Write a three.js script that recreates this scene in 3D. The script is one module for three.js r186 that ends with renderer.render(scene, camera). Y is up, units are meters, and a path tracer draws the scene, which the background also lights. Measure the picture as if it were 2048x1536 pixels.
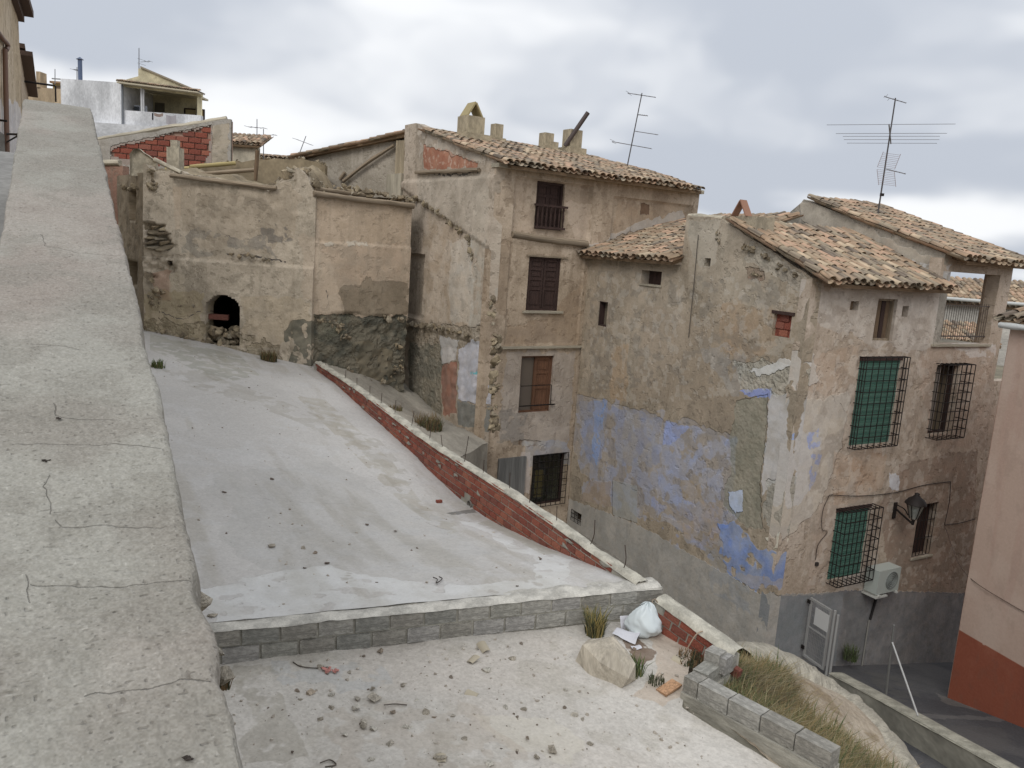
import * as THREE from 'three';
import { mergeGeometries } from 'three/addons/utils/BufferGeometryUtils.js';
import { ConvexGeometry } from 'three/addons/geometries/ConvexGeometry.js';

// ---------------------------------------------------------------- camera, sky, sun, exposure
const scene = new THREE.Scene();
const V3 = (x, y, z) => new THREE.Vector3(x, y, z);
const EYE = V3(0, 10, 0), FOCAL = 1600, PITCH = 9.6 * Math.PI / 180, ROLL = 3.9 * Math.PI / 180;
const FWD = V3(0, -Math.sin(PITCH), -Math.cos(PITCH));
const UP0 = V3(0, Math.cos(PITCH), -Math.sin(PITCH)), RIGHT0 = V3(1, 0, 0);
const CR = RIGHT0.clone().multiplyScalar(Math.cos(ROLL)).addScaledVector(UP0, Math.sin(ROLL));
const CU = UP0.clone().multiplyScalar(Math.cos(ROLL)).addScaledVector(RIGHT0, -Math.sin(ROLL));
const camera = new THREE.PerspectiveCamera(2 * Math.atan(768 / FOCAL) * 180 / Math.PI, 4 / 3, 0.05, 3000);
camera.position.copy(EYE);
camera.quaternion.setFromRotationMatrix(new THREE.Matrix4().makeBasis(CR, CU, FWD.clone().negate()));
camera.updateMatrixWorld(true);

const renderer = new THREE.WebGLRenderer({ antialias: true });
renderer.setSize(1024, 768);
renderer.toneMapping = THREE.LinearToneMapping;
renderer.toneMappingExposure = 1.07;
renderer.shadowMap.enabled = true;

// ---------------------------------------------------------------- noise
function mulberry(a) { return () => { a |= 0; a = a + 0x6D2B79F5 | 0; let t = Math.imul(a ^ a >>> 15, 1 | a); t = t + Math.imul(t ^ t >>> 7, 61 | t) ^ t; return ((t ^ t >>> 14) >>> 0) / 4294967296; }; }
const LAT = new Float32Array(65536); { const r = mulberry(77); for (let i = 0; i < 65536; i++) LAT[i] = r(); }
function vn(x, y) {
  const xi = Math.floor(x), yi = Math.floor(y), fx = x - xi, fy = y - yi;
  const sx = fx * fx * (3 - 2 * fx), sy = fy * fy * (3 - 2 * fy);
  const a = xi & 255, b = (xi + 1) & 255, c = (yi & 255) << 8, d = ((yi + 1) & 255) << 8;
  const p = LAT[a + c], q = LAT[b + c], r = LAT[a + d], s = LAT[b + d];
  return p + (q - p) * sx + (r - p) * sy + (p - q - r + s) * sx * sy;
}
function fbm(x, y, o = 4) { let s = 0, a = 0.5, t = 0; for (let i = 0; i < o; i++) { s += a * vn(x, y); t += a; a *= 0.5; x = x * 2.03 + 17.3; y = y * 2.03 + 9.1; } return s / t; }
const clamp = (x, a = 0, b = 1) => x < a ? a : x > b ? b : x;
const lerp = (a, b, t) => a + (b - a) * t;
const sstep = (a, b, x) => { const t = clamp((x - a) / (b - a)); return t * t * (3 - 2 * t); };
const mix3 = (a, b, t) => [a[0] + (b[0] - a[0]) * t, a[1] + (b[1] - a[1]) * t, a[2] + (b[2] - a[2]) * t];

// overcast sky: layered grey cloud with brighter breaks
{
  const W = 1024, H = 512, data = new Float32Array(W * H * 4);
  for (let j = 0; j < H; j++) {
    const el = ((j + 0.5) / H - 0.5) * Math.PI, y = Math.sin(el), c = Math.cos(el);
    for (let i = 0; i < W; i++) {
      const az = ((i + 0.5) / W - 0.5) * 2 * Math.PI, x = c * Math.cos(az), z = c * Math.sin(az);
      const k = 1 / (Math.max(y, 0) + 0.16);
      const px = x * k * 1.35 + 40.7, pz = z * k * 1.35 + 63.2;
      const wx = fbm(px * 0.9, pz * 0.9, 4), wz = fbm(px * 0.9 + 31, pz * 0.9 + 11, 4);
      const n = fbm(px * 0.75 + wx * 1.3, pz * 0.75 + wz * 1.3, 6);
      const n2 = fbm(px * 0.32 + 7, pz * 0.32 + 3, 3);
      let t = sstep(0.36, 0.65, n * 0.72 + n2 * 0.28);
      const dark = [0.50, 0.54, 0.61], light = [0.90, 0.915, 0.935];
      const col = mix3(dark, light, t);
      const g = y > 0 ? 1 + 0.22 * y : 0.55;
      const q = (j * W + i) * 4;
      data[q] = col[0] * g; data[q + 1] = col[1] * g; data[q + 2] = col[2] * g; data[q + 3] = 1;
    }
  }
  const sky = new THREE.DataTexture(data, W, H, THREE.RGBAFormat, THREE.FloatType);
  sky.mapping = THREE.EquirectangularReflectionMapping; sky.magFilter = THREE.LinearFilter; sky.minFilter = THREE.LinearFilter;
  sky.wrapS = THREE.RepeatWrapping; sky.colorSpace = THREE.LinearSRGBColorSpace; sky.needsUpdate = true;
  scene.background = sky; scene.environment = sky;
}
const sun = new THREE.DirectionalLight(new THREE.Color(1, 0.965, 0.91), 0.9);
sun.position.set(-16, 46, 26); sun.target.position.set(0, 6, -18);
sun.castShadow = true; sun.shadow.radius = 45; sun.shadow.mapSize.set(2048, 2048);
Object.assign(sun.shadow.camera, { left: -45, right: 45, top: 45, bottom: -45, near: 1, far: 140 });
scene.add(sun, sun.target);

// ---------------------------------------------------------------- pixel rays and wall planes (2048 x 1536 photo pixels)
function ray(px, py) { return FWD.clone().addScaledVector(CR, (px - 1024) / FOCAL).addScaledVector(CU, -(py - 768) / FOCAL); }
function atY(px, py, y) { const v = ray(px, py); return EYE.clone().addScaledVector(v, (y - EYE.y) / v.y); }
function atZ(px, py, z) { const v = ray(px, py); return EYE.clone().addScaledVector(v, z / v.z); }
class Plane {              // vertical plane: u runs to the right seen from outside, v is height, n points outwards
  constructor(ox, oz, ux, uz) { const l = Math.hypot(ux, uz); this.O = V3(ox, 0, oz); this.U = V3(ux / l, 0, uz / l); this.N = V3(-uz / l, 0, ux / l); this.Y = V3(0, 1, 0); }
  pt(u, v, n = 0) { return V3(this.O.x + this.U.x * u + this.N.x * n, v, this.O.z + this.U.z * u + this.N.z * n); }
  uv(px, py, n = 0) {
    const r = ray(px, py), o = this.pt(0, 0, n);
    const t = o.clone().sub(EYE).dot(this.N) / r.dot(this.N), P = EYE.clone().addScaledVector(r, t);
    return [P.clone().sub(this.O).dot(this.U), P.y];
  }
  poly(a) { const r = []; for (let i = 0; i < a.length; i += 2) r.push(this.uv(a[i], a[i + 1])); return r; }
  rect(x0, y0, x1, y1) { const a = this.uv(x0, y0), b = this.uv(x1, y1); return { u0: a[0], v1: a[1], u1: b[0], v0: b[1] }; }
  mat(u = 0, v = 0, n = 0) { return new THREE.Matrix4().makeBasis(this.U, this.Y, this.N).setPosition(this.pt(u, v, n)); }
  box(u0, v0, u1, v1, n0, n1) { const g = new THREE.BoxGeometry(u1 - u0, v1 - v0, n1 - n0); g.translate((u0 + u1) / 2, (v0 + v1) / 2, (n0 + n1) / 2); return g.applyMatrix4(this.mat()); }
}
function inPoly(p, x, y) { let c = false; for (let i = 0, j = p.length - 1; i < p.length; j = i++) { const a = p[i], b = p[j]; if ((a[1] > y) !== (b[1] > y) && x < (b[0] - a[0]) * (y - a[1]) / (b[1] - a[1]) + a[0]) c = !c; } return c; }

// ---------------------------------------------------------------- procedural textures
const HM = 0.06;           // height range of bump textures, metres either side
function surfaceTexture(W, H, u0, v0, u1, v1, base, patches = [], cracks = []) {
  const col = new Float32Array(W * H * 3), hh = new Float32Array(W * H);
  const du = (u1 - u0) / W, dv = (v1 - v0) / H;
  for (let j = 0; j < H; j++) for (let i = 0; i < W; i++) {
    const c = base(u0 + (i + 0.5) * du, v0 + (j + 0.5) * dv), q = j * W + i;
    col[q * 3] = c[0]; col[q * 3 + 1] = c[1]; col[q * 3 + 2] = c[2]; hh[q] = c[3] || 0;
  }
  const mean = [0, 0, 0]; for (let q = 0; q < W * H; q += 37) for (let k = 0; k < 3; k++) mean[k] += col[q * 3 + k]; { const n = Math.ceil(W * H / 37); for (let k = 0; k < 3; k++) mean[k] /= n; }
  let pi = 0;
  for (const P of patches) {
    pi += 13.7;
    let a0 = 1e9, b0 = 1e9, a1 = -1e9, b1 = -1e9; for (const [x, y] of P.p) { a0 = Math.min(a0, x); a1 = Math.max(a1, x); b0 = Math.min(b0, y); b1 = Math.max(b1, y); }
    const rag = P.rag ?? 0.1, fr = P.fr ?? 0.45 / Math.max(rag, 0.03);
    const i0 = Math.max(0, Math.floor((a0 - rag - u0) / du)), i1 = Math.min(W - 1, Math.ceil((a1 + rag - u0) / du));
    const j0 = Math.max(0, Math.floor((b0 - rag - v0) / dv)), j1 = Math.min(H - 1, Math.ceil((b1 + rag - v0) / dv));
    const c2 = P.c2 || P.c, a = P.a ?? 1;
    for (let j = j0; j <= j1; j++) for (let i = i0; i <= i1; i++) {
      const u = u0 + (i + 0.5) * du, v = v0 + (j + 0.5) * dv;
      let bk = 1; if (P.brk) { const f = P.bf || 5; bk = sstep(P.brk, P.brk + 0.09, fbm(u * f + pi, v * f + 3, 3)); if (bk <= 0) continue; }
      if (P.brk && rag >= 0.39) { if (!inPoly(P.p, u, v)) continue; } else {
      const wu = u + (fbm(u * fr + pi, v * fr, 3) - 0.5) * 2.4 * rag, wv = v + (fbm(u * fr, v * fr + pi + 5, 3) - 0.5) * 2.4 * rag;
      if (!inPoly(P.p, wu, wv)) continue; }
      const q = j * W + i, n = P.c2 ? fbm(u * 3 + pi, v * 3, 3) : 0, g = (vn(u * 90, v * 90) - 0.5) * (P.g ?? 10);
      const t = sstep(0.35, 0.65, n), al = a * bk * (0.78 + 0.22 * vn(u * 9 + pi, v * 9 + 2));
      for (let k = 0; k < 3; k++) col[q * 3 + k] = lerp(col[q * 3 + k], lerp(P.c[k], c2[k], t) + g + (col[q * 3 + k] - mean[k]) * 0.4, al);
      if (P.h !== undefined && bk > 0.4) hh[q] = P.h + (P.rel ? hh[q] : 0) + (fbm(u * 14, v * 14, 3) - 0.5) * (P.rough ?? 0.006);
    }
  }
  for (const C of cracks) {
    const p = C.p, w = C.w || 0.012;
    for (let k = 0; k + 1 < p.length; k++) {
      const L = Math.hypot(p[k + 1][0] - p[k][0], p[k + 1][1] - p[k][1]), st = Math.ceil(L / (Math.min(du, dv) * 0.5));
      for (let s = 0; s <= st; s++) {
        const t = s / st; let u = lerp(p[k][0], p[k + 1][0], t), v = lerp(p[k][1], p[k + 1][1], t);
        u += (fbm(u * 9 + 3, v * 9, 3) - 0.5) * (C.j ?? 0.12); v += (fbm(u * 9, v * 9 + 8, 3) - 0.5) * (C.j ?? 0.12);
        if (!C.solid && vn(u * 11 + 3, v * 11) < 0.36) continue; const ww = w * (0.2 + 0.8 * vn(u * 7, v * 7)), ri = Math.max(0, Math.floor(ww / 2 / du)), rj = Math.max(0, Math.floor(ww / 2 / dv));
        const h0 = 0, ci = Math.floor((u - u0) / du), cj = Math.floor((v - v0) / dv);
        for (let j = cj - rj; j <= cj + rj; j++) for (let i = ci - ri; i <= ci + ri; i++) if (i >= 0 && j >= 0 && i < W && j < H) {
          const q = j * W + i; for (let k2 = 0; k2 < 3; k2++) col[q * 3 + k2] = lerp(col[q * 3 + k2], C.c ? C.c[k2] : 84 - k2 * 6, (C.a ?? 0.6) * 0.5); hh[q] = Math.min(hh[q], h0 - (C.d ?? 0.005));
        }
      }
    }
  }
  if (base.wash) for (let q = 0; q < W * H; q++) { const l = col[q * 3] * 0.3 + col[q * 3 + 1] * 0.59 + col[q * 3 + 2] * 0.11; for (let k = 0; k < 3; k++) col[q * 3 + k] = lerp(col[q * 3 + k], l, 0.2) * [1.085, 1.082, 1.095][k]; }
  const cd = new Uint8Array(W * H * 4), bd = new Uint8Array(W * H * 4);
  for (let q = 0; q < W * H; q++) {
    for (let k = 0; k < 3; k++) cd[q * 4 + k] = clamp(col[q * 3 + k], 0, 255); cd[q * 4 + 3] = 255;
    const b = clamp((hh[q] + HM) / (2 * HM)) * 255; bd[q * 4] = bd[q * 4 + 1] = bd[q * 4 + 2] = b; bd[q * 4 + 3] = 255;
  }
  const mk = (d, cs) => { const t = new THREE.DataTexture(d, W, H, THREE.RGBAFormat); t.magFilter = THREE.LinearFilter; t.minFilter = THREE.LinearMipmapLinearFilter; t.generateMipmaps = true; t.wrapS = t.wrapT = THREE.RepeatWrapping; t.colorSpace = cs; t.needsUpdate = true; return t; };
  return new THREE.MeshStandardMaterial({ map: mk(cd, THREE.SRGBColorSpace), bumpMap: mk(bd, THREE.NoColorSpace), bumpScale: 2 * HM, roughness: 0.95, metalness: 0, side: THREE.DoubleSide });
}
// neutral mottled grain, shared by many materials and tinted by each
const GRAIN = {};
function noiseMat(W, sz, c1, c2, o = {}) {
  const wood = o.fv && o.fv < o.f / 2, f = o.f || 3, k = wood ? 'wood' : f < 2.6 ? 'broad' : f < 6 ? 'mid' : 'fine', rough = (o.h ?? 0.01) >= 0.03 ? 1 : 0, key = k + rough;
  if (!GRAIN[key]) { const F = { wood: 16, broad: 3, mid: 6, fine: 12 }[k], FV = wood ? 2 : F; GRAIN[key] = surfaceTexture(256, 256, 0, 0, 1, 1, (u, v) => { const per = (fn) => lerp(lerp(fn(u, v), fn(u - 1, v), u), lerp(fn(u, v - 1), fn(u - 1, v - 1), u), v); const t = sstep(0.36, 0.64, per((a, b) => fbm(a * F + 50, b * FV + 50, 4))), g = (vn(u * 110, v * (wood ? 12 : 110)) - 0.5) * 26 + (vn(u * 40, v * (wood ? 5 : 40)) - 0.5) * 16; const q = 196 + t * 38 + g; return [q, q, q, (per((a, b) => fbm(a * F * 2 + 20, b * FV * 2 + 20, 3)) - 0.5) * (rough ? 0.05 : 0.014)]; }); }
  const c = mix3(c1, c2, 0.5).map(x => Math.round(clamp(x * 1.16, 0, 255))), b = GRAIN[key];
  return new THREE.MeshStandardMaterial({ map: b.map, bumpMap: b.bumpMap, bumpScale: b.bumpScale, color: new THREE.Color(`rgb(${c.join(',')})`), roughness: 0.95, side: THREE.DoubleSide });
}
const flat = (r, g, b, rough = 0.8, extra = {}) => new THREE.MeshStandardMaterial({ color: new THREE.Color(`rgb(${r},${g},${b})`), roughness: rough, side: THREE.DoubleSide, ...extra });

// ---------------------------------------------------------------- object helpers
const used = {};
function numbered(n) { const k = used[n] = (used[n] ?? -1) + 1; return k ? `${n}_${String(k).padStart(3, '0')}` : n; }
function tag(o, label, category, group, kind) { o.userData.label = label; o.userData.category = category; if (group) o.userData.group = group; if (kind) o.userData.kind = kind; return o; }
function thing(name, base, label, category, group) { const g = new THREE.Group(); g.name = numbered(name); g.position.copy(base); scene.add(g); return tag(g, label, category, group); }
function merged(geos) { if (!Array.isArray(geos)) return geos; if (geos.length === 1) return geos[0]; return mergeGeometries(geos.map(g => { const h = g.index ? g.toNonIndexed() : g; for (const k of Object.keys(h.attributes)) if (!['position', 'normal', 'uv'].includes(k)) h.deleteAttribute(k); if (!h.attributes.uv) h.setAttribute('uv', new THREE.BufferAttribute(new Float32Array(h.attributes.position.count * 2), 2)); return h; })); }
function shade(m) { m.castShadow = m.receiveShadow = true; return m; }
// a part: geometry in world coordinates, hung under its thing (or, as a sub-part, under a part)
function part(name, geos, mat, parent) { const m = shade(new THREE.Mesh(merged(geos), mat)); m.name = name; parent.add(m); if (parent.isGroup) m.position.copy(parent.position).negate(); return m; }
function single(name, geos, mat, label, category, group) { const g = merged(geos); g.computeBoundingBox(); const b = g.boundingBox, c = V3((b.min.x + b.max.x) / 2, b.min.y, (b.min.z + b.max.z) / 2); g.translate(-c.x, -c.y, -c.z); const m = shade(new THREE.Mesh(g, mat)); m.name = numbered(name); m.position.copy(c); scene.add(m); return tag(m, label, category, group); }
function structure(name, geo, mat) { const m = shade(new THREE.Mesh(geo, mat)); m.name = numbered(name); m.userData.kind = 'structure'; scene.add(m); return m; }
function rod(a, b, r, r2 = r, seg = 6) { const d = b.clone().sub(a), l = d.length(); const g = new THREE.CylinderGeometry(r2, r, l, seg); g.translate(0, l / 2, 0); g.applyQuaternion(new THREE.Quaternion().setFromUnitVectors(V3(0, 1, 0), d.normalize())); return g.translate(a.x, a.y, a.z); }
function tube(pts, r, seg = 24, rs = 6) { return new THREE.TubeGeometry(new THREE.CatmullRomCurve3(pts), seg, r, rs); }
function bar(a, b, w, h, up = V3(0, 1, 0)) { const d = b.clone().sub(a), l = d.length(); const X = d.clone().normalize(), Z = X.clone().cross(up).normalize(), Y = Z.clone().cross(X); const g = new THREE.BoxGeometry(l, h, w); g.applyMatrix4(new THREE.Matrix4().makeBasis(X, Y, Z).setPosition(a.clone().add(b).multiplyScalar(0.5))); return g; }
function log(a, b, r, seed = 1, r2 = r) {      // uneven timber
  const d = b.clone().sub(a), l = d.length(), n = Math.max(8, Math.round(l / 0.12)), g = new THREE.CylinderGeometry(1, 1, l, 9, n);
  const p = g.attributes.position; for (let i = 0; i < p.count; i++) { const y = p.getY(i) / l + 0.5, an = Math.atan2(p.getZ(i), p.getX(i)), q = Math.hypot(p.getX(i), p.getZ(i)); const rr = lerp(r, r2, y) * q * (0.82 + 0.36 * vn(y * l * 3 + seed * 9, an * 1.3 + 5)); p.setXYZ(i, Math.cos(an) * rr + (fbm(y * l * 0.8 + seed, 3, 2) - 0.5) * r * 0.9, p.getY(i) + l / 2, Math.sin(an) * rr + (fbm(y * l * 0.8 + seed, 9, 2) - 0.5) * r * 0.9); }
  g.computeVertexNormals(); g.applyQuaternion(new THREE.Quaternion().setFromUnitVectors(V3(0, 1, 0), d.normalize())); return g.translate(a.x, a.y, a.z);
}
// wall sheet with real relief: a grid snapped to its openings, thickness behind its edges
function reliefWall(pl, o) {
  const { u0, u1, v0, v1, cell = 0.06, thick = 0.3, holes = [], top, inside, hf = () => 0 } = o;
  const lines = (a, b, snaps) => { const n = Math.max(1, Math.round((b - a) / cell)), r = []; for (let i = 0; i <= n; i++) r.push(a + (b - a) * i / n); const sn = snaps.filter(s => s > a + 1e-4 && s < b - 1e-4).sort((x, y) => x - y); const keep = r.filter((x, i) => i === 0 || i === r.length - 1 || !sn.some(s => Math.abs(s - x) < cell * 0.45)); const all = keep.concat(sn).sort((x, y) => x - y), out = []; for (const x of all) if (!out.length || x - out[out.length - 1] > 0.004) out.push(x); return out; };
  const su = [...(o.su || [])], sv = [...(o.sv || [])]; for (const h of holes) { su.push(h.u0, h.u1); sv.push(h.v0, h.v1); }
  const us = lines(u0, u1, su), vs = lines(v0, v1, sv), nu = us.length, nv = vs.length;
  const pos = [], uvs = [], idx = []; const tb = o.tex || [u0, v0, u1, v1];
  const W = new Float32Array(nu * nv * 2);
  for (let j = 0; j < nv; j++) for (let i = 0; i < nu; i++) {
    const u = us[i]; let v = vs[j]; if (top) v = Math.min(v, top(u));
    W[(j * nu + i) * 2] = u; W[(j * nu + i) * 2 + 1] = v;
    const p = pl.pt(u, v, hf(u, v)); pos.push(p.x, p.y, p.z); uvs.push((u - tb[0]) / (tb[2] - tb[0]), (v - tb[1]) / (tb[3] - tb[1]));
  }
  const keep = (i, j) => { if (i < 0 || j < 0 || i >= nu - 1 || j >= nv - 1) return false; const u = (us[i] + us[i + 1]) / 2, v = (vs[j] + vs[j + 1]) / 2; if (top && vs[j] >= Math.max(top(us[i]), top(us[i + 1])) - 1e-5) return false; for (const h of holes) if (u > h.u0 && u < h.u1 && v > h.v0 && v < h.v1 && (!h.test || h.test(u, v))) return false; return !inside || inside(u, v); };
  const sp = [], suv = [];
  for (let j = 0; j < nv - 1; j++) for (let i = 0; i < nu - 1; i++) {
    if (!keep(i, j)) continue;
    const a = j * nu + i, b = a + 1, c = a + nu, d = c + 1; idx.push(a, b, d, a, d, c);
    for (const [di, dj, e, f] of [[-1, 0, c, a], [1, 0, b, d], [0, -1, a, b], [0, 1, d, c]]) if (!keep(i + di, j + dj)) {
      const q = [e, f].map(k => [W[k * 2], W[k * 2 + 1], hf(W[k * 2], W[k * 2 + 1])]);
      const A = pl.pt(q[0][0], q[0][1], q[0][2]), B = pl.pt(q[1][0], q[1][1], q[1][2]), C = pl.pt(q[1][0], q[1][1], -thick), D = pl.pt(q[0][0], q[0][1], -thick);
      for (const P of [A, B, C, A, C, D]) sp.push(P.x, P.y, P.z);
      const t = q.map(k => [(k[0] - tb[0]) / (tb[2] - tb[0]), (k[1] - tb[1]) / (tb[3] - tb[1])]), s = 0.3 / (tb[3] - tb[1]), ex = (dj !== 0) ? [0, -s * dj] : [-s * di, 0];
      for (const k of [t[0], t[1], [t[1][0] + ex[0], t[1][1] + ex[1]], t[0], [t[1][0] + ex[0], t[1][1] + ex[1]], [t[0][0] + ex[0], t[0][1] + ex[1]]]) suv.push(k[0], k[1]);
    }
  }
  const g = new THREE.BufferGeometry(); g.setAttribute('position', new THREE.Float32BufferAttribute(pos, 3)); g.setAttribute('uv', new THREE.Float32BufferAttribute(uvs, 2)); g.setIndex(idx); g.computeVertexNormals();
  const h = new THREE.BufferGeometry(); h.setAttribute('position', new THREE.Float32BufferAttribute(sp, 3)); h.setAttribute('uv', new THREE.Float32BufferAttribute(suv, 2)); h.computeVertexNormals();
  return mergeGeometries([g.toNonIndexed(), h]);
}
// ground sheet from a height function over a mapped quad
function sheet(nu, nv, map, uvf) {
  const pos = [], uv = [], idx = [];
  for (let j = 0; j <= nv; j++) for (let i = 0; i <= nu; i++) { const p = map(i / nu, j / nv); pos.push(p.x, p.y, p.z); const t = uvf(p, i / nu, j / nv); uv.push(t[0], t[1]); }
  for (let j = 0; j < nv; j++) for (let i = 0; i < nu; i++) { const a = j * (nu + 1) + i, b = a + 1, c = a + nu + 1, d = c + 1; idx.push(a, b, d, a, d, c); }
  const g = new THREE.BufferGeometry(); g.setAttribute('position', new THREE.Float32BufferAttribute(pos, 3)); g.setAttribute('uv', new THREE.Float32BufferAttribute(uv, 2)); g.setIndex(idx); g.computeVertexNormals(); return g;
}
// angular stones, shared
const STONES = []; { const r = mulberry(5); for (let k = 0; k < 10; k++) { const p = []; for (let i = 0; i < 13; i++) { const a = r() * 6.283, b = Math.acos(2 * r() - 1), q = 0.42 + 0.13 * r(); p.push(V3(Math.sin(b) * Math.cos(a) * q, Math.cos(b) * q * 0.75, Math.sin(b) * Math.sin(a) * q)); } const g = new ConvexGeometry(p); const uv = new Float32Array(g.attributes.position.count * 2); for (let i = 0; i < g.attributes.position.count; i++) { uv[i * 2] = g.attributes.position.getX(i) + g.attributes.position.getY(i) * 0.5; uv[i * 2 + 1] = g.attributes.position.getZ(i) + g.attributes.position.getY(i) * 0.6; } g.setAttribute('uv', new THREE.BufferAttribute(uv, 2)); STONES.push(g); } }
function placeShared(name, geo, mat, parent, p, q, s) { const m = shade(new THREE.Mesh(geo, mat)); m.name = name; m.position.copy(p); if (parent.isGroup) m.position.sub(parent.position); if (q) m.quaternion.copy(q); if (s) m.scale.copy(s); parent.add(m); return m; }
const rq = (r) => new THREE.Quaternion().setFromEuler(new THREE.Euler(r() * 6.28, r() * 6.28, r() * 6.28));

// ---------------------------------------------------------------- roof tiles: half-round clay tiles, one mesh each for the 300 nearest of a roof
const TILE_MAT = new THREE.MeshStandardMaterial({ vertexColors: true, roughness: 0.95, side: THREE.DoubleSide });
function tileGeo(seed, cols, flip) {
  const r = mulberry(seed), L = 0.43, n = 6, pos = [], col = [], idx = [];
  const c0 = cols[Math.floor(r() * cols.length)], lich = r();
  const push = (x, y, z, dk) => { pos.push(x, y, z); const t = 0.82 + 0.36 * r(); let c = [c0[0] * t, c0[1] * t, c0[2] * t]; if (lich > 0.4 && r() < 0.5) c = mix3(c, [176, 161, 136], 0.6); if (lich < 0.3 && r() < 0.35) c = mix3(c, [84, 78, 64], 0.7); const k = new THREE.Color(`rgb(${c.map(q => Math.round(clamp(q, 0, 255))).join(',')})`); col.push(k.r, k.g, k.b); };
  const zs = [0, -L * 0.5, -L];
  for (const [off] of [[0], [0.016]]) for (const z of zs) for (let i = 0; i <= n; i++) {
    const a = Math.PI * (i / n), w = lerp(0.104, 0.082, -z / L) - off, h = lerp(0.078, 0.062, -z / L) - off;
    push(-Math.cos(a) * w, (flip ? -1 : 1) * Math.sin(a) * h, z);
  }
  const B = 3 * (n + 1);
  for (let k = 0; k < 2; k++) for (let i = 0; i < n; i++) { const a = k * (n + 1) + i, b = a + 1, c = a + n + 1, d = c + 1; idx.push(a, b, d, a, d, c, B + a, B + d, B + b, B + a, B + c, B + d); }
  for (let i = 0; i < n; i++) idx.push(i, B + i, B + i + 1, i, B + i + 1, i + 1);
  const g = new THREE.BufferGeometry(); g.setAttribute('position', new THREE.Float32BufferAttribute(pos, 3)); g.setAttribute('color', new THREE.Float32BufferAttribute(col, 3)); g.setIndex(idx); g.computeVertexNormals(); return g;
}
const TILE_COLS = [[172, 150, 125], [157, 133, 110], [180, 160, 135], [146, 127, 107], [160, 131, 109], [128, 115, 100], [170, 140, 117], [154, 142, 124], [110, 98, 86]];
const COVERS = [], CHANNELS = []; for (let i = 0; i < 14; i++) { COVERS.push(tileGeo(100 + i, TILE_COLS, false)); if (i < 6) CHANNELS.push(tileGeo(200 + i, TILE_COLS.slice(3), true)); }
function tileRoof(roof, E0, A, S, LA, LS, o = {}) {
  const pitch = o.pitch || 0.225, ex = o.ex || 0.31, r = mulberry(o.seed || 1), N = S.clone().cross(A).multiplyScalar(-1).normalize(); if (N.y < 0) N.negate();
  const Z = A.clone().cross(N).normalize(), list = [];
  const nc = Math.round(LA / pitch), nr = Math.round(LS / ex);
  const jit = (o.jit ?? 1) * 1.5;
  for (let i = 0; i <= nc; i++) for (let j = 0; j < nr; j++) for (const ch of [0, 1]) {
    if (!ch && i === nc) continue;
    const a = ch ? i * pitch : (i + 0.5) * pitch, s = j * ex; if (o.inside && !o.inside(a, s + 0.15)) continue;
    const a2 = a + (r() - 0.5) * 0.035 * jit + Math.sin(j * 0.7 + i * 0.31) * 0.01, s2 = s + (r() - 0.5) * 0.07 * jit;
    const sag = (fbm(a * 0.5 + (o.seed || 1) * 7, s * 0.5, 2) - 0.5) * 0.1;
    const p = E0.clone().addScaledVector(A, a2).addScaledVector(S, s2).addScaledVector(N, (ch ? 0.075 : 0.085) + 0.02 + sag);
    const tilt = new THREE.Quaternion().setFromAxisAngle(A, -0.022 + (r() - 0.5) * 0.04 * jit), yaw = new THREE.Quaternion().setFromAxisAngle(N, (r() - 0.5) * 0.13 * jit);
    const q = new THREE.Quaternion().setFromRotationMatrix(new THREE.Matrix4().makeBasis(A, N, Z)); q.premultiply(tilt).premultiply(yaw);
    const g = ch ? CHANNELS[Math.floor(r() * CHANNELS.length)] : COVERS[Math.floor(r() * COVERS.length)];
    list.push({ p, q, g, d: p.distanceTo(EYE) + (ch ? (j === 0 ? 1 : 6) : 0) });
  }
  list.sort((x, y) => x.d - y.d);
  list.slice(0, 300).forEach(t => { const m = shade(new THREE.Mesh(t.g, TILE_MAT)); m.name = 'roof_tile'; m.position.copy(t.p); m.quaternion.copy(t.q); roof.add(m); });
  const rest = list.slice(300);
  if (rest.length) { const gs = rest.map(t => t.g.clone().applyQuaternion(t.q).translate(t.p.x, t.p.y, t.p.z)); const m = shade(new THREE.Mesh(mergeGeometries(gs), TILE_MAT)); m.name = 'roof_tiles'; m.userData.kind = 'stuff'; roof.add(m); }
  return N;
}

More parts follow.
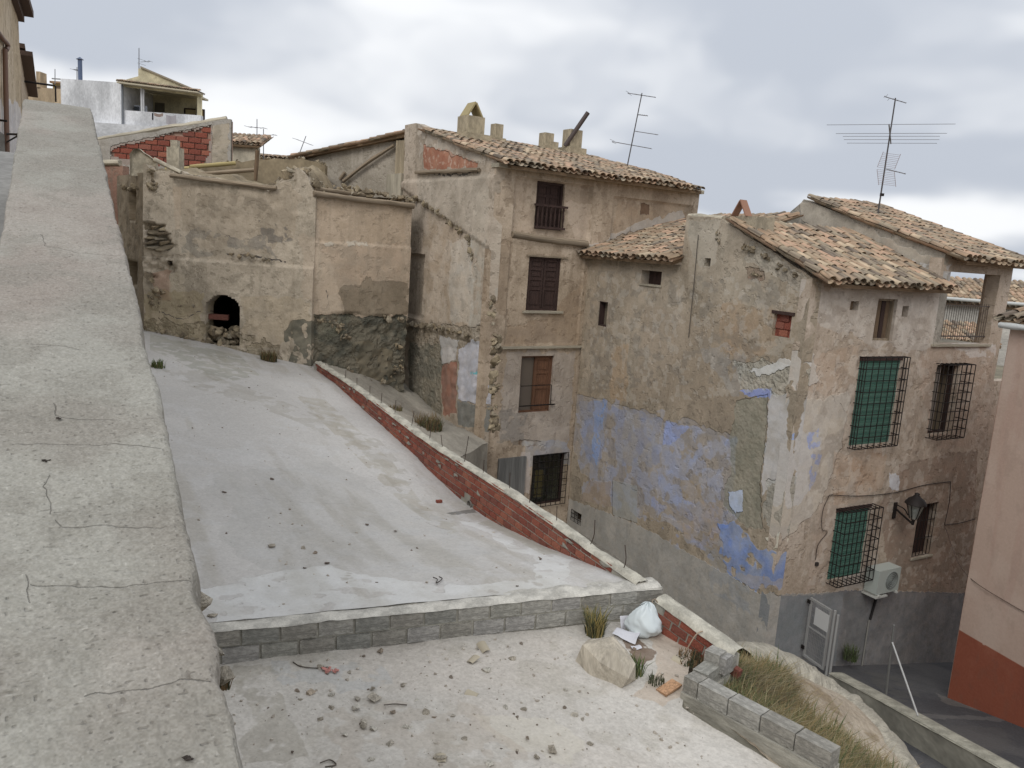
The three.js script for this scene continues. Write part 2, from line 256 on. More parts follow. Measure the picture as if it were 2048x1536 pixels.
// ---------------------------------------------------------------- setting: levels and sheets
function solve(Am, b) { const n = b.length; for (let i = 0; i < n; i++) { let m = i; for (let k = i + 1; k < n; k++) if (Math.abs(Am[k][i]) > Math.abs(Am[m][i])) m = k; [Am[i], Am[m]] = [Am[m], Am[i]]; [b[i], b[m]] = [b[m], b[i]]; for (let k = i + 1; k < n; k++) { const f = Am[k][i] / Am[i][i]; for (let j = i; j < n; j++) Am[k][j] -= f * Am[i][j]; b[k] -= f * b[i]; } } for (let i = n - 1; i >= 0; i--) { for (let j = i + 1; j < n; j++) b[i] -= Am[i][j] * b[j]; b[i] /= Am[i][i]; } return b; }
function spline(pts) { const n = pts.length, f = (r2) => r2 < 1e-9 ? 0 : 0.5 * r2 * Math.log(r2), A = [], b = []; for (let i = 0; i < n + 3; i++) { A.push(new Array(n + 3).fill(0)); b.push(0); } for (let i = 0; i < n; i++) { for (let j = 0; j < n; j++) A[i][j] = f((pts[i][0] - pts[j][0]) ** 2 + (pts[i][2] - pts[j][2]) ** 2); A[i][i] += 0.3; A[i][n] = A[n][i] = 1; A[i][n + 1] = A[n + 1][i] = pts[i][0]; A[i][n + 2] = A[n + 2][i] = pts[i][2]; b[i] = pts[i][1]; } const w = solve(A, b); return (x, z) => { let s = w[n] + w[n + 1] * x + w[n + 2] * z; for (let i = 0; i < n; i++) s += w[i] * f((x - pts[i][0]) ** 2 + (z - pts[i][2]) ** 2); return s; }; }

const slabY = spline([[-4.1, 5.86, -7.4], [-3.0, 5.85, -8.0], [-0.5, 5.85, -9.0], [1.8, 5.83, -9.8], [-5.11, 6.2, -21.6], [-3.35, 5.9, -18.6], [-2.06, 5.67, -16.35], [-1.22, 5.46, -14.9], [-0.7, 5.36, -14.0], [0.59, 5.53, -11.8], [1.16, 5.7, -10.8], [-10.79, 6.95, -23], [-7.95, 6.56, -23], [-5.9, 6.25, -22.9], [-12.6, 7.1, -23.2], [-7, 6.45, -15], [-5.4, 6.05, -10.5]]);
function hitSlab(px, py) { const v = ray(px, py); let t = 4; for (let i = 0; i < 900; i++) { const P = EYE.clone().addScaledVector(v, t); if (P.y < slabY(P.x, P.z)) return [P.x, P.z]; t += 0.03; } return [0, -12]; }
const slabPoly = (a) => { const r = []; for (let i = 0; i < a.length; i += 2) r.push(hitSlab(a[i], a[i + 1])); return r; };
// far ground to the horizon
{
  const g = sheet(40, 40, (a, b) => { const x = (a - 0.5) * 3000, z = (b - 0.5) * 3000; return V3(Math.sign(x) * Math.abs(x / 1500) ** 2 * 1500, -1.2, Math.sign(z) * Math.abs(z / 1500) ** 2 * 1500); }, p => [p.x / 8, p.z / 8]);
  structure('ground', g, noiseMat(256, 8, [128, 118, 98], [108, 102, 84], { f: 1, g: 14 }));
}
// concrete slab over the lot
{
  const NL = [-4.4, -7.45], NR = [1.95, -9.92], FL = [-12.9, -23.4], FR = [-5.75, -23.2];
  const bl = (a, b) => [lerp(lerp(NL[0], NR[0], a), lerp(FL[0], FR[0], a), b), lerp(lerp(NL[1], NR[1], a), lerp(FL[1], FR[1], a), b)];
  const X0 = -13, X1 = 2.2, Z0 = -23.6, Z1 = -6.8;
  const g = sheet(150, 260, (a, b) => { const [x, z] = bl(a, b); return V3(x, slabY(x, z) + (fbm(x * 1.1, z * 1.1, 4) - 0.5) * 0.05 + (fbm(x * 7, z * 7, 3) - 0.5) * 0.006, z); }, p => [(p.x - X0) / (X1 - X0), (p.z - Z0) / (Z1 - Z0)]);
  const base = (x, z) => {
    const n = fbm(x * 0.5, z * 0.5, 5), m = fbm(x * 2.3 + 4, z * 2.3, 5), s = fbm((x * 0.5 + z * 0.87) * 0.5, (x * 0.87 - z * 0.5) * 3.2, 4);
    let c = mix3([181, 178, 174], [192, 189, 185], sstep(0.32, 0.68, n)); c = mix3(c, [166, 161, 152], sstep(0.5, 0.78, s) * 0.6); c = mix3(c, [192, 191, 190], sstep(0.58, 0.7, m) * 0.35);
    const g2 = (vn(x * 70, z * 70) - 0.5) * 13 + (vn(x * 26, z * 26) - 0.5) * 9; const pit = vn(x * 42, z * 42) > 0.93 ? -16 : 0;
    return [c[0] + g2 + pit, c[1] + g2 + pit, c[2] + g2 + pit, (fbm(x * 9, z * 9, 4) - 0.5) * 0.012];
  };
  const W = [206, 206, 204], G = [160, 159, 155];
  const patches = [
    { p: slabPoly([300, 668, 480, 712, 520, 752, 440, 768, 350, 720, 300, 700]), c: [146, 145, 133], c2: [160, 157, 144], rag: 0.5, a: 0.6, brk: 0.36 },
    { p: slabPoly([320, 738, 400, 742, 560, 800, 760, 880, 830, 960, 800, 985, 720, 900, 560, 830, 380, 775]), c: [156, 151, 142], c2: [164, 160, 152], rag: 0.55, a: 0.55, brk: 0.42, bf: 4 },
    { p: slabPoly([590, 790, 650, 800, 790, 930, 850, 1010, 930, 1060, 900, 1070, 800, 1000, 700, 900]), c: [160, 153, 140], c2: [170, 165, 154], rag: 0.4, a: 0.6, brk: 0.42, bf: 4.5 },
    { p: slabPoly([420, 960, 700, 940, 880, 1030, 1010, 1090, 900, 1140, 600, 1150, 420, 1090]), c: G, c2: [172, 170, 165], rag: 0.6, a: 0.3 },
    { p: slabPoly([395, 1180, 640, 1130, 800, 1165, 960, 1168, 1060, 1158, 1070, 1135, 1060, 1112, 1010, 1090, 960, 1060, 915, 1042, 960, 1045, 1030, 1078, 1075, 1100, 1140, 1120, 1136, 1165, 1110, 1190, 800, 1225, 420, 1252]), c: W, c2: [196, 195, 191], rag: 0.14, a: 0.85, h: 0.004, g: 8, brk: 0.3 },
    { p: slabPoly([1000, 1032, 1060, 1080, 1130, 1108, 1080, 1106, 1010, 1070, 960, 1045]), c: [168, 165, 155], rag: 0.1, a: 0.8 },
    { p: slabPoly([890, 1026, 950, 1018, 955, 1026, 900, 1030]), c: [120, 118, 114], rag: 0.04 },
  ];
  const cr = [{ p: slabPoly([420, 988, 560, 1002, 700, 1010]), w: 0.008, a: 0.2 }, { p: slabPoly([820, 1030, 860, 1050, 900, 1065]), w: 0.012, a: 0.3 }];
  structure('concrete_slab', g, surfaceTexture(1408, 1536, X0, Z0, X1, Z1, base, patches, cr));
}
// dirt terrace in front of the block wall, running into the slope behind the planter wall
const terrPts = [[-4.5, 5.45, -7.6], [-2.9, 5.43, -8.0], [1.2, 5.42, -9.7], [-2, 5.42, -6.2], [0.1, 5.4, -6.5], [2.0, 5.3, -8.8], [1.9, 5.2, -7.6], [3.0, 5.17, -6.4], [1.5, 5.25, -6.5], [0.5, 5.4, -4], [-1, 5.4, -4]];
const terrY = spline(terrPts);
{
  const NL = [-5.2, -8.1], NR = [2.75, -9.95], FL = [-0.2, -2.5], FR = [4.3, -4.6], X0 = -5.4, X1 = 4.4, Z0 = -10.6, Z1 = -2.4;
  const bl = (a, b) => [lerp(lerp(NL[0], NR[0], a), lerp(FL[0], FR[0], a), b), lerp(lerp(NL[1], NR[1], a), lerp(FL[1], FR[1], a), b)];
  const g = sheet(170, 150, (a, b) => { let [x, z] = bl(a, b); x = Math.min(x, z > -8 ? 2.08 + (z + 8) * 0.96 : Math.max(2.08, 2.08 - (z + 8) * 0.3)); return V3(x, terrY(x, z) + (fbm(x * 1.7, z * 1.7, 4) - 0.5) * 0.07 + (fbm(x * 9, z * 9, 3) - 0.5) * 0.014, z); }, p => [(p.x - X0) / (X1 - X0), (p.z - Z0) / (Z1 - Z0)]);
  const base = (x, z) => {
    const n = fbm(x * 0.8 + 9, z * 0.8, 5), m = fbm(x * 2.6, z * 2.6 + 4, 5), q = fbm(x * 0.6, z * 0.6 + 30, 3);
    let c = mix3([187, 182, 174], [200, 195, 187], sstep(0.35, 0.65, n)); c = mix3(c, [192, 183, 173], sstep(0.5, 0.66, q) * 0.4); c = mix3(c, [172, 166, 155], sstep(0.56, 0.72, m) * 0.5);
    const g2 = (vn(x * 80, z * 80) - 0.5) * 18 + (vn(x * 30, z * 30) - 0.5) * 14, pit = vn(x * 50 + 3, z * 50) > 0.94 ? -24 : 0;
    return [c[0] + g2 + pit, c[1] + g2 + pit, c[2] + g2 + pit, (fbm(x * 12, z * 12, 4) - 0.5) * 0.02];
  };
  const P = (a) => { const r = []; for (let i = 0; i < a.length; i += 2) { const q = atY(a[i], a[i + 1], 5.4); r.push([q.x, q.z]); } return r; };
  const patches = [
    { p: P([950, 1430, 1090, 1425, 1180, 1470, 1150, 1510, 1040, 1495, 960, 1450]), c: [198, 192, 180], rag: 0.1, a: 0.85 },
    { p: P([640, 1440, 930, 1410, 1060, 1500, 1020, 1560, 640, 1560]), c: [180, 169, 156], c2: [172, 163, 151], rag: 0.25, a: 0.5, brk: 0.4 },
    { p: P([1290, 1230, 1440, 1290, 1370, 1340, 1330, 1400, 1270, 1370, 1310, 1300]), c: [188, 172, 155], c2: [182, 167, 151], rag: 0.2, a: 0.8 },
    { p: P([1250, 1260, 1320, 1290, 1300, 1320, 1260, 1315]), c: [104, 84, 68], rag: 0.1, a: 0.8, brk: 0.4 },
    { p: P([520, 1330, 760, 1320, 780, 1390, 560, 1400]), c: [178, 178, 176], rag: 0.25, a: 0.6, brk: 0.42 },
    { p: P([455, 1330, 560, 1330, 600, 1536, 500, 1536]), c: [154, 148, 136], c2: [166, 160, 148], rag: 0.2, a: 0.6, brk: 0.4 },
  ];
  structure('dirt_terrace', g, surfaceTexture(1024, 1024, X0, Z0, X1, Z1, base, patches));
}
// bank behind the planter wall falling towards the street, with its pale crest
const bankPts = [[2.2, 5.12, -8.6], [3.3, 5.0, -7.0], [4.4, 4.9, -5.4], [2.0, 5.0, -9.6]];
for (const [x, y, h] of [[1480, 1312, 4.75], [1520, 1312, 4.6], [1600, 1345, 4.3], [1700, 1402, 4.0], [1790, 1490, 3.8], [1860, 1600, 3.7], [1560, 1400, 4.55], [1680, 1490, 4.35], [1450, 1345, 4.95]]) { const p = atY(x, y, h); bankPts.push([p.x, h, p.z]); }
bankPts.push([5.9, 1.9, -13.6], [6.3, 2.3, -12], [6.6, 2.6, -10.5], [6.8, 2.8, -9], [7, 3, -7], [4.9, 2.0, -14.5], [3.4, 2.1, -13.5]);
const bankY = spline(bankPts);
{
  const X0 = 1.6, X1 = 7.2, Z0 = -15.5, Z1 = -4.4;
  const NL = [2.9, -13.6], NR = [6.5, -15.2], FL = [4.6, -4.5], FR = [7.35, -6.5];
  const left = [[1.75, -10.0], [2.12, -8.3], [2.95, -7.05], [5.3, -4.6]], right = [[6.0, -15.3], [6.9, -12.6], [7.15, -9.5], [7.4, -5.5]];
  const cv = (c, t) => { const k = Math.min(2, Math.floor(t * 3)), f = t * 3 - k; return [lerp(c[k][0], c[k + 1][0], f), lerp(c[k][1], c[k + 1][1], f)]; };
  const g = sheet(120, 160, (a, b) => { const l = cv(left, b), r = cv(right, b), x = lerp(l[0], r[0], a), z = lerp(l[1], r[1], a); return V3(x, bankY(x, z) + (fbm(x * 1.6, z * 1.6, 4) - 0.5) * 0.22 + (fbm(x * 7, z * 7, 3) - 0.5) * 0.05, z); }, p => [(p.x - X0) / (X1 - X0), (p.z - Z0) / (Z1 - Z0)]);
  const base = (x, z) => { const n = fbm(x * 1.4, z * 1.4, 5), m = fbm(x * 4, z * 4, 4); let c = mix3([152, 139, 122], [172, 160, 143], sstep(0.35, 0.65, n)); c = mix3(c, [120, 104, 80], sstep(0.55, 0.7, m) * 0.6); const g2 = (vn(x * 60, z * 60) - 0.5) * 26; return [c[0] + g2, c[1] + g2, c[2] + g2, (fbm(x * 14, z * 14, 4) - 0.5) * 0.04]; };
  structure('bank', g, surfaceTexture(512, 512, X0, Z0, X1, Z1, base));
}
// street, sloping down along the house fronts
const RF = new Plane(5.96, -16.5, 1.735, -1);     // street front of the right-hand houses
const streetY = (x, z) => { const dx = x - 5.96, dz = z + 16.5, u = dx * RF.U.x + dz * RF.U.z, n = dx * RF.N.x + dz * RF.N.z; return 0.62 + 0.2 * n - 0.19 * (u - 3.1); };
{
  const X0 = 5.2, X1 = 16, Z0 = -24, Z1 = -6;
  const g = sheet(80, 120, (a, b) => { const z = lerp(Z0, Z1, b), x = lerp(5.2, 16, a); return V3(x, streetY(x, z) + (fbm(x, z, 3) - 0.5) * 0.03, z); }, p => [(p.x - X0) / (X1 - X0), (p.z - Z0) / (Z1 - Z0)]);
  const base = (x, z) => { const n = fbm(x * 0.9, z * 0.9, 5); const c = mix3([70, 70, 73], [88, 87, 88], sstep(0.35, 0.65, n)); const g2 = (vn(x * 60, z * 60) - 0.5) * 20; return [c[0] + g2, c[1] + g2, c[2] + g2, (vn(x * 45, z * 45) - 0.5) * 0.006]; };
  const q = (px, py) => { const v = ray(px, py); let t = 5; for (; t < 40; t += 0.03) { const P = EYE.clone().addScaledVector(v, t); if (P.y < streetY(P.x, P.z)) return [P.x, P.z]; } return [8, -14]; };
  const patches = [{ p: [q(1900, 1450), q(2000, 1455), q(2030, 1500), q(1950, 1520), q(1890, 1490)], c: [84, 82, 82], rag: 0.12, a: 0.7 }, { p: [q(1720, 1340), q(1800, 1350), q(1850, 1400), q(1790, 1400)], c: [92, 90, 86], rag: 0.2, a: 0.6, brk: 0.42 }, { p: [q(1840, 1428), q(2048, 1436), q(2048, 1445), q(1850, 1436)], c: [112, 110, 108], rag: 0.08, a: 0.7 }, { p: [q(1870, 1385), q(1905, 1400), q(2048, 1432), q(2048, 1440), q(1890, 1408)], c: [120, 116, 110], rag: 0.08, a: 0.7 }];
  structure('road', g, surfaceTexture(512, 1024, X0, Z0, X1, Z1, base, patches));
}
// sunken alley ground below the slab, and the earth terrace at the foot of the tall house
{
  const alley = sheet(40, 60, (a, b) => { const z = lerp(-24.5, -9.6, b), xl = lerp(-4.2, 1.7, b), xr = lerp(2.6, 6.4, b); const x = lerp(xl, xr, a); return V3(x, lerp(1.7, 1.5, b) + (fbm(x, z, 3) - 0.5) * 0.1, z); }, p => [p.x / 3, p.z / 3]);
  structure('path', alley, noiseMat(256, 3, [138, 134, 126], [120, 116, 108], { f: 2 }));
  const tY = spline([[-5.4, 6.2, -22.4], [-4.4, 5.9, -24.2], [-3.4, 5.3, -26], [-3.0, 5.1, -23.5], [-0.9, 4.75, -21.9], [-1.4, 4.9, -20.6], [-2.2, 5.1, -18.5], [-3.3, 5.55, -19.8]]);
  const rt = sheet(60, 60, (a, b) => { const A = [-5.75, -22.75], B = [-1.9, -16.6], C = [-3.9, -26.6], D = [-0.55, -21.6]; const x = lerp(lerp(A[0], C[0], a), lerp(B[0], D[0], a), b), z = lerp(lerp(A[1], C[1], a), lerp(B[1], D[1], a), b); return V3(x, tY(x, z) + (fbm(x * 2, z * 2, 4) - 0.5) * 0.16, z); }, p => [p.x / 3, p.z / 3]);
  const ledge = sheet(60, 12, (a, b) => { const x = lerp(-1.9, -0.55, a), z = lerp(-16.6, -21.6, a); const y = tY(x, z); return V3(x + 0.06 * b + (fbm(a * 9, b * 2, 3) - 0.5) * 0.12, lerp(y, 1.4, b), z); }, (p, a, b) => [a * 2, b]);
  structure('terrain', mergeGeometries([rt, ledge]), noiseMat(512, 3, [150, 144, 132], [168, 162, 150], { f: 2.4, h: 0.03 }));
}
// upper street behind the parapet, rising away to the left
const PD = V3(-0.48, 0.27, -0.84).normalize(), PA = V3(-0.53, 8.83, -1.6), PW = V3(0.868, 0, -0.496);   // parapet axis, right top edge start, sideways (right)
{
  const g = sheet(20, 60, (a, b) => { const s = lerp(-3, 26, b), w = lerp(-0.3, -4.2, a); const y = PA.y - 1.05 + PD.y * Math.min(s, 11.2) + Math.max(0, s - 11.2) * 0.03; return V3(PA.x + PD.x * s + PW.x * w, y, PA.z + PD.z * s + PW.z * w); }, p => [p.x / 4, p.z / 4]);
  structure('road', g, noiseMat(256, 4, [150, 148, 144], [132, 131, 128], { f: 1.5, g: 14 }));
}

// ---------------------------------------------------------------- foreground parapet: broad rough concrete wall top
{
  const base = PA.clone().addScaledVector(PD, 2); base.y = 5.4;
  const t = thing('parapet_wall', base, 'broad rough pinkish-grey concrete wall top with hairline cracks, climbing beside the concrete slab', 'wall');
  const prof = (s) => {          // [across, down] outline at s metres along
    const ch = (fbm(s * 2.1, 4, 5) - 0.5) * 0.02 + (fbm(s * 14, 2, 3) - 0.5) * 0.016, cl = (fbm(s * 2.4, 14, 4) - 0.5) * 0.04;
    const chip = Math.exp(-(((s - 0.62) / 0.1) ** 2)) * 0.025 + Math.exp(-(((s - 0.3) / 0.07) ** 2)) * 0.02;
    return [-0.62 - cl, ch - chip];
  };
  const section = (s0, s1, seed, W, H, cracks) => {
    const n = Math.round((s1 - s0) / 0.018), pos = [], uv = [], idx = [];
    const K = 58;
    for (let i = 0; i <= n; i++) {
      const s = s0 + (s1 - s0) * i / n, [l, rr] = prof(s);
      for (let k = 0; k <= K; k++) {
        let w, h;
        if (k < 6) { w = l - 0.02; h = -1.25 + k * 0.2; }
        else if (k < 10) { const a = (k - 6) / 4 * Math.PI / 2; w = l + 0.022 * (1 - Math.cos(a)); h = -0.022 + 0.022 * Math.sin(a); }
        else if (k <= 44) { const f = (k - 10) / 34; w = lerp(l + 0.022, rr - 0.022, f); h = 0; }
        else if (k <= 48) { const a = (k - 44) / 4 * Math.PI / 2; w = rr - 0.022 + 0.022 * Math.sin(a); h = -0.022 * (1 - Math.cos(a)); }
        else { const f = (k - 48) / 10; w = rr + 0.06 * f; h = -0.022 - f * f * 5.2; }
        const nn = (fbm(s * 3 + seed, w * 3 + h * 3, 3) - 0.5) * 0.016 + (fbm(s * 22, w * 22 + h * 20, 3) - 0.5) * 0.008;
        const side = k < 9 ? -1 : k > 45 ? 1 : 0, lump = side > 0 ? (fbm(s * 4.3 + 2, h * 4, 4) - 0.5) * 0.06 * clamp(-h * 8) : 0;
        const P = PA.clone().addScaledVector(PD, s).addScaledVector(PW, w + side * nn * 1.2 + lump); P.y += h + (side ? 0 : nn);
        pos.push(P.x, P.y, P.z); uv.push((w + 0.75) / 0.9 - h * 1.1, (s - s0) / (s1 - s0));
      }
    }
    for (let i = 0; i < n; i++) for (let k = 0; k < K; k++) { const a = i * (K + 1) + k, b = a + 1, c = a + K + 1, d = c + 1; idx.push(a, b, d, a, d, c); }
    const g = new THREE.BufferGeometry(); g.setAttribute('position', new THREE.Float32BufferAttribute(pos, 3)); g.setAttribute('uv', new THREE.Float32BufferAttribute(uv, 2)); g.setIndex(idx); g.computeVertexNormals();
    const bf = (u, v) => {
      const n1 = fbm(u * 2.4 + 3, v * 2.4, 5), m = fbm(u * 6 + 8, v * 6, 4), big = fbm(u * 1.2 + 30, v * 0.9, 3);
      let c = mix3([139, 134, 125], [152, 149, 140], sstep(0.35, 0.65, n1)); c = mix3(c, [154, 140, 131], sstep(0.46, 0.62, big) * 0.4); c = mix3(c, [128, 124, 115], sstep(0.56, 0.7, m) * 0.4);
      const g1 = (vn(u * 190, v * 190) - 0.5) * 20 + (vn(u * 90, v * 75) - 0.5) * 13, pq = vn(u * 74, v * 100 + 5), p2 = vn(u * 40 + 4, v * 62);
      const pit = (pq > 0.86 ? (pq - 0.86) * 170 : 0) + (p2 > 0.9 ? (p2 - 0.9) * 170 : 0), ag = vn(u * 95 + 7, v * 95) > 0.92 ? 14 : 0;
      return [c[0] + g1 - pit + ag, c[1] + g1 - pit * 1.02 + ag, c[2] + g1 - pit + ag, (fbm(u * 60, v * 60, 3) - 0.5) * 0.006 - pit * 0.00016];
    };
    return part('wall_section', g, surfaceTexture(W, H, -0.75, s0, 0.15, s1, bf, [], cracks), t);
  };
  const hit = (px, py) => { const nrm = PD.clone().cross(PW).normalize(), v = ray(px, py), k = PA.clone().sub(EYE).dot(nrm) / v.dot(nrm), P = EYE.clone().addScaledVector(v, k).sub(PA); return [P.dot(PW), P.dot(PD)]; };
  const ck = (a, w = 0.006) => { const r = []; for (let i = 0; i < a.length; i += 2) r.push(hit(a[i], a[i + 1])); return { p: r, w: w * 0.45, j: 0.05, d: 0.006, c: [106, 98, 90], a: 0.38, solid: 1 }; };
  const cracks = [ck([40, 886, 110, 890, 230, 892, 325, 897], 0.008), ck([60, 1170, 160, 1168, 260, 1172, 330, 1164, 392, 1162], 0.007), ck([170, 1385, 290, 1382, 350, 1362, 425, 1360], 0.006), ck([118, 1036, 130, 1048, 250, 1050, 330, 1055], 0.004), ck([98, 952, 88, 975, 100, 1000, 102, 1024], 0.004), ck([80, 470, 88, 492, 160, 505, 235, 512], 0.007), ck([105, 805, 112, 830, 160, 840, 230, 838], 0.005), ck([55, 1150, 60, 1205], 0.004), ck([60, 690, 160, 700], 0.004)];
  section(-1.6, 1.7, 1, 640, 2048, cracks); section(1.7, 8.75, 1, 448, 1792, cracks);
  // lower retaining wall going on beyond the crest
  const A = PA.clone().addScaledVector(PD, 8.8), D2 = V3(PD.x, 0, PD.z).normalize(), B = A.clone().addScaledVector(D2, 17); A.y = B.y = 8.4;
  part('retaining_wall', bar(A.addScaledVector(PW, -0.35), B.addScaledVector(PW, -0.35), 0.5, 4.4), noiseMat(256, 2, [160, 154, 142], [176, 170, 160], { f: 2 }), t);
}
const MORTAR = noiseMat(256, 1, [150, 146, 136], [168, 164, 154], { f: 5, gf: 90, h: 0.008 });
const BLOCK_MATS = [[150, 148, 141], [138, 137, 131], [158, 155, 148], [144, 141, 133], [155, 153, 148]].map((c) => noiseMat(256, 0.8, c.map(x => x - 10), c.map(x => x + 8), { f: 4 }));
const chamferBox = (w, h, d, seed, amt = 0.006) => { const g = new THREE.BoxGeometry(w, h, d, 2, 2, 2), p = g.attributes.position; for (let i = 0; i < p.count; i++) { let x = p.getX(i), y = p.getY(i), z = p.getZ(i); const ed = (Math.abs(Math.abs(x) - w / 2) < 1e-6) + (Math.abs(Math.abs(y) - h / 2) < 1e-6) + (Math.abs(Math.abs(z) - d / 2) < 1e-6); const k = ed > 1 ? amt : 0; x -= Math.sign(x) * (k + vn(x * 31 + seed, y * 27 + z * 13) * amt * 0.9); y -= Math.sign(y) * (k + vn(y * 31 + seed, z * 27 + x * 9) * amt * 0.9); z -= Math.sign(z) * (k * 0.6 + vn(z * 31 + seed, x * 27 + y * 5) * amt * 0.7); p.setXYZ(i, x, y, z); } g.computeVertexNormals(); return g; };
// grey concrete block wall retaining the slab
{
  const A = V3(-4.2, 0, -7.36), B = V3(2.12, 0, -9.8), pl = new Plane(A.x, A.z, B.x - A.x, B.z - A.z), L = A.distanceTo(B), top = 5.82, r = mulberry(21);
  const t = thing('block_wall', V3(0, 5.3, -8.9), 'low grey concrete block wall of two courses holding back the pale slab', 'wall');
  part('mortar_core', pl.box(0, 5.1, L, top - 0.012, -0.19, -0.022), MORTAR, t);
  const geos = [0, 1, 2, 3].map(k => chamferBox(0.39, 0.188, 0.2, k * 7 + 1, 0.005)), half = [0, 1].map(k => chamferBox(0.195, 0.19, 0.2, k * 5 + 2));
  const q = new THREE.Quaternion().setFromRotationMatrix(pl.mat().setPosition(0, 0, 0));
  for (let c = 0; c < 2; c++) for (let u = c ? 0.2 : 0; u < L - 0.1; u += 0.402) {
    const w = Math.min(0.395, L - u); if (w < 0.15) break; const v = top - 0.1 - c * 0.2;
    const tq = q.clone().multiply(new THREE.Quaternion().setFromEuler(new THREE.Euler((r() - 0.5) * 0.02, (r() - 0.5) * 0.02, (r() - 0.5) * 0.012)));
    placeShared('block', w > 0.3 ? geos[Math.floor(r() * 4)] : half[0], BLOCK_MATS[Math.floor(r() * 5)], t, pl.pt(u + w / 2, v + (r() - 0.5) * 0.008, -0.1 + (r() - 0.5) * 0.016), tq);
  }
  if (true) placeShared('block', half[1], BLOCK_MATS[1], t, pl.pt(0.1, top - 0.3, -0.1), q);
  // rough mortar bed along the top
  const g = sheet(260, 10, (a, b) => { const u = a * L; const e = (fbm(u * 3, 2, 4) - 0.5) * 0.05; return pl.pt(u, top + 0.016 + (fbm(u * 4, b * 3, 4) - 0.5) * 0.04 - 0.03 * Math.pow(Math.abs(b * 2 - 1), 4), lerp(0.012 + e * 0.35, -0.32 + e, b)); }, (p, a, b) => [a * L, b * 0.35]);
  part('mortar_cap', g, noiseMat(512, 1, [182, 179, 170], [194, 190, 182], { f: 4, gf: 70, h: 0.02 }), t);
}
// red hollow brick walls
const BRICK_COLS = [[146, 78, 62], [154, 86, 68], [138, 74, 60], [162, 98, 78], [132, 76, 64], [152, 92, 76]];
const BRICK_MATS = BRICK_COLS.map((c, i) => noiseMat(128, 0.5, c.map(x => x - 12), c.map((x, k) => x + 12 + (k ? 8 : 0)), { f: 9 }));
const BRICK_GEO = [0, 1, 2, 3].map(k => chamferBox(0.238, 0.112, 0.09, k * 3 + 1, 0.004));
function bricks(pl, parent, u0, u1, test, o = {}) {
  const r = mulberry(o.seed || 3), q = new THREE.Quaternion().setFromRotationMatrix(pl.mat().setPosition(0, 0, 0)), bh = o.bh || 0.122, bw = o.bw || 0.248, geos = o.geos || BRICK_GEO;
  const skew = o.skew || (() => 0), all = [];
  for (let j = 0; j * bh < o.h; j++) for (let u = u0 + (j % 2 ? 0 : bw / 2) - bw; u < u1; u += bw) {
    const uc = u + bw / 2, v = o.v0 + (j + 0.5) * bh + skew(uc); if (uc < u0 + 0.03 || uc > u1 - 0.03 || !test(uc, v)) continue;
    all.push([uc, v]);
  }
  for (const [uc, v] of all) { const tilt = Math.atan((skew(uc + 0.1) - skew(uc - 0.1)) / 0.2); const qq = q.clone().multiply(new THREE.Quaternion().setFromEuler(new THREE.Euler(0, (r() - 0.5) * 0.02, tilt + (r() - 0.5) * 0.012))); placeShared('brick', geos[Math.floor(r() * geos.length)], BRICK_MATS[Math.floor(r() * BRICK_MATS.length)], parent, pl.pt(uc, v, (o.n ?? -0.045) + (r() - 0.5) * 0.01), qq); }
  return all.length;
}
const COPING = noiseMat(512, 1, [170, 165, 152], [190, 186, 174], { f: 4, gf: 70, h: 0.02 });
const STEEL = flat(72, 60, 52, 0.7, { metalness: 0.3 });
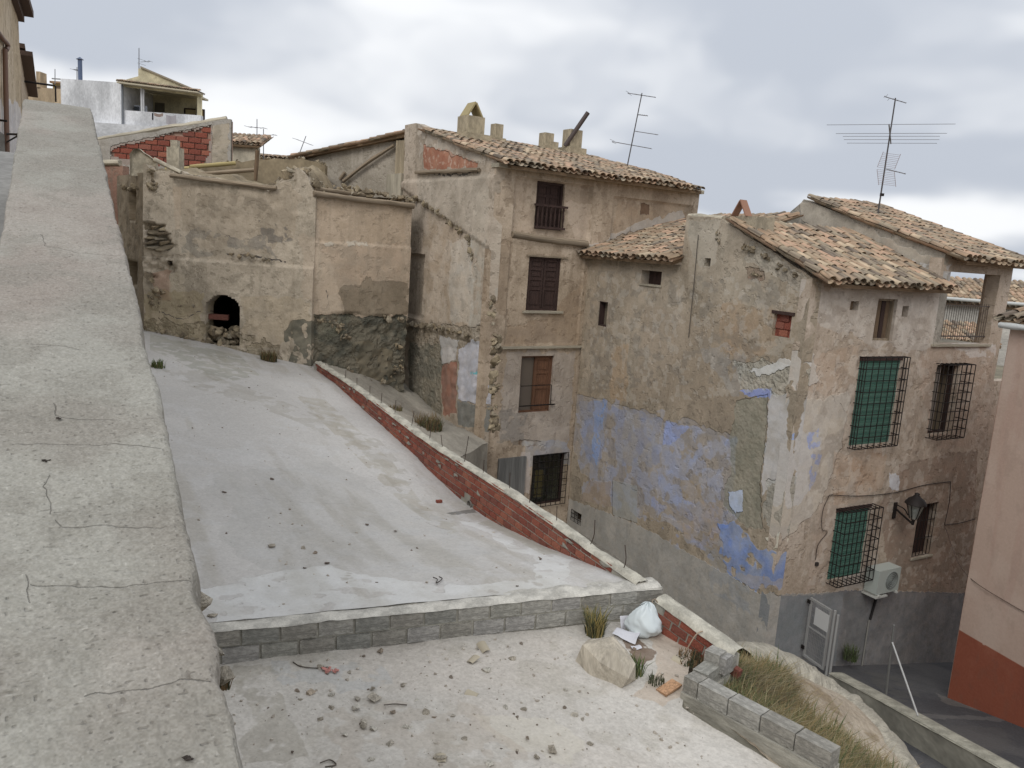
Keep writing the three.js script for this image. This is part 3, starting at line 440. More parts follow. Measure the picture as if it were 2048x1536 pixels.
{
  // seen from the slab: u runs from the far end at the ruin to the near corner
  const A = V3(-5.62, 0, -22.46), B = V3(1.78, 0, -9.76), pl = new Plane(A.x, A.z, B.x - A.x, B.z - A.z), L = A.distanceTo(B);
  const topY = u => lerp(6.46, 5.87, u / L) + 0.05 * Math.sin(u * 0.6) * Math.sin(Math.PI * u / L), baseY = u => { const p = pl.pt(u, 0, 0.1); return slabY(p.x, p.z); };
  const t = thing('brick_wall', pl.pt(L / 2, 5.4), 'long low red hollow-brick wall with steel rods, running down the slab edge beside the alley', 'wall');
  const dh = pl.uv(940, 1012), core = reliefWall(pl, { u0: 0, u1: L, v0: 1.4, v1: 6.6, cell: 0.12, thick: 0.1, holes: [{ u0: dh[0] - 0.07, u1: dh[0] + 0.07, v0: dh[1] - 0.05, v1: dh[1] + 0.1 }], top: u => topY(u) - 0.03, hf: () => -0.016 });
  part('mortar_core', core, MORTAR, t);
  part('rear_face', reliefWall(new Plane(B.x, B.z, A.x - B.x, A.z - B.z), { u0: 0, u1: L, v0: 1.4, v1: 6.6, cell: 0.2, thick: 0.02, top: u => topY(L - u) - 0.03, hf: () => 0.135 }), MORTAR, t);
  const n = bricks(pl, t, 0.02, L - 0.6, (u, v) => v < topY(u) - 0.03 && v > baseY(u) - 0.1 && !(Math.abs(u - L * 0.667) < 0.2 && v < baseY(u) + 0.17), { v0: -1.0, h: 1.0, seed: 8, skew: u => topY(u) + 0.025 });
  const r = mulberry(40);
  // one brick course after another is laid parallel to the top, so rows are counted downwards
  const cop = sheet(300, 8, (a, b) => { const u = a * L, e = (fbm(u * 2.5, 6, 4) - 0.5) * 0.08; return pl.pt(u, topY(u) + 0.02 + (fbm(u * 3, b * 2 + 4, 4) - 0.5) * 0.05 - 0.05 * Math.pow(Math.abs(b * 2 - 1), 4), lerp(0.015 + e * 0.5, -0.2 + e, b)); }, (p, a, b) => [a * L, b * 0.25]);
  part('coping', cop, COPING, t);
  // mortar smears left on the face
  const sm = []; for (let k = 0; k < 26; k++) { const u = 0.5 + r() * (L - 1), v = topY(u) - 0.05 - r() * 0.3, g = STONES[k % 10].clone(); g.scale(0.1 + r() * 0.22, 0.05 + r() * 0.1, 0.03); g.applyMatrix4(pl.mat(u, v, 0.004)); if (v > baseY(u) + 0.02) sm.push(g); }
  part('mortar_smears', sm, MORTAR, t);
  // steel rods standing out of the coping (foot and head in the photo)
  for (const [x0, y0, x1, y1, k] of [[1243, 1140, 1250, 1090, 1], [1176, 1090, 1190, 1040, 1], [1113, 1052, 1114, 1012, 0], [1058, 1016, 1062, 970, 0], [1019, 985, 1020, 945, 0], [966, 950, 968, 920, 0], [928, 920, 937, 873, 0], [887, 888, 882, 870, 0], [859, 867, 864, 842, 0], [823, 838, 828, 822, 0], [790, 815, 792, 800, 0], [762, 797, 764, 786, 0], [740, 785, 740, 772, 0], [714, 770, 714, 756, 0], [690, 752, 692, 740, 0], [651, 727, 652, 716, 0]]) {
    const a = pl.uv(x0, y0, -0.1), b = pl.uv(x1, y1, -0.1); const P = pl.pt(a[0], topY(a[0]) - 0.1, -0.1), Q = pl.pt(b[0], Math.max(b[1], topY(a[0]) + 0.1), -0.1), M = P.clone().lerp(Q, 0.5).addScaledVector(pl.U, k * 0.06);
    part('steel_rod', tube([P, M, Q], 0.007, 10, 5), STEEL, t);
  }
  // drain opening at the low point
  const dr = pl.uv(940, 1012);
  part('drain_pipe', new THREE.CylinderGeometry(0.07, 0.07, 0.5, 16, 1, true).rotateX(Math.PI / 2).applyMatrix4(pl.mat(dr[0], dr[1] + 0.03, -0.22)), flat(120, 116, 110, 0.8), t);
}
{
  // second brick wall beyond the block wall corner
  const a0 = atY(1312, 1203, 5.72), b0 = atY(1432, 1292, 5.5), pl = new Plane(a0.x, a0.z, b0.x - a0.x, b0.z - a0.z), L = Math.hypot(b0.x - a0.x, b0.z - a0.z) + 0.25;
  const topY = u => lerp(5.72, 5.47, u / L);
  const t = thing('brick_wall', pl.pt(L / 2, 5.1), 'short red brick wall with thick cement coping behind the white plastic bag', 'wall');
  part('mortar_core', reliefWall(pl, { u0: 0, u1: L, v0: 1.4, v1: 5.7, cell: 0.1, thick: 0.12, top: topY, hf: () => -0.016 }), MORTAR, t);
  bricks(pl, t, 0, L, (u, v) => v > 5.05, { v0: -0.37, h: 0.36, seed: 18, skew: u => topY(u) });
  const cop = sheet(80, 10, (a, b) => { const u = a * L, e = (fbm(u * 2.5, 16, 4) - 0.5) * 0.06; return pl.pt(u, topY(u) + 0.06 + (fbm(u * 3, b * 2 + 14, 4) - 0.5) * 0.05 - 0.07 * Math.pow(Math.abs(b * 2 - 1), 4), lerp(0.025 + e * 0.5, -0.26 + e, b)); }, (p, a, b) => [a * L, b * 0.3]);
  part('coping', cop, COPING, t);
  part('steel_rod', [tube([pl.pt(0.05, 5.7, 0.0), pl.pt(0.0, 5.78, 0.06), pl.pt(0.06, 5.35, 0.14)], 0.009, 12, 5)], flat(150, 135, 118, 0.8), t);
  part('steel_rod', [tube([pl.pt(L * 0.62, 5.62, 0.02), pl.pt(L * 0.6, 5.6, 0.1), pl.pt(L * 0.5, 5.25, 0.2)], 0.009, 12, 5)], flat(168, 148, 128, 0.8), t);
}
// planter wall of grey blocks
{
  const r = mulberry(61), top = 5.5, t = thing('planter_wall', atY(1440, 1420, 5.25), 'angled single-course grey block wall edging the dry grass', 'wall');
  const c0 = atY(1367, 1350, top), c1 = atY(1664, 1507, top), c2 = atY(1432, 1304, top);
  const gA = [0, 1, 2].map(k => chamferBox(0.378, 0.2, 0.19, k * 11 + 3, 0.004)), gS = chamferBox(0.19, 0.2, 0.19, 9, 0.004), top2 = noiseMat(256, 0.6, [176, 176, 168], [160, 160, 150], { f: 5, gf: 80 });
  const run = (P, Q, first, nmax, sideN) => {
    const pl = new Plane(P.x, P.z, Q.x - P.x, Q.z - P.z), L = Math.hypot(Q.x - P.x, Q.z - P.z), q = new THREE.Quaternion().setFromRotationMatrix(pl.mat().setPosition(0, 0, 0));
    let u = 0, k = 0; while (u < L - 0.1) { const s = k === 0 && first; const w = s ? 0.19 : 0.372; const qq = q.clone().multiply(new THREE.Quaternion().setFromEuler(new THREE.Euler((r() - 0.5) * 0.03, (r() - 0.5) * 0.03, (r() - 0.5) * 0.015))); placeShared('block', s ? gS : gA[k % 3], BLOCK_MATS[Math.floor(r() * 5)], t, pl.pt(u + w / 2, top - 0.1 + (r() - 0.5) * 0.01, -0.095 * sideN + (r() - 0.5) * 0.012), qq); u += w + 0.008; k++; }
    part('mortar_bed', pl.box(0, 4.9, L, top - 0.195, sideN > 0 ? -0.21 : -0.02, sideN > 0 ? 0.02 : 0.21), MORTAR, t);
    return pl;
  };
  run(c0, c1, true, 9, 1);
  const pl2 = run(c0.clone().addScaledVector(c2.clone().sub(c0).normalize(), 0.2), c2, false, 4, -1);
  // two loose blocks laid on the short arm
  const up = pl2.U; const q = new THREE.Quaternion().setFromRotationMatrix(pl2.mat().setPosition(0, 0, 0));
  placeShared('block', gS, BLOCK_MATS[2], t, atY(1430, 1316, 5.53), q); placeShared('block', gS, BLOCK_MATS[4], t, atY(1443, 1324, 5.5), q);
}
// low street wall
{
  const A = V3(6.78, 0, -15.0), B = V3(7.6, 0, -7.2), pl = new Plane(A.x, A.z, B.x - A.x, B.z - A.z), L = A.distanceTo(B), topY = u => lerp(2.02, 4.05, u / L) + (fbm(u, 3, 3) - 0.5) * 0.04;
  const t = thing('street_wall', pl.pt(L / 2, 2), 'low grey rendered wall with pale top edging the asphalt street', 'wall');
  part('wall', reliefWall(pl, { u0: 0, u1: L, v0: 0.8, v1: 4.4, cell: 0.07, thick: 0.3, top: topY, hf: (u, v) => (fbm(u * 4, v * 4, 4) - 0.5) * 0.03 }), noiseMat(512, 3, [134, 132, 122], [156, 152, 140], { f: 6, g: 18, h: 0.02 }), t);
  part('coping', sheet(160, 6, (a, b) => pl.pt(a * L, topY(a * L) + 0.015 - 0.03 * Math.pow(Math.abs(b * 2 - 1), 4) + (fbm(a * L * 3, b, 3) - 0.5) * 0.02, lerp(0.02, -0.32, b)), (p, a, b) => [a * L, b * 0.3]), noiseMat(256, 1, [168, 164, 148], [152, 150, 138], { f: 4, h: 0.01 }), t);
}
// pale broken concrete crest above the bank
{
  const crest = [[1478, 1318, 4.78, 0.34], [1520, 1312, 4.62, 0.5], [1570, 1328, 4.42, 0.55], [1620, 1358, 4.24, 0.5], [1665, 1390, 4.08, 0.45], [1705, 1425, 3.98, 0.4], [1760, 1480, 3.85, 0.4], [1830, 1570, 3.75, 0.35]].map(([x, y, h, w]) => [atY(x, y, h), w]);
  const cv = new THREE.CatmullRomCurve3(crest.map(c => c[0])), g = sheet(220, 26, (a, b) => { const P = cv.getPoint(a), T = cv.getTangent(a), S = V3(-T.z, 0, T.x).normalize(); const w = lerp(0.62, 0.42, a) * (0.8 + 0.5 * fbm(a * 9, 3, 3)); const an = lerp(-0.25, Math.PI * 1.1, b), x = Math.cos(an) * w * 0.55, y = Math.sin(an) * 0.24; const k = 1 + (fbm(a * 22, b * 4, 4) - 0.5) * 0.4; return V3(P.x - S.x * x * k, P.y - 0.08 + y * k, P.z - S.z * x * k); }, (p, a, b) => [a * 7, b]);
  single('concrete_crest', g, noiseMat(512, 1, [176, 170, 156], [154, 148, 134], { f: 3, gf: 60, h: 0.05 }), 'pale broken ridge of old concrete between dry grass and street wall', 'wall');
}

// ---------------------------------------------------------------- houses
const WOOD = noiseMat(256, 1, [104, 84, 66], [132, 112, 90], { f: 14, fv: 2, gf: 120, gfv: 10, g: 22, h: 0.02 });
const WOOD_GREY = noiseMat(256, 1, [128, 114, 96], [156, 142, 122], { f: 14, fv: 2, gf: 120, gfv: 10, g: 26, h: 0.02 });
const WOOD_DARK = noiseMat(256, 1, [58, 42, 38], [76, 58, 52], { f: 18, fv: 2, gf: 120, gfv: 12, g: 14, h: 0.008 });
const WOOD_RED = noiseMat(256, 1, [106, 74, 54], [122, 88, 66], { f: 16, fv: 2, gf: 120, gfv: 12, g: 14, h: 0.006 });
const IRON = flat(38, 32, 30, 0.65, { metalness: 0.4 });
const GLASS = new THREE.MeshPhysicalMaterial({ color: 0xdfe6e4, transmission: 1, roughness: 0.08, thickness: 0, side: THREE.DoubleSide });
// a closed box of plain plaster behind an opening: dark only because little light gets in
const INNER = flat(128, 114, 96, 1);
function cavity(pl, R, depth, n0 = -0.3, e = 0.02) { const a = R.u0 - e, b = R.u1 + e, c = R.v0 - e, d = R.v1 + e, n1 = n0 - depth; return [pl.box(a - 0.05, c - 0.05, b + 0.05, d + 0.05, n1 - 0.05, n1), pl.box(a - 0.05, c, a, d, n1, n0), pl.box(b, c, b + 0.05, d, n1, n0), pl.box(a - 0.05, d, b + 0.05, d + 0.05, n1, n0), pl.box(a - 0.05, c - 0.05, b + 0.05, c, n1, n0)]; }
const DECK = noiseMat(256, 2, [120, 100, 78], [140, 118, 92], { f: 4 });
const LIME = noiseMat(512, 2, [186, 178, 160], [168, 158, 140], { f: 4, gf: 60, h: 0.02 });
const RUBBLE = [[150, 136, 112], [138, 126, 106], [164, 150, 126], [126, 114, 96], [156, 146, 128]].map((c, i) => noiseMat(128, 0.6, c.map(x => x - 14), c.map(x => x + 10), { f: 5, gf: 50, g: 22, h: 0.02 }));
const plasterBase = (c1, c2, c3, o = {}) => Object.assign((u, v) => {
  const n = fbm(u * 0.7 + (o.s || 0), v * 0.7, 4), m = fbm(u * 2.2 + 5, v * 2.2 + (o.s || 0), 5), st = fbm(u * 5 + 3, v * 0.45 + (o.s || 0), 3), big = fbm(u * 0.35 + 20, v * 0.35, 3);
  let c = mix3(c1, c2, sstep(0.36, 0.64, n)); c = mix3(c, c3, sstep(0.5, 0.68, m) * (o.k3 ?? 0.55)); c = mix3(c, c3, sstep(0.55, 0.7, st) * (o.streak ?? 0.4)); c = mix3(c, c1, sstep(0.5, 0.65, big) * 0.3);
  const fl = fbm(u * 7 + 40, v * 7 + (o.s || 0), 4); const flake = sstep(0.64, 0.68, fl); c = mix3(c, o.flake || c3, flake * 0.6);
  const g = (vn(u * 48, v * 48) - 0.5) * 15 + (vn(u * 22, v * 22) - 0.5) * 10, p = vn(u * 30 + 9, v * 30), pit = p > 0.93 ? -20 : 0;
  return [c[0] + g + pit, c[1] + g + pit, c[2] + g + pit, (fbm(u * 5, v * 5, 4) - 0.5) * (o.h ?? 0.03) * 0.32 + (vn(u * 26, v * 26) - 0.5) * 0.003 - flake * 0.008 + (pit ? -0.008 : 0)];
}, { wash: true });
const wallRelief = (a = 0.05, s = 0) => (u, v) => (fbm(u * 0.9 + s, v * 0.9, 3) - 0.5) * a + (fbm(u * 4 + s, v * 4, 3) - 0.5) * a * 0.16;
function stoneStrip(name, parent, pts, n, size, spread, seed, asParts) {     // rubble along a line of world points
  const r = mulberry(seed), cv = new THREE.CatmullRomCurve3(pts, false, 'catmullrom', 0), list = [];
  for (let i = 0; i < n; i++) { const P = cv.getPoint(r()); P.x += (r() - 0.5) * spread; P.z += (r() - 0.5) * spread; P.y += (r() - 0.4) * spread * 0.5; const s = size * (0.5 + r() * r() * 1.3); list.push([P, s, rq(r), Math.floor(r() * 10), Math.floor(r() * 5)]); }
  for (const [P, s, q, k, m] of list) placeShared(name, STONES[k], RUBBLE[m], parent, P, q, V3(s * 1.15, s * 0.8, s));
}
// grid grille standing off a wall: bars merged into one part
function grille(pl, R, n, nu, nv, rr, cage = 0) {
  const g = []; for (let i = 0; i <= nu; i++) { const u = lerp(R.u0, R.u1, i / nu); g.push(rod(pl.pt(u, R.v0, n), pl.pt(u, R.v1, n), rr, rr, 5)); }
  for (let j = 0; j <= nv; j++) { const v = lerp(R.v0, R.v1, j / nv); g.push(rod(pl.pt(R.u0, v, n), pl.pt(R.u1, v, n), rr, rr, 5)); }
  if (cage) { for (let j = 0; j <= nv; j++) { const v = lerp(R.v0, R.v1, j / nv); for (const u of [R.u0, R.u1]) g.push(rod(pl.pt(u, v, n), pl.pt(u, v, 0.0), rr, rr, 5)); } for (let i = 0; i <= nu; i++) { const u = lerp(R.u0, R.u1, i / nu); for (const v of [R.v0, R.v1]) g.push(rod(pl.pt(u, v, n), pl.pt(u, v, 0), rr, rr, 5)); } for (const u of [R.u0, R.u1]) for (const k of [0.33, 0.66]) g.push(rod(pl.pt(u, R.v0, n * k), pl.pt(u, R.v1, n * k), rr, rr, 5)); }
  return g;
}
function frame(pl, R, w, n0, n1) { return [pl.box(R.u0, R.v0, R.u0 + w, R.v1, n0, n1), pl.box(R.u1 - w, R.v0, R.u1, R.v1, n0, n1), pl.box(R.u0 + w, R.v1 - w, R.u1 - w, R.v1, n0, n1), pl.box(R.u0 + w, R.v0, R.u1 - w, R.v0 + w, n0, n1)]; }
// a shutter leaf with raised panels
function leaf(pl, R, n, rows, mat, parent, name = 'shutter') {
  const b = part(name, pl.box(R.u0, R.v0, R.u1, R.v1, n - 0.03, n), mat, parent), w = R.u1 - R.u0, g = [], st = w * 0.14;
  let v = R.v0 + st; const tot = rows.reduce((a, c) => a + c, 0), H = R.v1 - R.v0 - st * (rows.length + 1);
  g.push(pl.box(R.u0, R.v0, R.u0 + st, R.v1, n, n + 0.022), pl.box(R.u1 - st, R.v0, R.u1, R.v1, n, n + 0.022), pl.box(R.u0 + st, R.v0, R.u1 - st, R.v0 + st, n, n + 0.022));
  for (const k of rows) { const h = H * k / tot; g.push(pl.box(R.u0 + st * 1.6, v + st * 0.6, R.u1 - st * 1.6, v + h - st * 0.6, n, n + 0.014)); v += h; g.push(pl.box(R.u0 + st, v, R.u1 - st, v + st, n, n + 0.022)); v += st; }
  part('panel', g, mat, b); return b;
}

// ===== tall plastered house with the tiled roof
const TF = new Plane(-0.807, -21.86, 1.485, -1);        // its front, u = 0 at the near corner
const TG = (() => { const U = V3(1, 0, 1.485).normalize(); return new Plane(-0.807 - U.x * 5.6, -21.86 - U.z * 5.6, 1, 1.485); })();   // its side wall, u = 5.6 at the corner
const JU = TF.uv(1170, 600)[0];
{
  const t = thing('tall_house', TF.pt(2, 1.4, -2), 'tall ochre plastered house with shuttered windows, tiled roof and leaning flue pipe', 'house');
  const eave = 12.16, ends = TF.uv(1408, 385)[0] - 0.2;
  const d1 = TF.rect(1078, 361, 1127, 462), d2 = TF.rect(1060, 513, 1116, 622), w3 = TF.rect(1046, 713, 1102, 823), g4 = TF.rect(1068, 912, 1128, 1006), gd = TF.rect(998, 918, 1044, 1030);
  const pa = TF.rect(1030, 352, 1180, 470), pb = TF.rect(1228, 392, 1376, 520), pc = TF.rect(1020, 500, 1156, 688); pb.v0 = 8; 
  const led = TF.uv(1080, 694)[1];
  const hf = (u, v) => { let h = (fbm(u * 0.9, v * 0.9, 3) - 0.5) * 0.05 + (fbm(u * 4, v * 4, 3) - 0.5) * 0.008; if (u > pa.u0 && u < pa.u1 && v > 10.3 && v < pa.v1) h -= 0.09; if (u > pb.u0 && u < pb.u1 && v < pb.v1 && v > 8) h -= 0.08; if (u > pc.u0 && u < pc.u1 && v < 10.2 && v > led) h -= 0.035; if (v < led && u > 0.35) h -= 0.05; return h; };
  const tb = [-0.1, 1.4, 7.9, 12.3], P = a => TF.poly(a);
  const A1 = [168, 148, 122], A2 = [182, 162, 136], A3 = [142, 122, 98];
  const patches = [
    { p: P([1035, 355, 1180, 385, 1172, 480, 1030, 460]), c: [172, 150, 124], c2: [158, 138, 114], rag: 0.1, a: 0.7 },
    { p: P([1130, 400, 1185, 410, 1180, 480, 1150, 470]), c: [190, 170, 146], rag: 0.1, a: 0.6 },
    { p: P([1240, 400, 1375, 410, 1370, 440, 1270, 470, 1225, 480]), c: [170, 144, 114], c2: [154, 132, 106], rag: 0.15, a: 0.7 },
    { p: P([985, 480, 1030, 480, 1012, 640, 985, 600]), c: [138, 118, 94], c2: [150, 128, 102], rag: 0.15, a: 0.8 },
    { p: P([1090, 640, 1165, 560, 1155, 690, 1010, 690, 1015, 650]), c: [158, 134, 106], c2: [148, 126, 102], rag: 0.15, a: 0.8 },
    { p: P([1015, 702, 1155, 705, 1135, 900, 1000, 880]), c: [172, 160, 146], c2: [158, 146, 132], rag: 0.1, a: 0.85 },
    { p: P([1010, 815, 1060, 830, 1050, 890, 995, 880]), c: [138, 128, 114], rag: 0.15, a: 0.7, brk: 0.4 },
    { p: P([1050, 885, 1140, 880, 1140, 930, 1060, 930]), c: [150, 152, 160], c2: [160, 156, 150], rag: 0.1, a: 0.8 },
    { p: P([1045, 905, 1064, 905, 1060, 990, 1044, 980]), c: [186, 172, 158], rag: 0.04 },
    { p: P([1040, 880, 1085, 884, 1080, 894, 1040, 892]), c: [120, 96, 72], c2: [180, 172, 158], rag: 0.04, h: -0.03 },
    { p: P([1285, 405, 1302, 410, 1300, 430, 1284, 428]), c: [110, 84, 62], rag: 0.03, h: -0.04 },
    { p: P([1175, 495, 1300, 440, 1370, 420, 1375, 440, 1250, 470, 1190, 500]), c: [178, 172, 162], rag: 0.1, a: 0.8, h: 0.02 },
  ];
  part('front_wall', reliefWall(TF, { u0: 0, u1: ends, v0: 1.4, v1: eave, cell: 0.07, thick: 0.32, holes: [d1, d2, w3, g4], hf, tex: tb, su: [pa.u0, pa.u0 - 0.012, pa.u1, pa.u1 + 0.012, pb.u0, pb.u0 - 0.012, pb.u1, pb.u1 + 0.012, pc.u0, pc.u0 - 0.01, pc.u1, pc.u1 + 0.01], sv: [pa.v1, pa.v1 + 0.012, 10.3, pb.v1, pb.v1 + 0.012, led, led - 0.012] }), surfaceTexture(1024, 1024, ...tb, plasterBase(A1, A2, A3, { s: 3 }), patches, [{ p: P([1268, 390, 1266, 470]), w: 0.016, a: 0.4 }, { p: P([1060, 470, 1050, 500]), w: 0.01, a: 0.3 }]), t);
  // side wall
  const gp = TG.uv(832, 248), gTop = u => lerp(gp[1] + 0.03, 12.27, clamp((u - gp[0]) / (5.6 - gp[0]))), gtb = [-0.3, 3.8, 5.7, 14], Q = a => TG.poly(a);
  const niche = TG.rect(822, 506, 843, 640), scar = [TG.uv(838, 400), TG.uv(880, 425), TG.uv(925, 460)];
  const cornerRag = (v) => 0.42 + (fbm(v * 1.3, 3, 3) - 0.5) * 0.3;
  const ghf = (u, v) => {
    let h = (fbm(u * 0.8 + 7, v * 0.8, 3) - 0.5) * 0.1 + (fbm(u * 3.3 + 7, v * 3.3, 4) - 0.5) * 0.035;
    const sl = lerp(scar[0][1], scar[2][1], (u - scar[0][0]) / (scar[2][0] - scar[0][0])); if (v > sl && v < 11.9) h += 0.07;
    if (u > 5.6 - cornerRag(v) && v < 8.6) h -= 0.1 + (fbm(u * 9, v * 9, 3) - 0.5) * 0.14;
    if (v < 7.35) h -= 0.05 + (fbm(u * 6, v * 6, 4) - 0.5) * 0.09; return h;
  };
  const gpatch = [
    { p: Q([835, 345, 980, 345, 975, 470, 925, 460, 880, 425, 838, 400]), c: [164, 152, 132], c2: [176, 164, 144], rag: 0.12, a: 0.7 },
    { p: Q([848, 288, 905, 306, 956, 326, 955, 336, 848, 337]), c: [172, 112, 82], c2: [160, 98, 70], rag: 0.08, h: -0.03 },
    { p: Q([848, 288, 905, 306, 956, 326, 955, 336, 848, 337]), c: [184, 170, 150], rag: 0.05, a: 0.8, brk: 0.57, bf: 9 },
    { p: Q([835, 250, 990, 320, 985, 340, 955, 326, 848, 288, 838, 320]), c: [192, 180, 160], c2: [172, 160, 142], rag: 0.1, a: 0.8, h: 0.01, brk: 0.35 },
    { p: Q([850, 420, 925, 470, 940, 640, 935, 660, 850, 640, 845, 500]), c: [184, 168, 146], c2: [172, 152, 126], rag: 0.12, a: 0.85 },
    { p: Q([900, 480, 945, 480, 945, 650, 900, 640]), c: [188, 178, 160], c2: [168, 162, 148], rag: 0.12, a: 0.7 },
    { p: Q([942, 470, 975, 480, 972, 640, 940, 660]), c: [166, 160, 144], rag: 0.1, a: 0.6, brk: 0.4 },
    { p: Q([958, 390, 985, 350, 980, 520, 965, 560, 945, 480]), c: [178, 164, 142], rag: 0.1, a: 0.6 },
    { p: Q([985, 590, 1010, 590, 1010, 880, 975, 860]), c: [146, 132, 112], c2: [168, 156, 138], rag: 0.08, h: -0.05, rough: 0.08 },
    { p: Q([815, 645, 985, 655, 975, 700, 815, 690]), c: [138, 124, 102], c2: [156, 144, 124], rag: 0.1, h: -0.04, rough: 0.06 },
    { p: Q([815, 690, 880, 690, 880, 840, 815, 790]), c: [112, 108, 92], c2: [134, 126, 106], rag: 0.15, h: -0.03, rough: 0.05 },
    { p: Q([878, 672, 915, 680, 910, 720, 880, 730]), c: [182, 178, 172], rag: 0.04, h: 0.01 },
    { p: Q([880, 730, 912, 722, 910, 826, 882, 832]), c: [156, 104, 82], c2: [140, 100, 82], rag: 0.06, h: -0.02 },
    { p: Q([916, 700, 945, 680, 980, 690, 978, 812, 940, 806, 914, 800]), c: [188, 188, 194], c2: [178, 180, 188], rag: 0.05, h: 0.015 },
    { p: Q([912, 802, 976, 816, 972, 866, 915, 850]), c: [112, 112, 104], c2: [126, 126, 118], rag: 0.06, h: 0.0 },
    { p: Q([938, 744, 958, 744, 958, 749, 938, 748]), c: [92, 176, 172], rag: 0.02, brk: 0.4, bf: 14 },
  ];
  part('side_wall', reliefWall(TG, { u0: -0.05, u1: 5.6, v0: 4.2, v1: 13.95, cell: 0.06, thick: 0.3, holes: [], top: gTop, hf: (u, v) => { let h = ghf(u, v); if (u < niche.u1 && v > niche.v0 && v < niche.v1) h -= 0.12; return h; }, tex: gtb, su: [niche.u1, niche.u1 + 0.012], sv: [niche.v0, niche.v0 - 0.012, niche.v1, niche.v1 + 0.012] }), surfaceTexture(1024, 1024, ...gtb, plasterBase([166, 150, 128], [180, 164, 142], [140, 126, 106], { s: 11, h: 0.05 }), gpatch, [{ p: Q([838, 345, 900, 350, 965, 342]), w: 0.06, a: 0.6, d: 0.03 }]), t);
  // ledges and scars of missing roofs on the side wall
  const edge = (a, n, sz, sp, sd) => stoneStrip('stone', t, a.map(([x, y]) => TG.pt(...TG.uv(x, y), 0.06)), n, sz, sp, sd);
  part('ledge', [log(TG.pt(...TG.uv(836, 346), 0.09), TG.pt(...TG.uv(962, 340), 0.09), 0.055, 4)], WOOD_GREY, t);
  edge([[836, 398], [880, 425], [925, 462]], 46, 0.17, 0.14, 5); edge([[985, 600], [998, 690], [992, 780], [990, 858]], 70, 0.2, 0.2, 6); edge([[820, 650], [880, 655], [940, 672]], 34, 0.18, 0.18, 7); edge([[940, 470], [945, 520]], 10, 0.15, 0.1, 8);
  // hidden rear walls close the house
  const back = TF.pt(ends, 0, -8), bl = TG.pt(-3, 0, 0);
  part('rear_wall', [bar(TF.pt(ends - 0.15, 6.8, -0.3), TF.pt(ends - 0.15, 6.8, -7.5), 0.3, 10.7), bar(TF.pt(ends, 6.8, -7.5), TF.pt(0, 6.8, -7.5), 0.3, 10.7), bar(TF.pt(0.1, 6.8, -7.5), TF.pt(0.1, 6.8, -5.7), 0.3, 10.7)], LIME, t);
  // roof
  const run = 5.7, rise = gp[1] - 12.2, S = TF.N.clone().multiplyScalar(-run).add(V3(0, rise, 0)).normalize(), LS = 5.0;
  const E0 = TF.pt(-0.06, eave - 0.03, 0.42), deckN = S.clone().cross(TF.U).negate().normalize(); if (deckN.y < 0) deckN.negate();
  const LA = ends + 0.4;
  const corner = (a, s, n) => E0.clone().addScaledVector(TF.U, a).addScaledVector(S, s).addScaledVector(deckN, n);
  const dk = new THREE.ExtrudeGeometry(new THREE.Shape([[0.3, 0], [7.35, 0], [6.3, LS], [0.3, LS]].map(q => new THREE.Vector2(q[0], q[1]))), { depth: 0.08, bevelEnabled: false }); dk.applyMatrix4(new THREE.Matrix4().makeBasis(TF.U, S, TF.U.clone().cross(S)).setPosition(corner(0, 0, -0.07)));
  const rear = bar(corner(3.3, LS - 0.05, -0.02), corner(3.3, LS - 0.05, -0.02).addScaledVector(TF.N, -3.4).add(V3(0, -0.9, 0)), 6, 0.1);
  const roof = part('roof', [dk, rear], DECK, t);
  tileRoof(roof, E0.clone().addScaledVector(S, -0.08), TF.U, S, LA, LS, { seed: 4, inside: (a, s) => a < 7.4 - s * 0.215 });
  const rm = []; for (let k = 0; k < 24; k++) rm.push(log(corner(0.3 + 5.95 * k / 24, LS + 0.02, 0.03), corner(0.3 + 5.95 * (k + 1.06) / 24, LS + 0.02, 0.03 + 0.02 * Math.sin(k * 3)), 0.09, k)); part('ridge', rm, LIME, t);
  part('cornice', [TF.box(-0.04, eave - 0.07, ends, eave + 0.04, -0.2, 0.2)], LIME, t);
  // chimneys, set on the roof where the photo shows them
  const onRoof = (px, py) => { const v = ray(px, py), k = E0.clone().sub(EYE).dot(deckN) / v.dot(deckN); return EYE.clone().addScaledVector(v, k); };
  const LIME2 = noiseMat(256, 1, [176, 164, 140], [160, 148, 126], { f: 4 });
  const chim = (px, py, w, d, h, hood) => {
    const p = corner(0, 0, 0); const q = onRoof(px, py); const dd = q.clone().sub(E0); const a = dd.dot(TF.U), s = Math.min(dd.dot(S), LS - 0.3); const B = corner(a, s, 0), pl = new Plane(B.x, B.z, TF.U.x, TF.U.z);
    const c = part('chimney', [pl.box(-w / 2, B.y - 0.2, w / 2, B.y + h, -d / 2, d / 2), pl.box(-w * 0.75, B.y - 0.3, w * 0.75, B.y + h * 0.3, -d * 0.8, d * 0.8)], LIME2, t);
    if (hood) { const y = B.y + h; part('hood', [bar(pl.pt(-w * 0.42, y, 0), pl.pt(0, y + 0.42, 0), d * 0.8, 0.05), bar(pl.pt(w * 0.42, y, 0), pl.pt(0.02, y + 0.4, 0), d * 0.8, 0.05)], flat(164, 150, 112, 0.95), c); }
    return [pl, B];
  };
  chim(940, 285, 0.62, 0.6, 0.75, true); chim(968, 280, 0.3, 0.3, 0.62, false); chim(1080, 300, 0.36, 0.36, 0.6, false); chim(1100, 305, 0.34, 0.4, 0.34, false); const [cp, cb] = chim(1142, 312, 0.5, 0.45, 0.85, false);
  { const f0 = atZ(1130, 292, cb.z + 0.35), f1 = atZ(1176, 225, cb.z + 0.35); part('flue_pipe', [rod(f0, f1, 0.075, 0.075, 12)], flat(74, 62, 58, 0.6), t); }
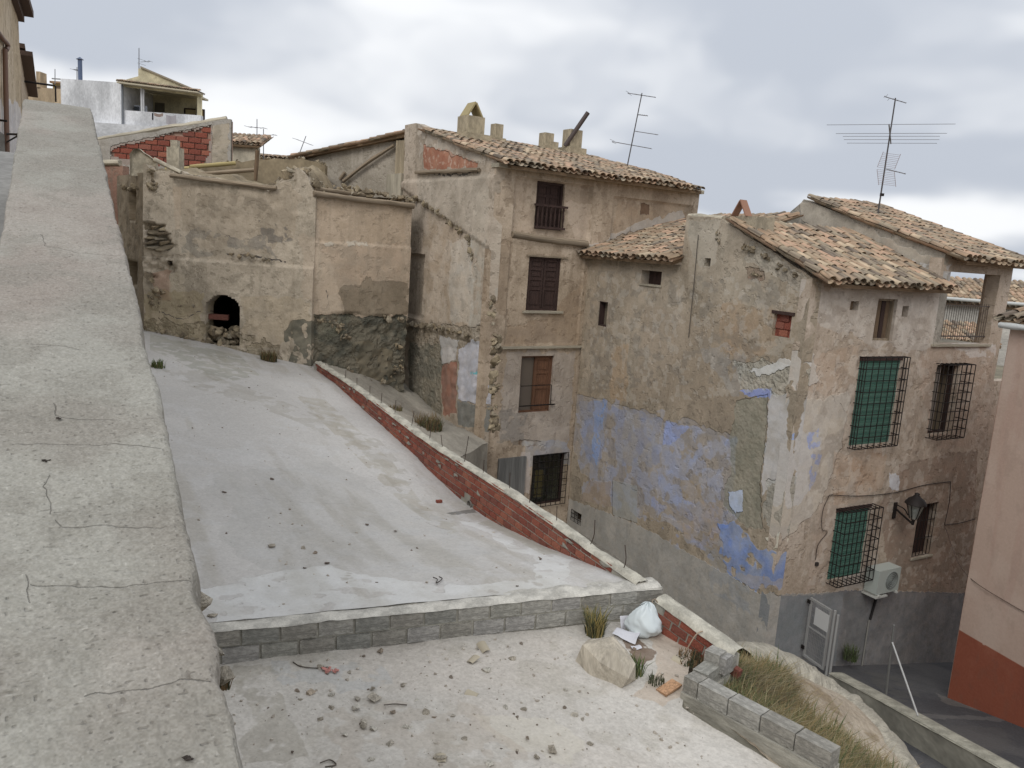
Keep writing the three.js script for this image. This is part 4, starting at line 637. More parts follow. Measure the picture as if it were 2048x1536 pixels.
  // eaves boards and timber beam between storeys
  part('beam', [log(TF.pt(...TF.uv(1024, 469), 0.0), TF.pt(...TF.uv(1174, 490), 0.0), 0.1, 9)], WOOD_GREY, t);
  part('ledge', [TF.box(0.25, led - 0.04, JU + 0.02, led + 0.03, -0.1, 0.045)], LIME, t);
  // top balcony door with timber balustrade
  { const w = part('balcony_door', frame(TF, d1, 0.06, -0.26, -0.16), WOOD_DARK, t), m = (d1.u0 + d1.u1) / 2;
    leaf(TF, { u0: d1.u0 + 0.06, u1: m - 0.01, v0: d1.v0 + 0.05, v1: d1.v1 - 0.06 }, -0.22, [1, 2, 1], WOOD_DARK, w); leaf(TF, { u0: m + 0.01, u1: d1.u1 - 0.06, v0: d1.v0 + 0.05, v1: d1.v1 - 0.06 }, -0.25, [1, 2, 1], WOOD_DARK, w);
    const g = [], vt = TF.uv(1100, 412)[1], r0 = d1.u0 - 0.07, r1 = d1.u1 + 0.08; g.push(bar(TF.pt(r0, vt, 0.0), TF.pt(r1, vt, 0.0), 0.07, 0.06), bar(TF.pt(d1.u0 - 0.03, d1.v0 + 0.05, 0), TF.pt(d1.u1 + 0.03, d1.v0 + 0.05, 0), 0.07, 0.06));
    const prof = [[0.018, 0], [0.03, 0.08], [0.016, 0.2], [0.034, 0.42], [0.03, 0.6], [0.015, 0.75], [0.028, 0.88], [0.018, 1]].map(([x, y]) => new THREE.Vector2(x, y * (vt - d1.v0 - 0.05)));
    for (let k = 0; k < 7; k++) { const L = new THREE.LatheGeometry(prof, 8), c = TF.pt(lerp(d1.u0, d1.u1, (k + 0.3) / 6.6), d1.v0 + 0.05, 0); g.push(L.translate(c.x, c.y, c.z)); }
    part('balustrade', g, WOOD_DARK, w); }
  { const w = part('window', frame(TF, d2, 0.05, -0.16, -0.06), WOOD_DARK, t), m = (d2.u0 + d2.u1) / 2;
    leaf(TF, { u0: d2.u0 + 0.05, u1: m - 0.01, v0: d2.v0 + 0.05, v1: d2.v1 - 0.05 }, -0.1, [2.2, 1, 1, 0.9], WOOD_DARK, w); leaf(TF, { u0: m + 0.01, u1: d2.u1 - 0.05, v0: d2.v0 + 0.05, v1: d2.v1 - 0.05 }, -0.1, [2.2, 1, 1, 0.9], WOOD_DARK, w);
    part('sill', [TF.box(d2.u0 - 0.12, d2.v0 - 0.07, d2.u1 + 0.16, d2.v0 - 0.002, -0.1, 0.05)], LIME, w); part('lintel', [TF.box(d2.u0 - 0.1, d2.v1 + 0.002, d2.u1 + 0.2, d2.v1 + 0.05, -0.1, 0.02)], WOOD_GREY, w); }
  { const w = part('window', frame(TF, w3, 0.05, -0.22, -0.12), WOOD_RED, t), m = lerp(w3.u0, w3.u1, 0.46);
    part('pane', [TF.box(w3.u0 + 0.05, w3.v0 + 0.05, m, w3.v1 - 0.05, -0.22, -0.2)], flat(104, 94, 84, 0.4), w); leaf(TF, { u0: m, u1: w3.u1 - 0.05, v0: w3.v0 + 0.05, v1: w3.v1 - 0.05 }, -0.16, [1.6, 1.1, 1], WOOD_RED, w);
    const vr = TF.uv(1072, 771)[1], vb = TF.uv(1072, 810)[1]; part('rail', [rod(TF.pt(w3.u0 - 0.03, vb, 0.04), TF.pt(w3.u1 + 0.08, vb, 0.04), 0.02), rod(TF.pt(w3.u0, vr, 0.0), TF.pt(w3.u1 - 0.06, vr, 0.0), 0.012), rod(TF.pt(w3.u1 - 0.06, vr, 0), TF.pt(w3.u1 - 0.06, vb, 0.02), 0.012)], IRON, w); }
  { const w = part('window', frame(TF, g4, 0.05, -0.3, -0.2), WOOD_DARK, t); part('pane', [TF.box(g4.u0 + 0.05, g4.v0 + 0.05, g4.u1 - 0.05, g4.v1 - 0.05, -0.252, -0.25)], GLASS, w); part('room', cavity(TF, g4, 1.6), INNER, w);
    part('curtain', [TF.box(g4.u0 + 0.3, g4.v0 + 0.2, g4.u0 + 0.62, g4.v1 - 0.55, -0.288, -0.28)], flat(150, 120, 70, 0.9), w); part('grille', grille(TF, g4, 0.03, 7, 8, 0.012), IRON, w); }
  { part('door', [TF.box(gd.u0, 1.4, gd.u1, gd.v1, -0.2, 0.03)], noiseMat(128, 1, [124, 122, 118], [104, 104, 102], { f: 6, fv: 2 }), t); }
}

const frontalPlane = (z) => new Plane(0, z, 1, 0);
// ===== ruined house with the arched opening
const RW = new Plane(-10.75, -23.05, 4.9, 0.15);       // ruin front, u = 0 at its left corner
{
  const t = thing('ruined_house', RW.pt(2.5, 6.3, -1), 'roofless ruined house with crumbling ochre wall and dark arched opening', 'house');
  const u1 = RW.uv(630, 500)[0], arch = RW.rect(413, 587, 481, 692), P = a => RW.poly(a), am = (arch.u0 + arch.u1) / 2, aw = (arch.u1 - arch.u0) / 2;
  arch.test = (u, v) => { const k = (u - am) / aw, spring = arch.v1 - 0.42; return v < spring + 0.42 * Math.sqrt(Math.max(0, 1 - k * k)) + (fbm(u * 7, v * 7, 3) - 0.5) * 0.06; };
  const topPts = [[283, 330], [292, 328], [305, 345], [340, 340], [400, 350], [470, 362], [540, 380], [560, 360], [590, 338], [612, 345], [632, 385]].map(([x, y]) => RW.uv(x, y));
  const top = u => { let v = topPts[0][1]; for (let i = 0; i + 1 < topPts.length; i++) if (u >= topPts[i][0] && u <= topPts[i + 1][0]) v = lerp(topPts[i][1], topPts[i + 1][1], (u - topPts[i][0]) / (topPts[i + 1][0] - topPts[i][0])); if (u > topPts[topPts.length - 1][0]) v = topPts[topPts.length - 1][1]; return v + (fbm(u * 5, 2, 4) - 0.5) * 0.18; };
  const ledV = RW.uv(400, 519)[1], nicheP = P([292, 445, 325, 450, 345, 490, 340, 500, 292, 492]), pil = RW.uv(355, 420)[0], lowP = P([283, 505, 350, 515, 360, 540, 300, 560, 283, 545]), pil2 = RW.uv(590, 450)[0];
  const hf = (u, v) => { let h = (fbm(u * 0.9 + 3, v * 0.9, 4) - 0.5) * 0.16 + (fbm(u * 3.5 + 3, v * 3.5, 4) - 0.5) * 0.06; if (v < ledV) h += 0.07; if (inPoly(nicheP, u + (fbm(u * 5, v * 5, 2) - 0.5) * 0.2, v)) h -= 0.2; if (inPoly(lowP, u, v)) h += (fbm(u * 8, v * 8, 3) - 0.6) * 0.3; if (u < pil && v > ledV + 0.4) h += 0.05; if (u > pil2) h += 0.045; return h; };
  const tb = [-0.2, 5.4, 5.2, 12.2];
  const patches = [
    { p: P([350, 370, 560, 380, 610, 400, 600, 470, 540, 500, 420, 500, 360, 460]), c: [158, 142, 118], c2: [172, 156, 132], rag: 0.3, a: 0.7 },
    { p: P([365, 460, 460, 470, 540, 480, 560, 520, 440, 512, 360, 500]), c: [126, 120, 108], c2: [142, 134, 118], rag: 0.25, a: 0.7, brk: 0.42 },
    { p: P([360, 385, 560, 395, 580, 430, 470, 420, 370, 410]), c: [134, 122, 102], rag: 0.25, a: 0.6, brk: 0.46 },
    { p: P([520, 440, 575, 445, 580, 480, 530, 490]), c: [112, 106, 96], rag: 0.2, a: 0.75, brk: 0.45 },
    { p: P([305, 545, 340, 540, 345, 600, 312, 600]), c: [172, 142, 118], rag: 0.08, h: 0.0 },
    { p: P([340, 545, 370, 550, 375, 590, 345, 600]), c: [180, 166, 140], rag: 0.08 },
    { p: P([290, 590, 400, 580, 412, 690, 285, 660]), c: [158, 142, 106], c2: [170, 152, 118], rag: 0.2, a: 0.7 },
    { p: P([487, 590, 620, 600, 640, 650, 560, 690, 490, 690]), c: [176, 158, 128], c2: [164, 148, 122], rag: 0.2, a: 0.7 },
    { p: P([570, 660, 640, 630, 640, 740, 580, 735]), c: [84, 84, 72], c2: [110, 106, 88], rag: 0.2, a: 0.9, brk: 0.3, h: -0.02 },
    { p: P([283, 640, 420, 650, 560, 690, 560, 730, 283, 680]), c: [132, 120, 96], c2: [150, 138, 112], rag: 0.15, a: 0.8, brk: 0.35, h: -0.03, rough: 0.06 },
    { p: P([345, 372, 362, 375, 358, 460, 350, 458]), c: [178, 160, 134], rag: 0.03 },
    { p: P([600, 470, 632, 470, 632, 610, 610, 600]), c: [168, 150, 126], rag: 0.12, a: 0.7 },
  ];
  part('front_wall', reliefWall(RW, { u0: 0, u1, v0: 5.6, v1: 12.1, cell: 0.05, thick: 0.5, top, hf, holes: [arch, (() => { const [u, v] = RW.uv(344, 526); return { u0: u - 0.07, u1: u + 0.07, v0: v - 0.07, v1: v + 0.07, test: (a, b) => Math.hypot(a - u, b - v) < 0.075 }; })()], tex: tb, sv: [ledV, ledV - 0.03] }), surfaceTexture(1024, 1024, ...tb, plasterBase([172, 158, 135], [184, 170, 146], [146, 134, 113], { s: 21, h: 0.07, k3: 0.7 }), patches, [{ p: P([425, 455, 470, 480]), w: 0.02, a: 0.5 }, { p: P([455, 510, 500, 512, 570, 522]), w: 0.05, a: 0.6, d: 0.03 }, { p: P([325, 625, 370, 640, 400, 620]), w: 0.03, a: 0.6 }]), t);
  const hole = (px, py, r) => { const [u, v] = RW.uv(px, py); const g = new THREE.CylinderGeometry(r, r, 0.5, 16, 1, true).rotateX(Math.PI / 2).applyMatrix4(RW.mat(u, v, -0.12)); part('putlog_hole', g, INNER, t); };
  hole(344, 526, 0.075); 
  // dark room behind the arch
  const r0 = arch.u0 - 1.6, r1 = arch.u1 + 1.6; part('inner_room', [RW.box(r0, 5.2, r1, 9, -6.3, -6.1), RW.box(r0 - 0.1, 5.2, r0, 9, -6.1, -0.5), RW.box(r1, 5.2, r1 + 0.1, 9, -6.1, -0.5), RW.box(r0, 9, r1, 9.1, -6.1, -0.45), RW.box(r0, 5.2, r1, arch.v0 - 0.05, -6.1, -0.5), RW.box(r0, 5.2, arch.u0 - 0.12, 9, -0.55, -0.5), RW.box(arch.u1 + 0.12, 5.2, r1, 9, -0.55, -0.5), RW.box(r0, arch.v1 + 0.12, r1, 9, -0.548, -0.502)], INNER, t);
  part('beam', [bar(RW.pt(arch.u0, RW.uv(430, 635)[1], -0.2), RW.pt(arch.u0 + 0.55, RW.uv(430, 635)[1], -0.25), 0.16, 0.15)], noiseMat(128, 1, [128, 84, 72], [108, 72, 62], { f: 6 }), t);
  const ar = mulberry(81); for (let k = 0; k < 46; k++) { const s = 0.1 + ar() * 0.26; placeShared('stone', STONES[k % 10], RUBBLE[k % 5], t, RW.pt(lerp(arch.u0 + 0.02, arch.u1 - 0.02, ar()), arch.v0 + 0.02 + ar() * 0.42, -0.45 + ar() * 0.45), rq(ar), V3(s * 1.2, s, s)); }
  // exposed stone courses at the corner, ledge stones
  { const r = mulberry(9); for (let j = 0; j < 5; j++) for (let k = 0; k < 2; k++) { const [u, v] = RW.uv(302 + k * 22, 454 + j * 10 + k * 2); const s = 0.22 + r() * 0.14; placeShared('stone', STONES[(j * 3 + k) % 10], RUBBLE[(j + k * 2) % 5], t, RW.pt(u + r() * 0.08, v, -0.02 + r() * 0.08), new THREE.Quaternion().setFromEuler(new THREE.Euler(r() * 0.4, r() * 0.4, r() * 0.3)), V3(s * 1.9, s * 0.62, s)); } }
  stoneStrip('stone', t, [RW.pt(0.1, 8.6, 0.1), RW.pt(0.5, 8.2, 0.12), RW.pt(0.35, 7.7, 0.1)], 26, 0.16, 0.3, 33);
  stoneStrip('stone', t, [[455, 508], [500, 512], [540, 522]].map(([x, y]) => RW.pt(...RW.uv(x, y), 0.08)), 14, 0.14, 0.12, 34);
  stoneStrip('stone', t, [[290, 655], [400, 680], [520, 718], [625, 738]].map(([x, y]) => RW.pt(...RW.uv(x, y), 0.16)), 44, 0.14, 0.2, 35);
  stoneStrip('stone', t, [[545, 378], [575, 350], [600, 342], [618, 362], [630, 382]].map(([x, y]) => RW.pt(...RW.uv(x, y), -0.2)), 74, 0.22, 0.4, 36);
  stoneStrip('stone', t, [[300, 335], [312, 372], [300, 380]].map(([x, y]) => RW.pt(...RW.uv(x, y), 0.0)), 18, 0.16, 0.2, 37);
  { const r = mulberry(14); for (let k = 0; k < 22; k++) { const [u, v] = RW.uv(300 + r() * 300, 545 + r() * 120); if (Math.abs(u - am) < aw + 0.1) continue; const s = 0.06 + r() * 0.12; placeShared('stone', STONES[k % 10], RUBBLE[k % 5], t, RW.pt(u, v, 0.02 + r() * 0.04), rq(r), V3(s * 1.4, s * 0.8, s * 0.7)); } }
  // mud and timber left of the roof
  const mud = noiseMat(512, 2, [154, 140, 116], [136, 122, 100], { f: 5, gf: 50, h: 0.05 });
  const mound = sheet(70, 24, (a, b) => { const x = lerp(300, 640, a), u = RW.uv(x, 380)[0], n = -lerp(0.05, 2.8, b); const y0 = top(u) - 0.06; return RW.pt(u, y0 + Math.sin(b * 2.6) * 0.32 * (0.5 + fbm(a * 6, b * 3, 3)) + (fbm(a * 20, b * 10, 4) - 0.5) * 0.12 - b * 0.2, n); }, (p, a, b) => [a * 3, b * 1.5]);
  part('roof_remains', mound, mud, t);
  part('timber', [log(RW.pt(...RW.uv(345, 352), 0.12), RW.pt(...RW.uv(556, 376), 0.14), 0.065, 5)], WOOD_GREY, t);
  part('timber', [log(RW.pt(...RW.uv(305, 318), -0.1), RW.pt(...RW.uv(362, 345), 0.0), 0.07, 6)], LIME, t);
  part('timber', [log(RW.pt(...RW.uv(360, 342), -0.9), RW.pt(...RW.uv(480, 330), -1.2), 0.06, 7)], WOOD_GREY, t);
  part('post', [log(RW.pt(...RW.uv(497, 358), -0.5), RW.pt(...RW.uv(502, 296), -0.5), 0.05, 8, 0.065)], WOOD, t);
  { const rp = frontalPlane(-27.2), q = [[330, 338], [450, 326], [520, 318], [600, 316], [650, 330]].map(([x, y]) => rp.uv(x, y)), tt = u => { let v = q[0][1]; for (let i = 0; i + 1 < q.length; i++) if (u >= q[i][0] && u <= q[i + 1][0]) v = lerp(q[i][1], q[i + 1][1], (u - q[i][0]) / (q[i + 1][0] - q[i][0])); return v + (fbm(u * 3, 7, 4) - 0.5) * 0.16; };
    part('rear_wall', reliefWall(rp, { u0: q[0][0], u1: q[4][0], v0: 8, v1: 13, cell: 0.08, thick: 0.35, top: tt, hf: (u, v) => (fbm(u * 3, v * 3, 4) - 0.5) * 0.1, tex: [q[0][0], 8, q[0][0] + 6, 14] }), mud, t);
    stoneStrip('stone', t, q.map(a => rp.pt(a[0], a[1] + 0.02, -0.1)), 40, 0.16, 0.16, 39); }
  // broken chimney stub and corner stump
  const cs = RW.uv(300, 310); part('chimney_stub', [RW.box(RW.uv(288, 300)[0], RW.uv(300, 320)[1] - 0.2, RW.uv(314, 300)[0], RW.uv(300, 282)[1], -1.7, -1.35), RW.box(RW.uv(294, 300)[0], RW.uv(300, 282)[1], RW.uv(308, 300)[0], RW.uv(300, 266)[1], -1.62, -1.42)], LIME, t);
  const stump = reliefWall(RW, { u0: RW.uv(245, 330)[0], u1: RW.uv(298, 330)[0], v0: RW.uv(270, 350)[1], v1: RW.uv(255, 290)[1], cell: 0.06, thick: 0.4, top: u => lerp(RW.uv(255, 292)[1], RW.uv(290, 318)[1], sstep(0, 1, (u - RW.uv(256, 330)[0]) / 0.7)) - Math.max(0, RW.uv(254, 330)[0] - u) * 1.2 + (fbm(u * 6, 1, 3) - 0.5) * 0.1, hf: (u, v) => -0.5 + (fbm(u * 4, v * 4, 3) - 0.5) * 0.14 });
  part('wall_stump', stump, LIME, t);
  // left flank with two blind windows
  const fl = (() => { const c = RW.pt(0, 0, 0); const e = atZ(236, 500, -25.6); return new Plane(e.x, e.z, c.x - e.x, c.z - e.z); })(), fL = Math.hypot(RW.O.x - fl.O.x, RW.O.z - fl.O.z), n1 = fl.rect(258, 378, 273, 442), n2 = fl.rect(257, 520, 275, 576);
  part('side_wall', reliefWall(fl, { u0: 0, u1: fL, v0: 5.6, v1: RW.uv(283, 345)[1], cell: 0.06, thick: 0.4, hf: (u, v) => { let h = (fbm(u * 3, v * 3, 4) - 0.5) * 0.08; for (const n of [n1, n2]) if (u > n.u0 && u < n.u1 && v > n.v0 && v < n.v1) h -= 0.3; return h; }, su: [n1.u0, n1.u0 - 0.012, n1.u1, n1.u1 + 0.012], sv: [n1.v0, n1.v1, n2.v0, n2.v1], tex: [0, 5.6, 4, 9.6] }), surfaceTexture(512, 512, 0, 5.6, 4, 9.6, plasterBase([146, 130, 104], [158, 142, 116], [118, 106, 84], { s: 41, h: 0.05 })), t);
  stoneStrip('stone', t, [[246, 372], [262, 380], [280, 376]].map(([x, y]) => fl.pt(...fl.uv(x, y), 0.1)), 16, 0.18, 0.2, 44);
  const jb = RW.rect(278, 380, 290, 640);
}

// ===== warm plastered wall between the ruin and the tall house
{
  const a = RW.pt(RW.uv(630, 500)[0], 0, 0.0), b = atZ(822, 500, -24.6), W2 = new Plane(a.x, a.z, b.x - a.x, b.z - a.z), L = Math.hypot(b.x - a.x, b.z - a.z), P = q => W2.poly(q);
  const t = thing('roofless_house', W2.pt(L / 2, 5.6, -1), 'roofless house front with warm ochre plaster above a mossy black base', 'house');
  const topV = W2.uv(700, 398)[1], led = W2.uv(690, 487)[1], low = W2.uv(740, 632)[1];
  const hf = (u, v) => (fbm(u * 0.9 + 13, v * 0.9, 3) - 0.5) * 0.06 + (fbm(u * 4, v * 4, 3) - 0.5) * 0.02 + (v > led ? -0.05 : 0) + (v < low + (fbm(u * 2, 3, 3) - 0.5) * 0.3 ? -0.07 + (fbm(u * 5, v * 5, 4) - 0.5) * 0.22 : 0);
  const tb = [-0.1, 4.6, 3.6, 11.4];
  const patches = [
    { p: P([632, 400, 812, 405, 812, 485, 640, 485]), c: [180, 158, 130], c2: [170, 148, 120], rag: 0.06, a: 0.7 },
    { p: P([640, 490, 812, 490, 812, 570, 690, 580, 640, 600]), c: [174, 151, 124], c2: [164, 145, 121], rag: 0.15, a: 0.8 },
    { p: P([632, 500, 655, 500, 690, 640, 636, 625]), c: [182, 164, 138], rag: 0.1, a: 0.7 },
    { p: P([645, 486, 735, 480, 735, 492, 645, 492]), c: [178, 168, 148], rag: 0.05, h: 0.01, brk: 0.35 },
    { p: P([676, 578, 740, 556, 816, 566, 816, 634, 690, 628]), c: [124, 110, 88], c2: [134, 120, 98], rag: 0.12 },
    { p: P([575, 640, 640, 628, 816, 634, 820, 800, 575, 790]), c: [76, 76, 64], c2: [104, 98, 80], rag: 0.1, h: -0.02, rough: 0.06 },
    { p: P([706, 690, 740, 682, 785, 700, 790, 770, 720, 760]), c: [146, 130, 104], c2: [128, 116, 94], rag: 0.15, h: 0.015, brk: 0.3 },
    { p: P([640, 625, 700, 632, 690, 670, 640, 680]), c: [140, 132, 108], rag: 0.12, a: 0.8, brk: 0.45 },
  ];
  part('front_wall', reliefWall(W2, { u0: 0, u1: L, v0: 4.7, v1: topV, cell: 0.06, thick: 0.35, hf, tex: tb, sv: [led, led + 0.02] }), surfaceTexture(512, 1024, ...tb, plasterBase([172, 152, 126], [182, 162, 136], [148, 132, 110], { s: 31 }), patches, [{ p: P([655, 580, 656, 610]), w: 0.02, a: 0.5 }]), t);
  part('timber', [log(W2.pt(-0.1, topV + 0.05, 0.05), W2.pt(L, topV - 0.02, 0.05), 0.08, 12)], WOOD_GREY, t);
  part('timber', [log(W2.pt(0.0, topV + 0.2, -0.1), W2.pt(L * 0.55, topV + 0.16, -0.1), 0.06, 13)], WOOD_GREY, t);
  stoneStrip('stone', t, [W2.pt(0.0, topV + 0.3, -0.25), W2.pt(L * 0.4, topV + 0.24, -0.25), W2.pt(L, topV + 0.12, -0.2)], 110, 0.2, 0.34, 51);
  stoneStrip('stone', t, [[640, 640], [680, 650], [690, 680]].map(([x, y]) => W2.pt(...W2.uv(x, y), 0.02)), 34, 0.16, 0.3, 52);
  stoneStrip('stone', t, [[765, 634], [812, 640]].map(([x, y]) => W2.pt(...W2.uv(x, y), 0.02)), 12, 0.16, 0.14, 53);
  stoneStrip('stone', t, [[790, 690], [800, 740], [760, 770], [700, 740]].map(([x, y]) => W2.pt(...W2.uv(x, y), -0.02)), 40, 0.14, 0.3, 54);
  // end pier beside the tall house
  part('mud_floor', sheet(20, 10, (p, q) => W2.pt(p * L, topV + 0.1 + (fbm(p * 8, q * 4, 3) - 0.5) * 0.2, -0.1 - q * 2.4), (w, p, q) => [p * 2, q]), noiseMat(256, 2, [150, 134, 110], [132, 118, 96], { f: 4, h: 0.04 }), t);
}
// ===== grey gable standing behind, with a tiled verge and a propped timber
{
  const a = atZ(596, 420, -28.5), b = atZ(818, 420, -27.2), W3 = new Plane(a.x, a.z, b.x - a.x, b.z - a.z), L = Math.hypot(b.x - a.x, b.z - a.z);
  const t = thing('back_house', W3.pt(L / 2, 8, -2), 'grey plastered back wall under a sloping tiled roof edge, with a propped timber', 'house');
  const y0 = W3.uv(600, 322)[1], y1 = W3.uv(815, 276)[1], top = u => { const x = u / L; return lerp(y0, y1, clamp(x)) + 0.05 * Math.sin(x * 3.1); };
  part('wall', reliefWall(W3, { u0: 0, u1: L, v0: 9, v1: Math.max(y0, y1) + 0.1, cell: 0.08, thick: 0.3, top, hf: wallRelief(0.05, 9), tex: [0, 9, 5, 14] }), surfaceTexture(512, 512, 0, 9, 5, 14, plasterBase([168, 158, 140], [156, 146, 128], [140, 130, 112], { s: 51 })), t);
  const S = W3.U.clone().multiplyScalar(L).add(V3(0, y1 - y0, 0)).normalize(), Bk = W3.N.clone().negate();
  const E0 = W3.pt(-0.15, y0 + 0.02, -4), A = W3.N.clone(), LS = Math.hypot(L, y1 - y0) + 0.2, N = V3().crossVectors(A, S); if (N.y < 0) N.negate();
  const E1 = W3.pt(-0.15, y0 + 0.06, 0.18);
  const dk = new THREE.BoxGeometry(LS, 0.1, 4.2); dk.applyMatrix4(new THREE.Matrix4().makeBasis(S, N, S.clone().cross(N)).setPosition(E1.clone().addScaledVector(S, LS / 2).addScaledVector(Bk, 2.05)));
  const roof = part('roof', dk, DECK, t);
  // eave of this slope faces left, so tiles climb to the right
  tileRoof(roof, E1.clone().addScaledVector(Bk, 4.2).addScaledVector(S, -0.05), A, S, 4.3, LS, { seed: 12 });
  part('timber', [log(W3.pt(...W3.uv(690, 362), 0.15), W3.pt(...W3.uv(792, 290), 0.15), 0.06, 22)], WOOD_GREY, t);
  part('timber', [log(W3.pt(...W3.uv(684, 360), 0.12), W3.pt(...W3.uv(694, 346), 0.12), 0.06, 23)], WOOD_GREY, t);
  const pr = W3.uv(796, 300)[0]; part('pier', [W3.box(pr, 9, L + 0.1, y1 - 0.1, -0.2, 0.16)], noiseMat(256, 2, [176, 162, 138], [162, 148, 126], { f: 3 }), t);
}

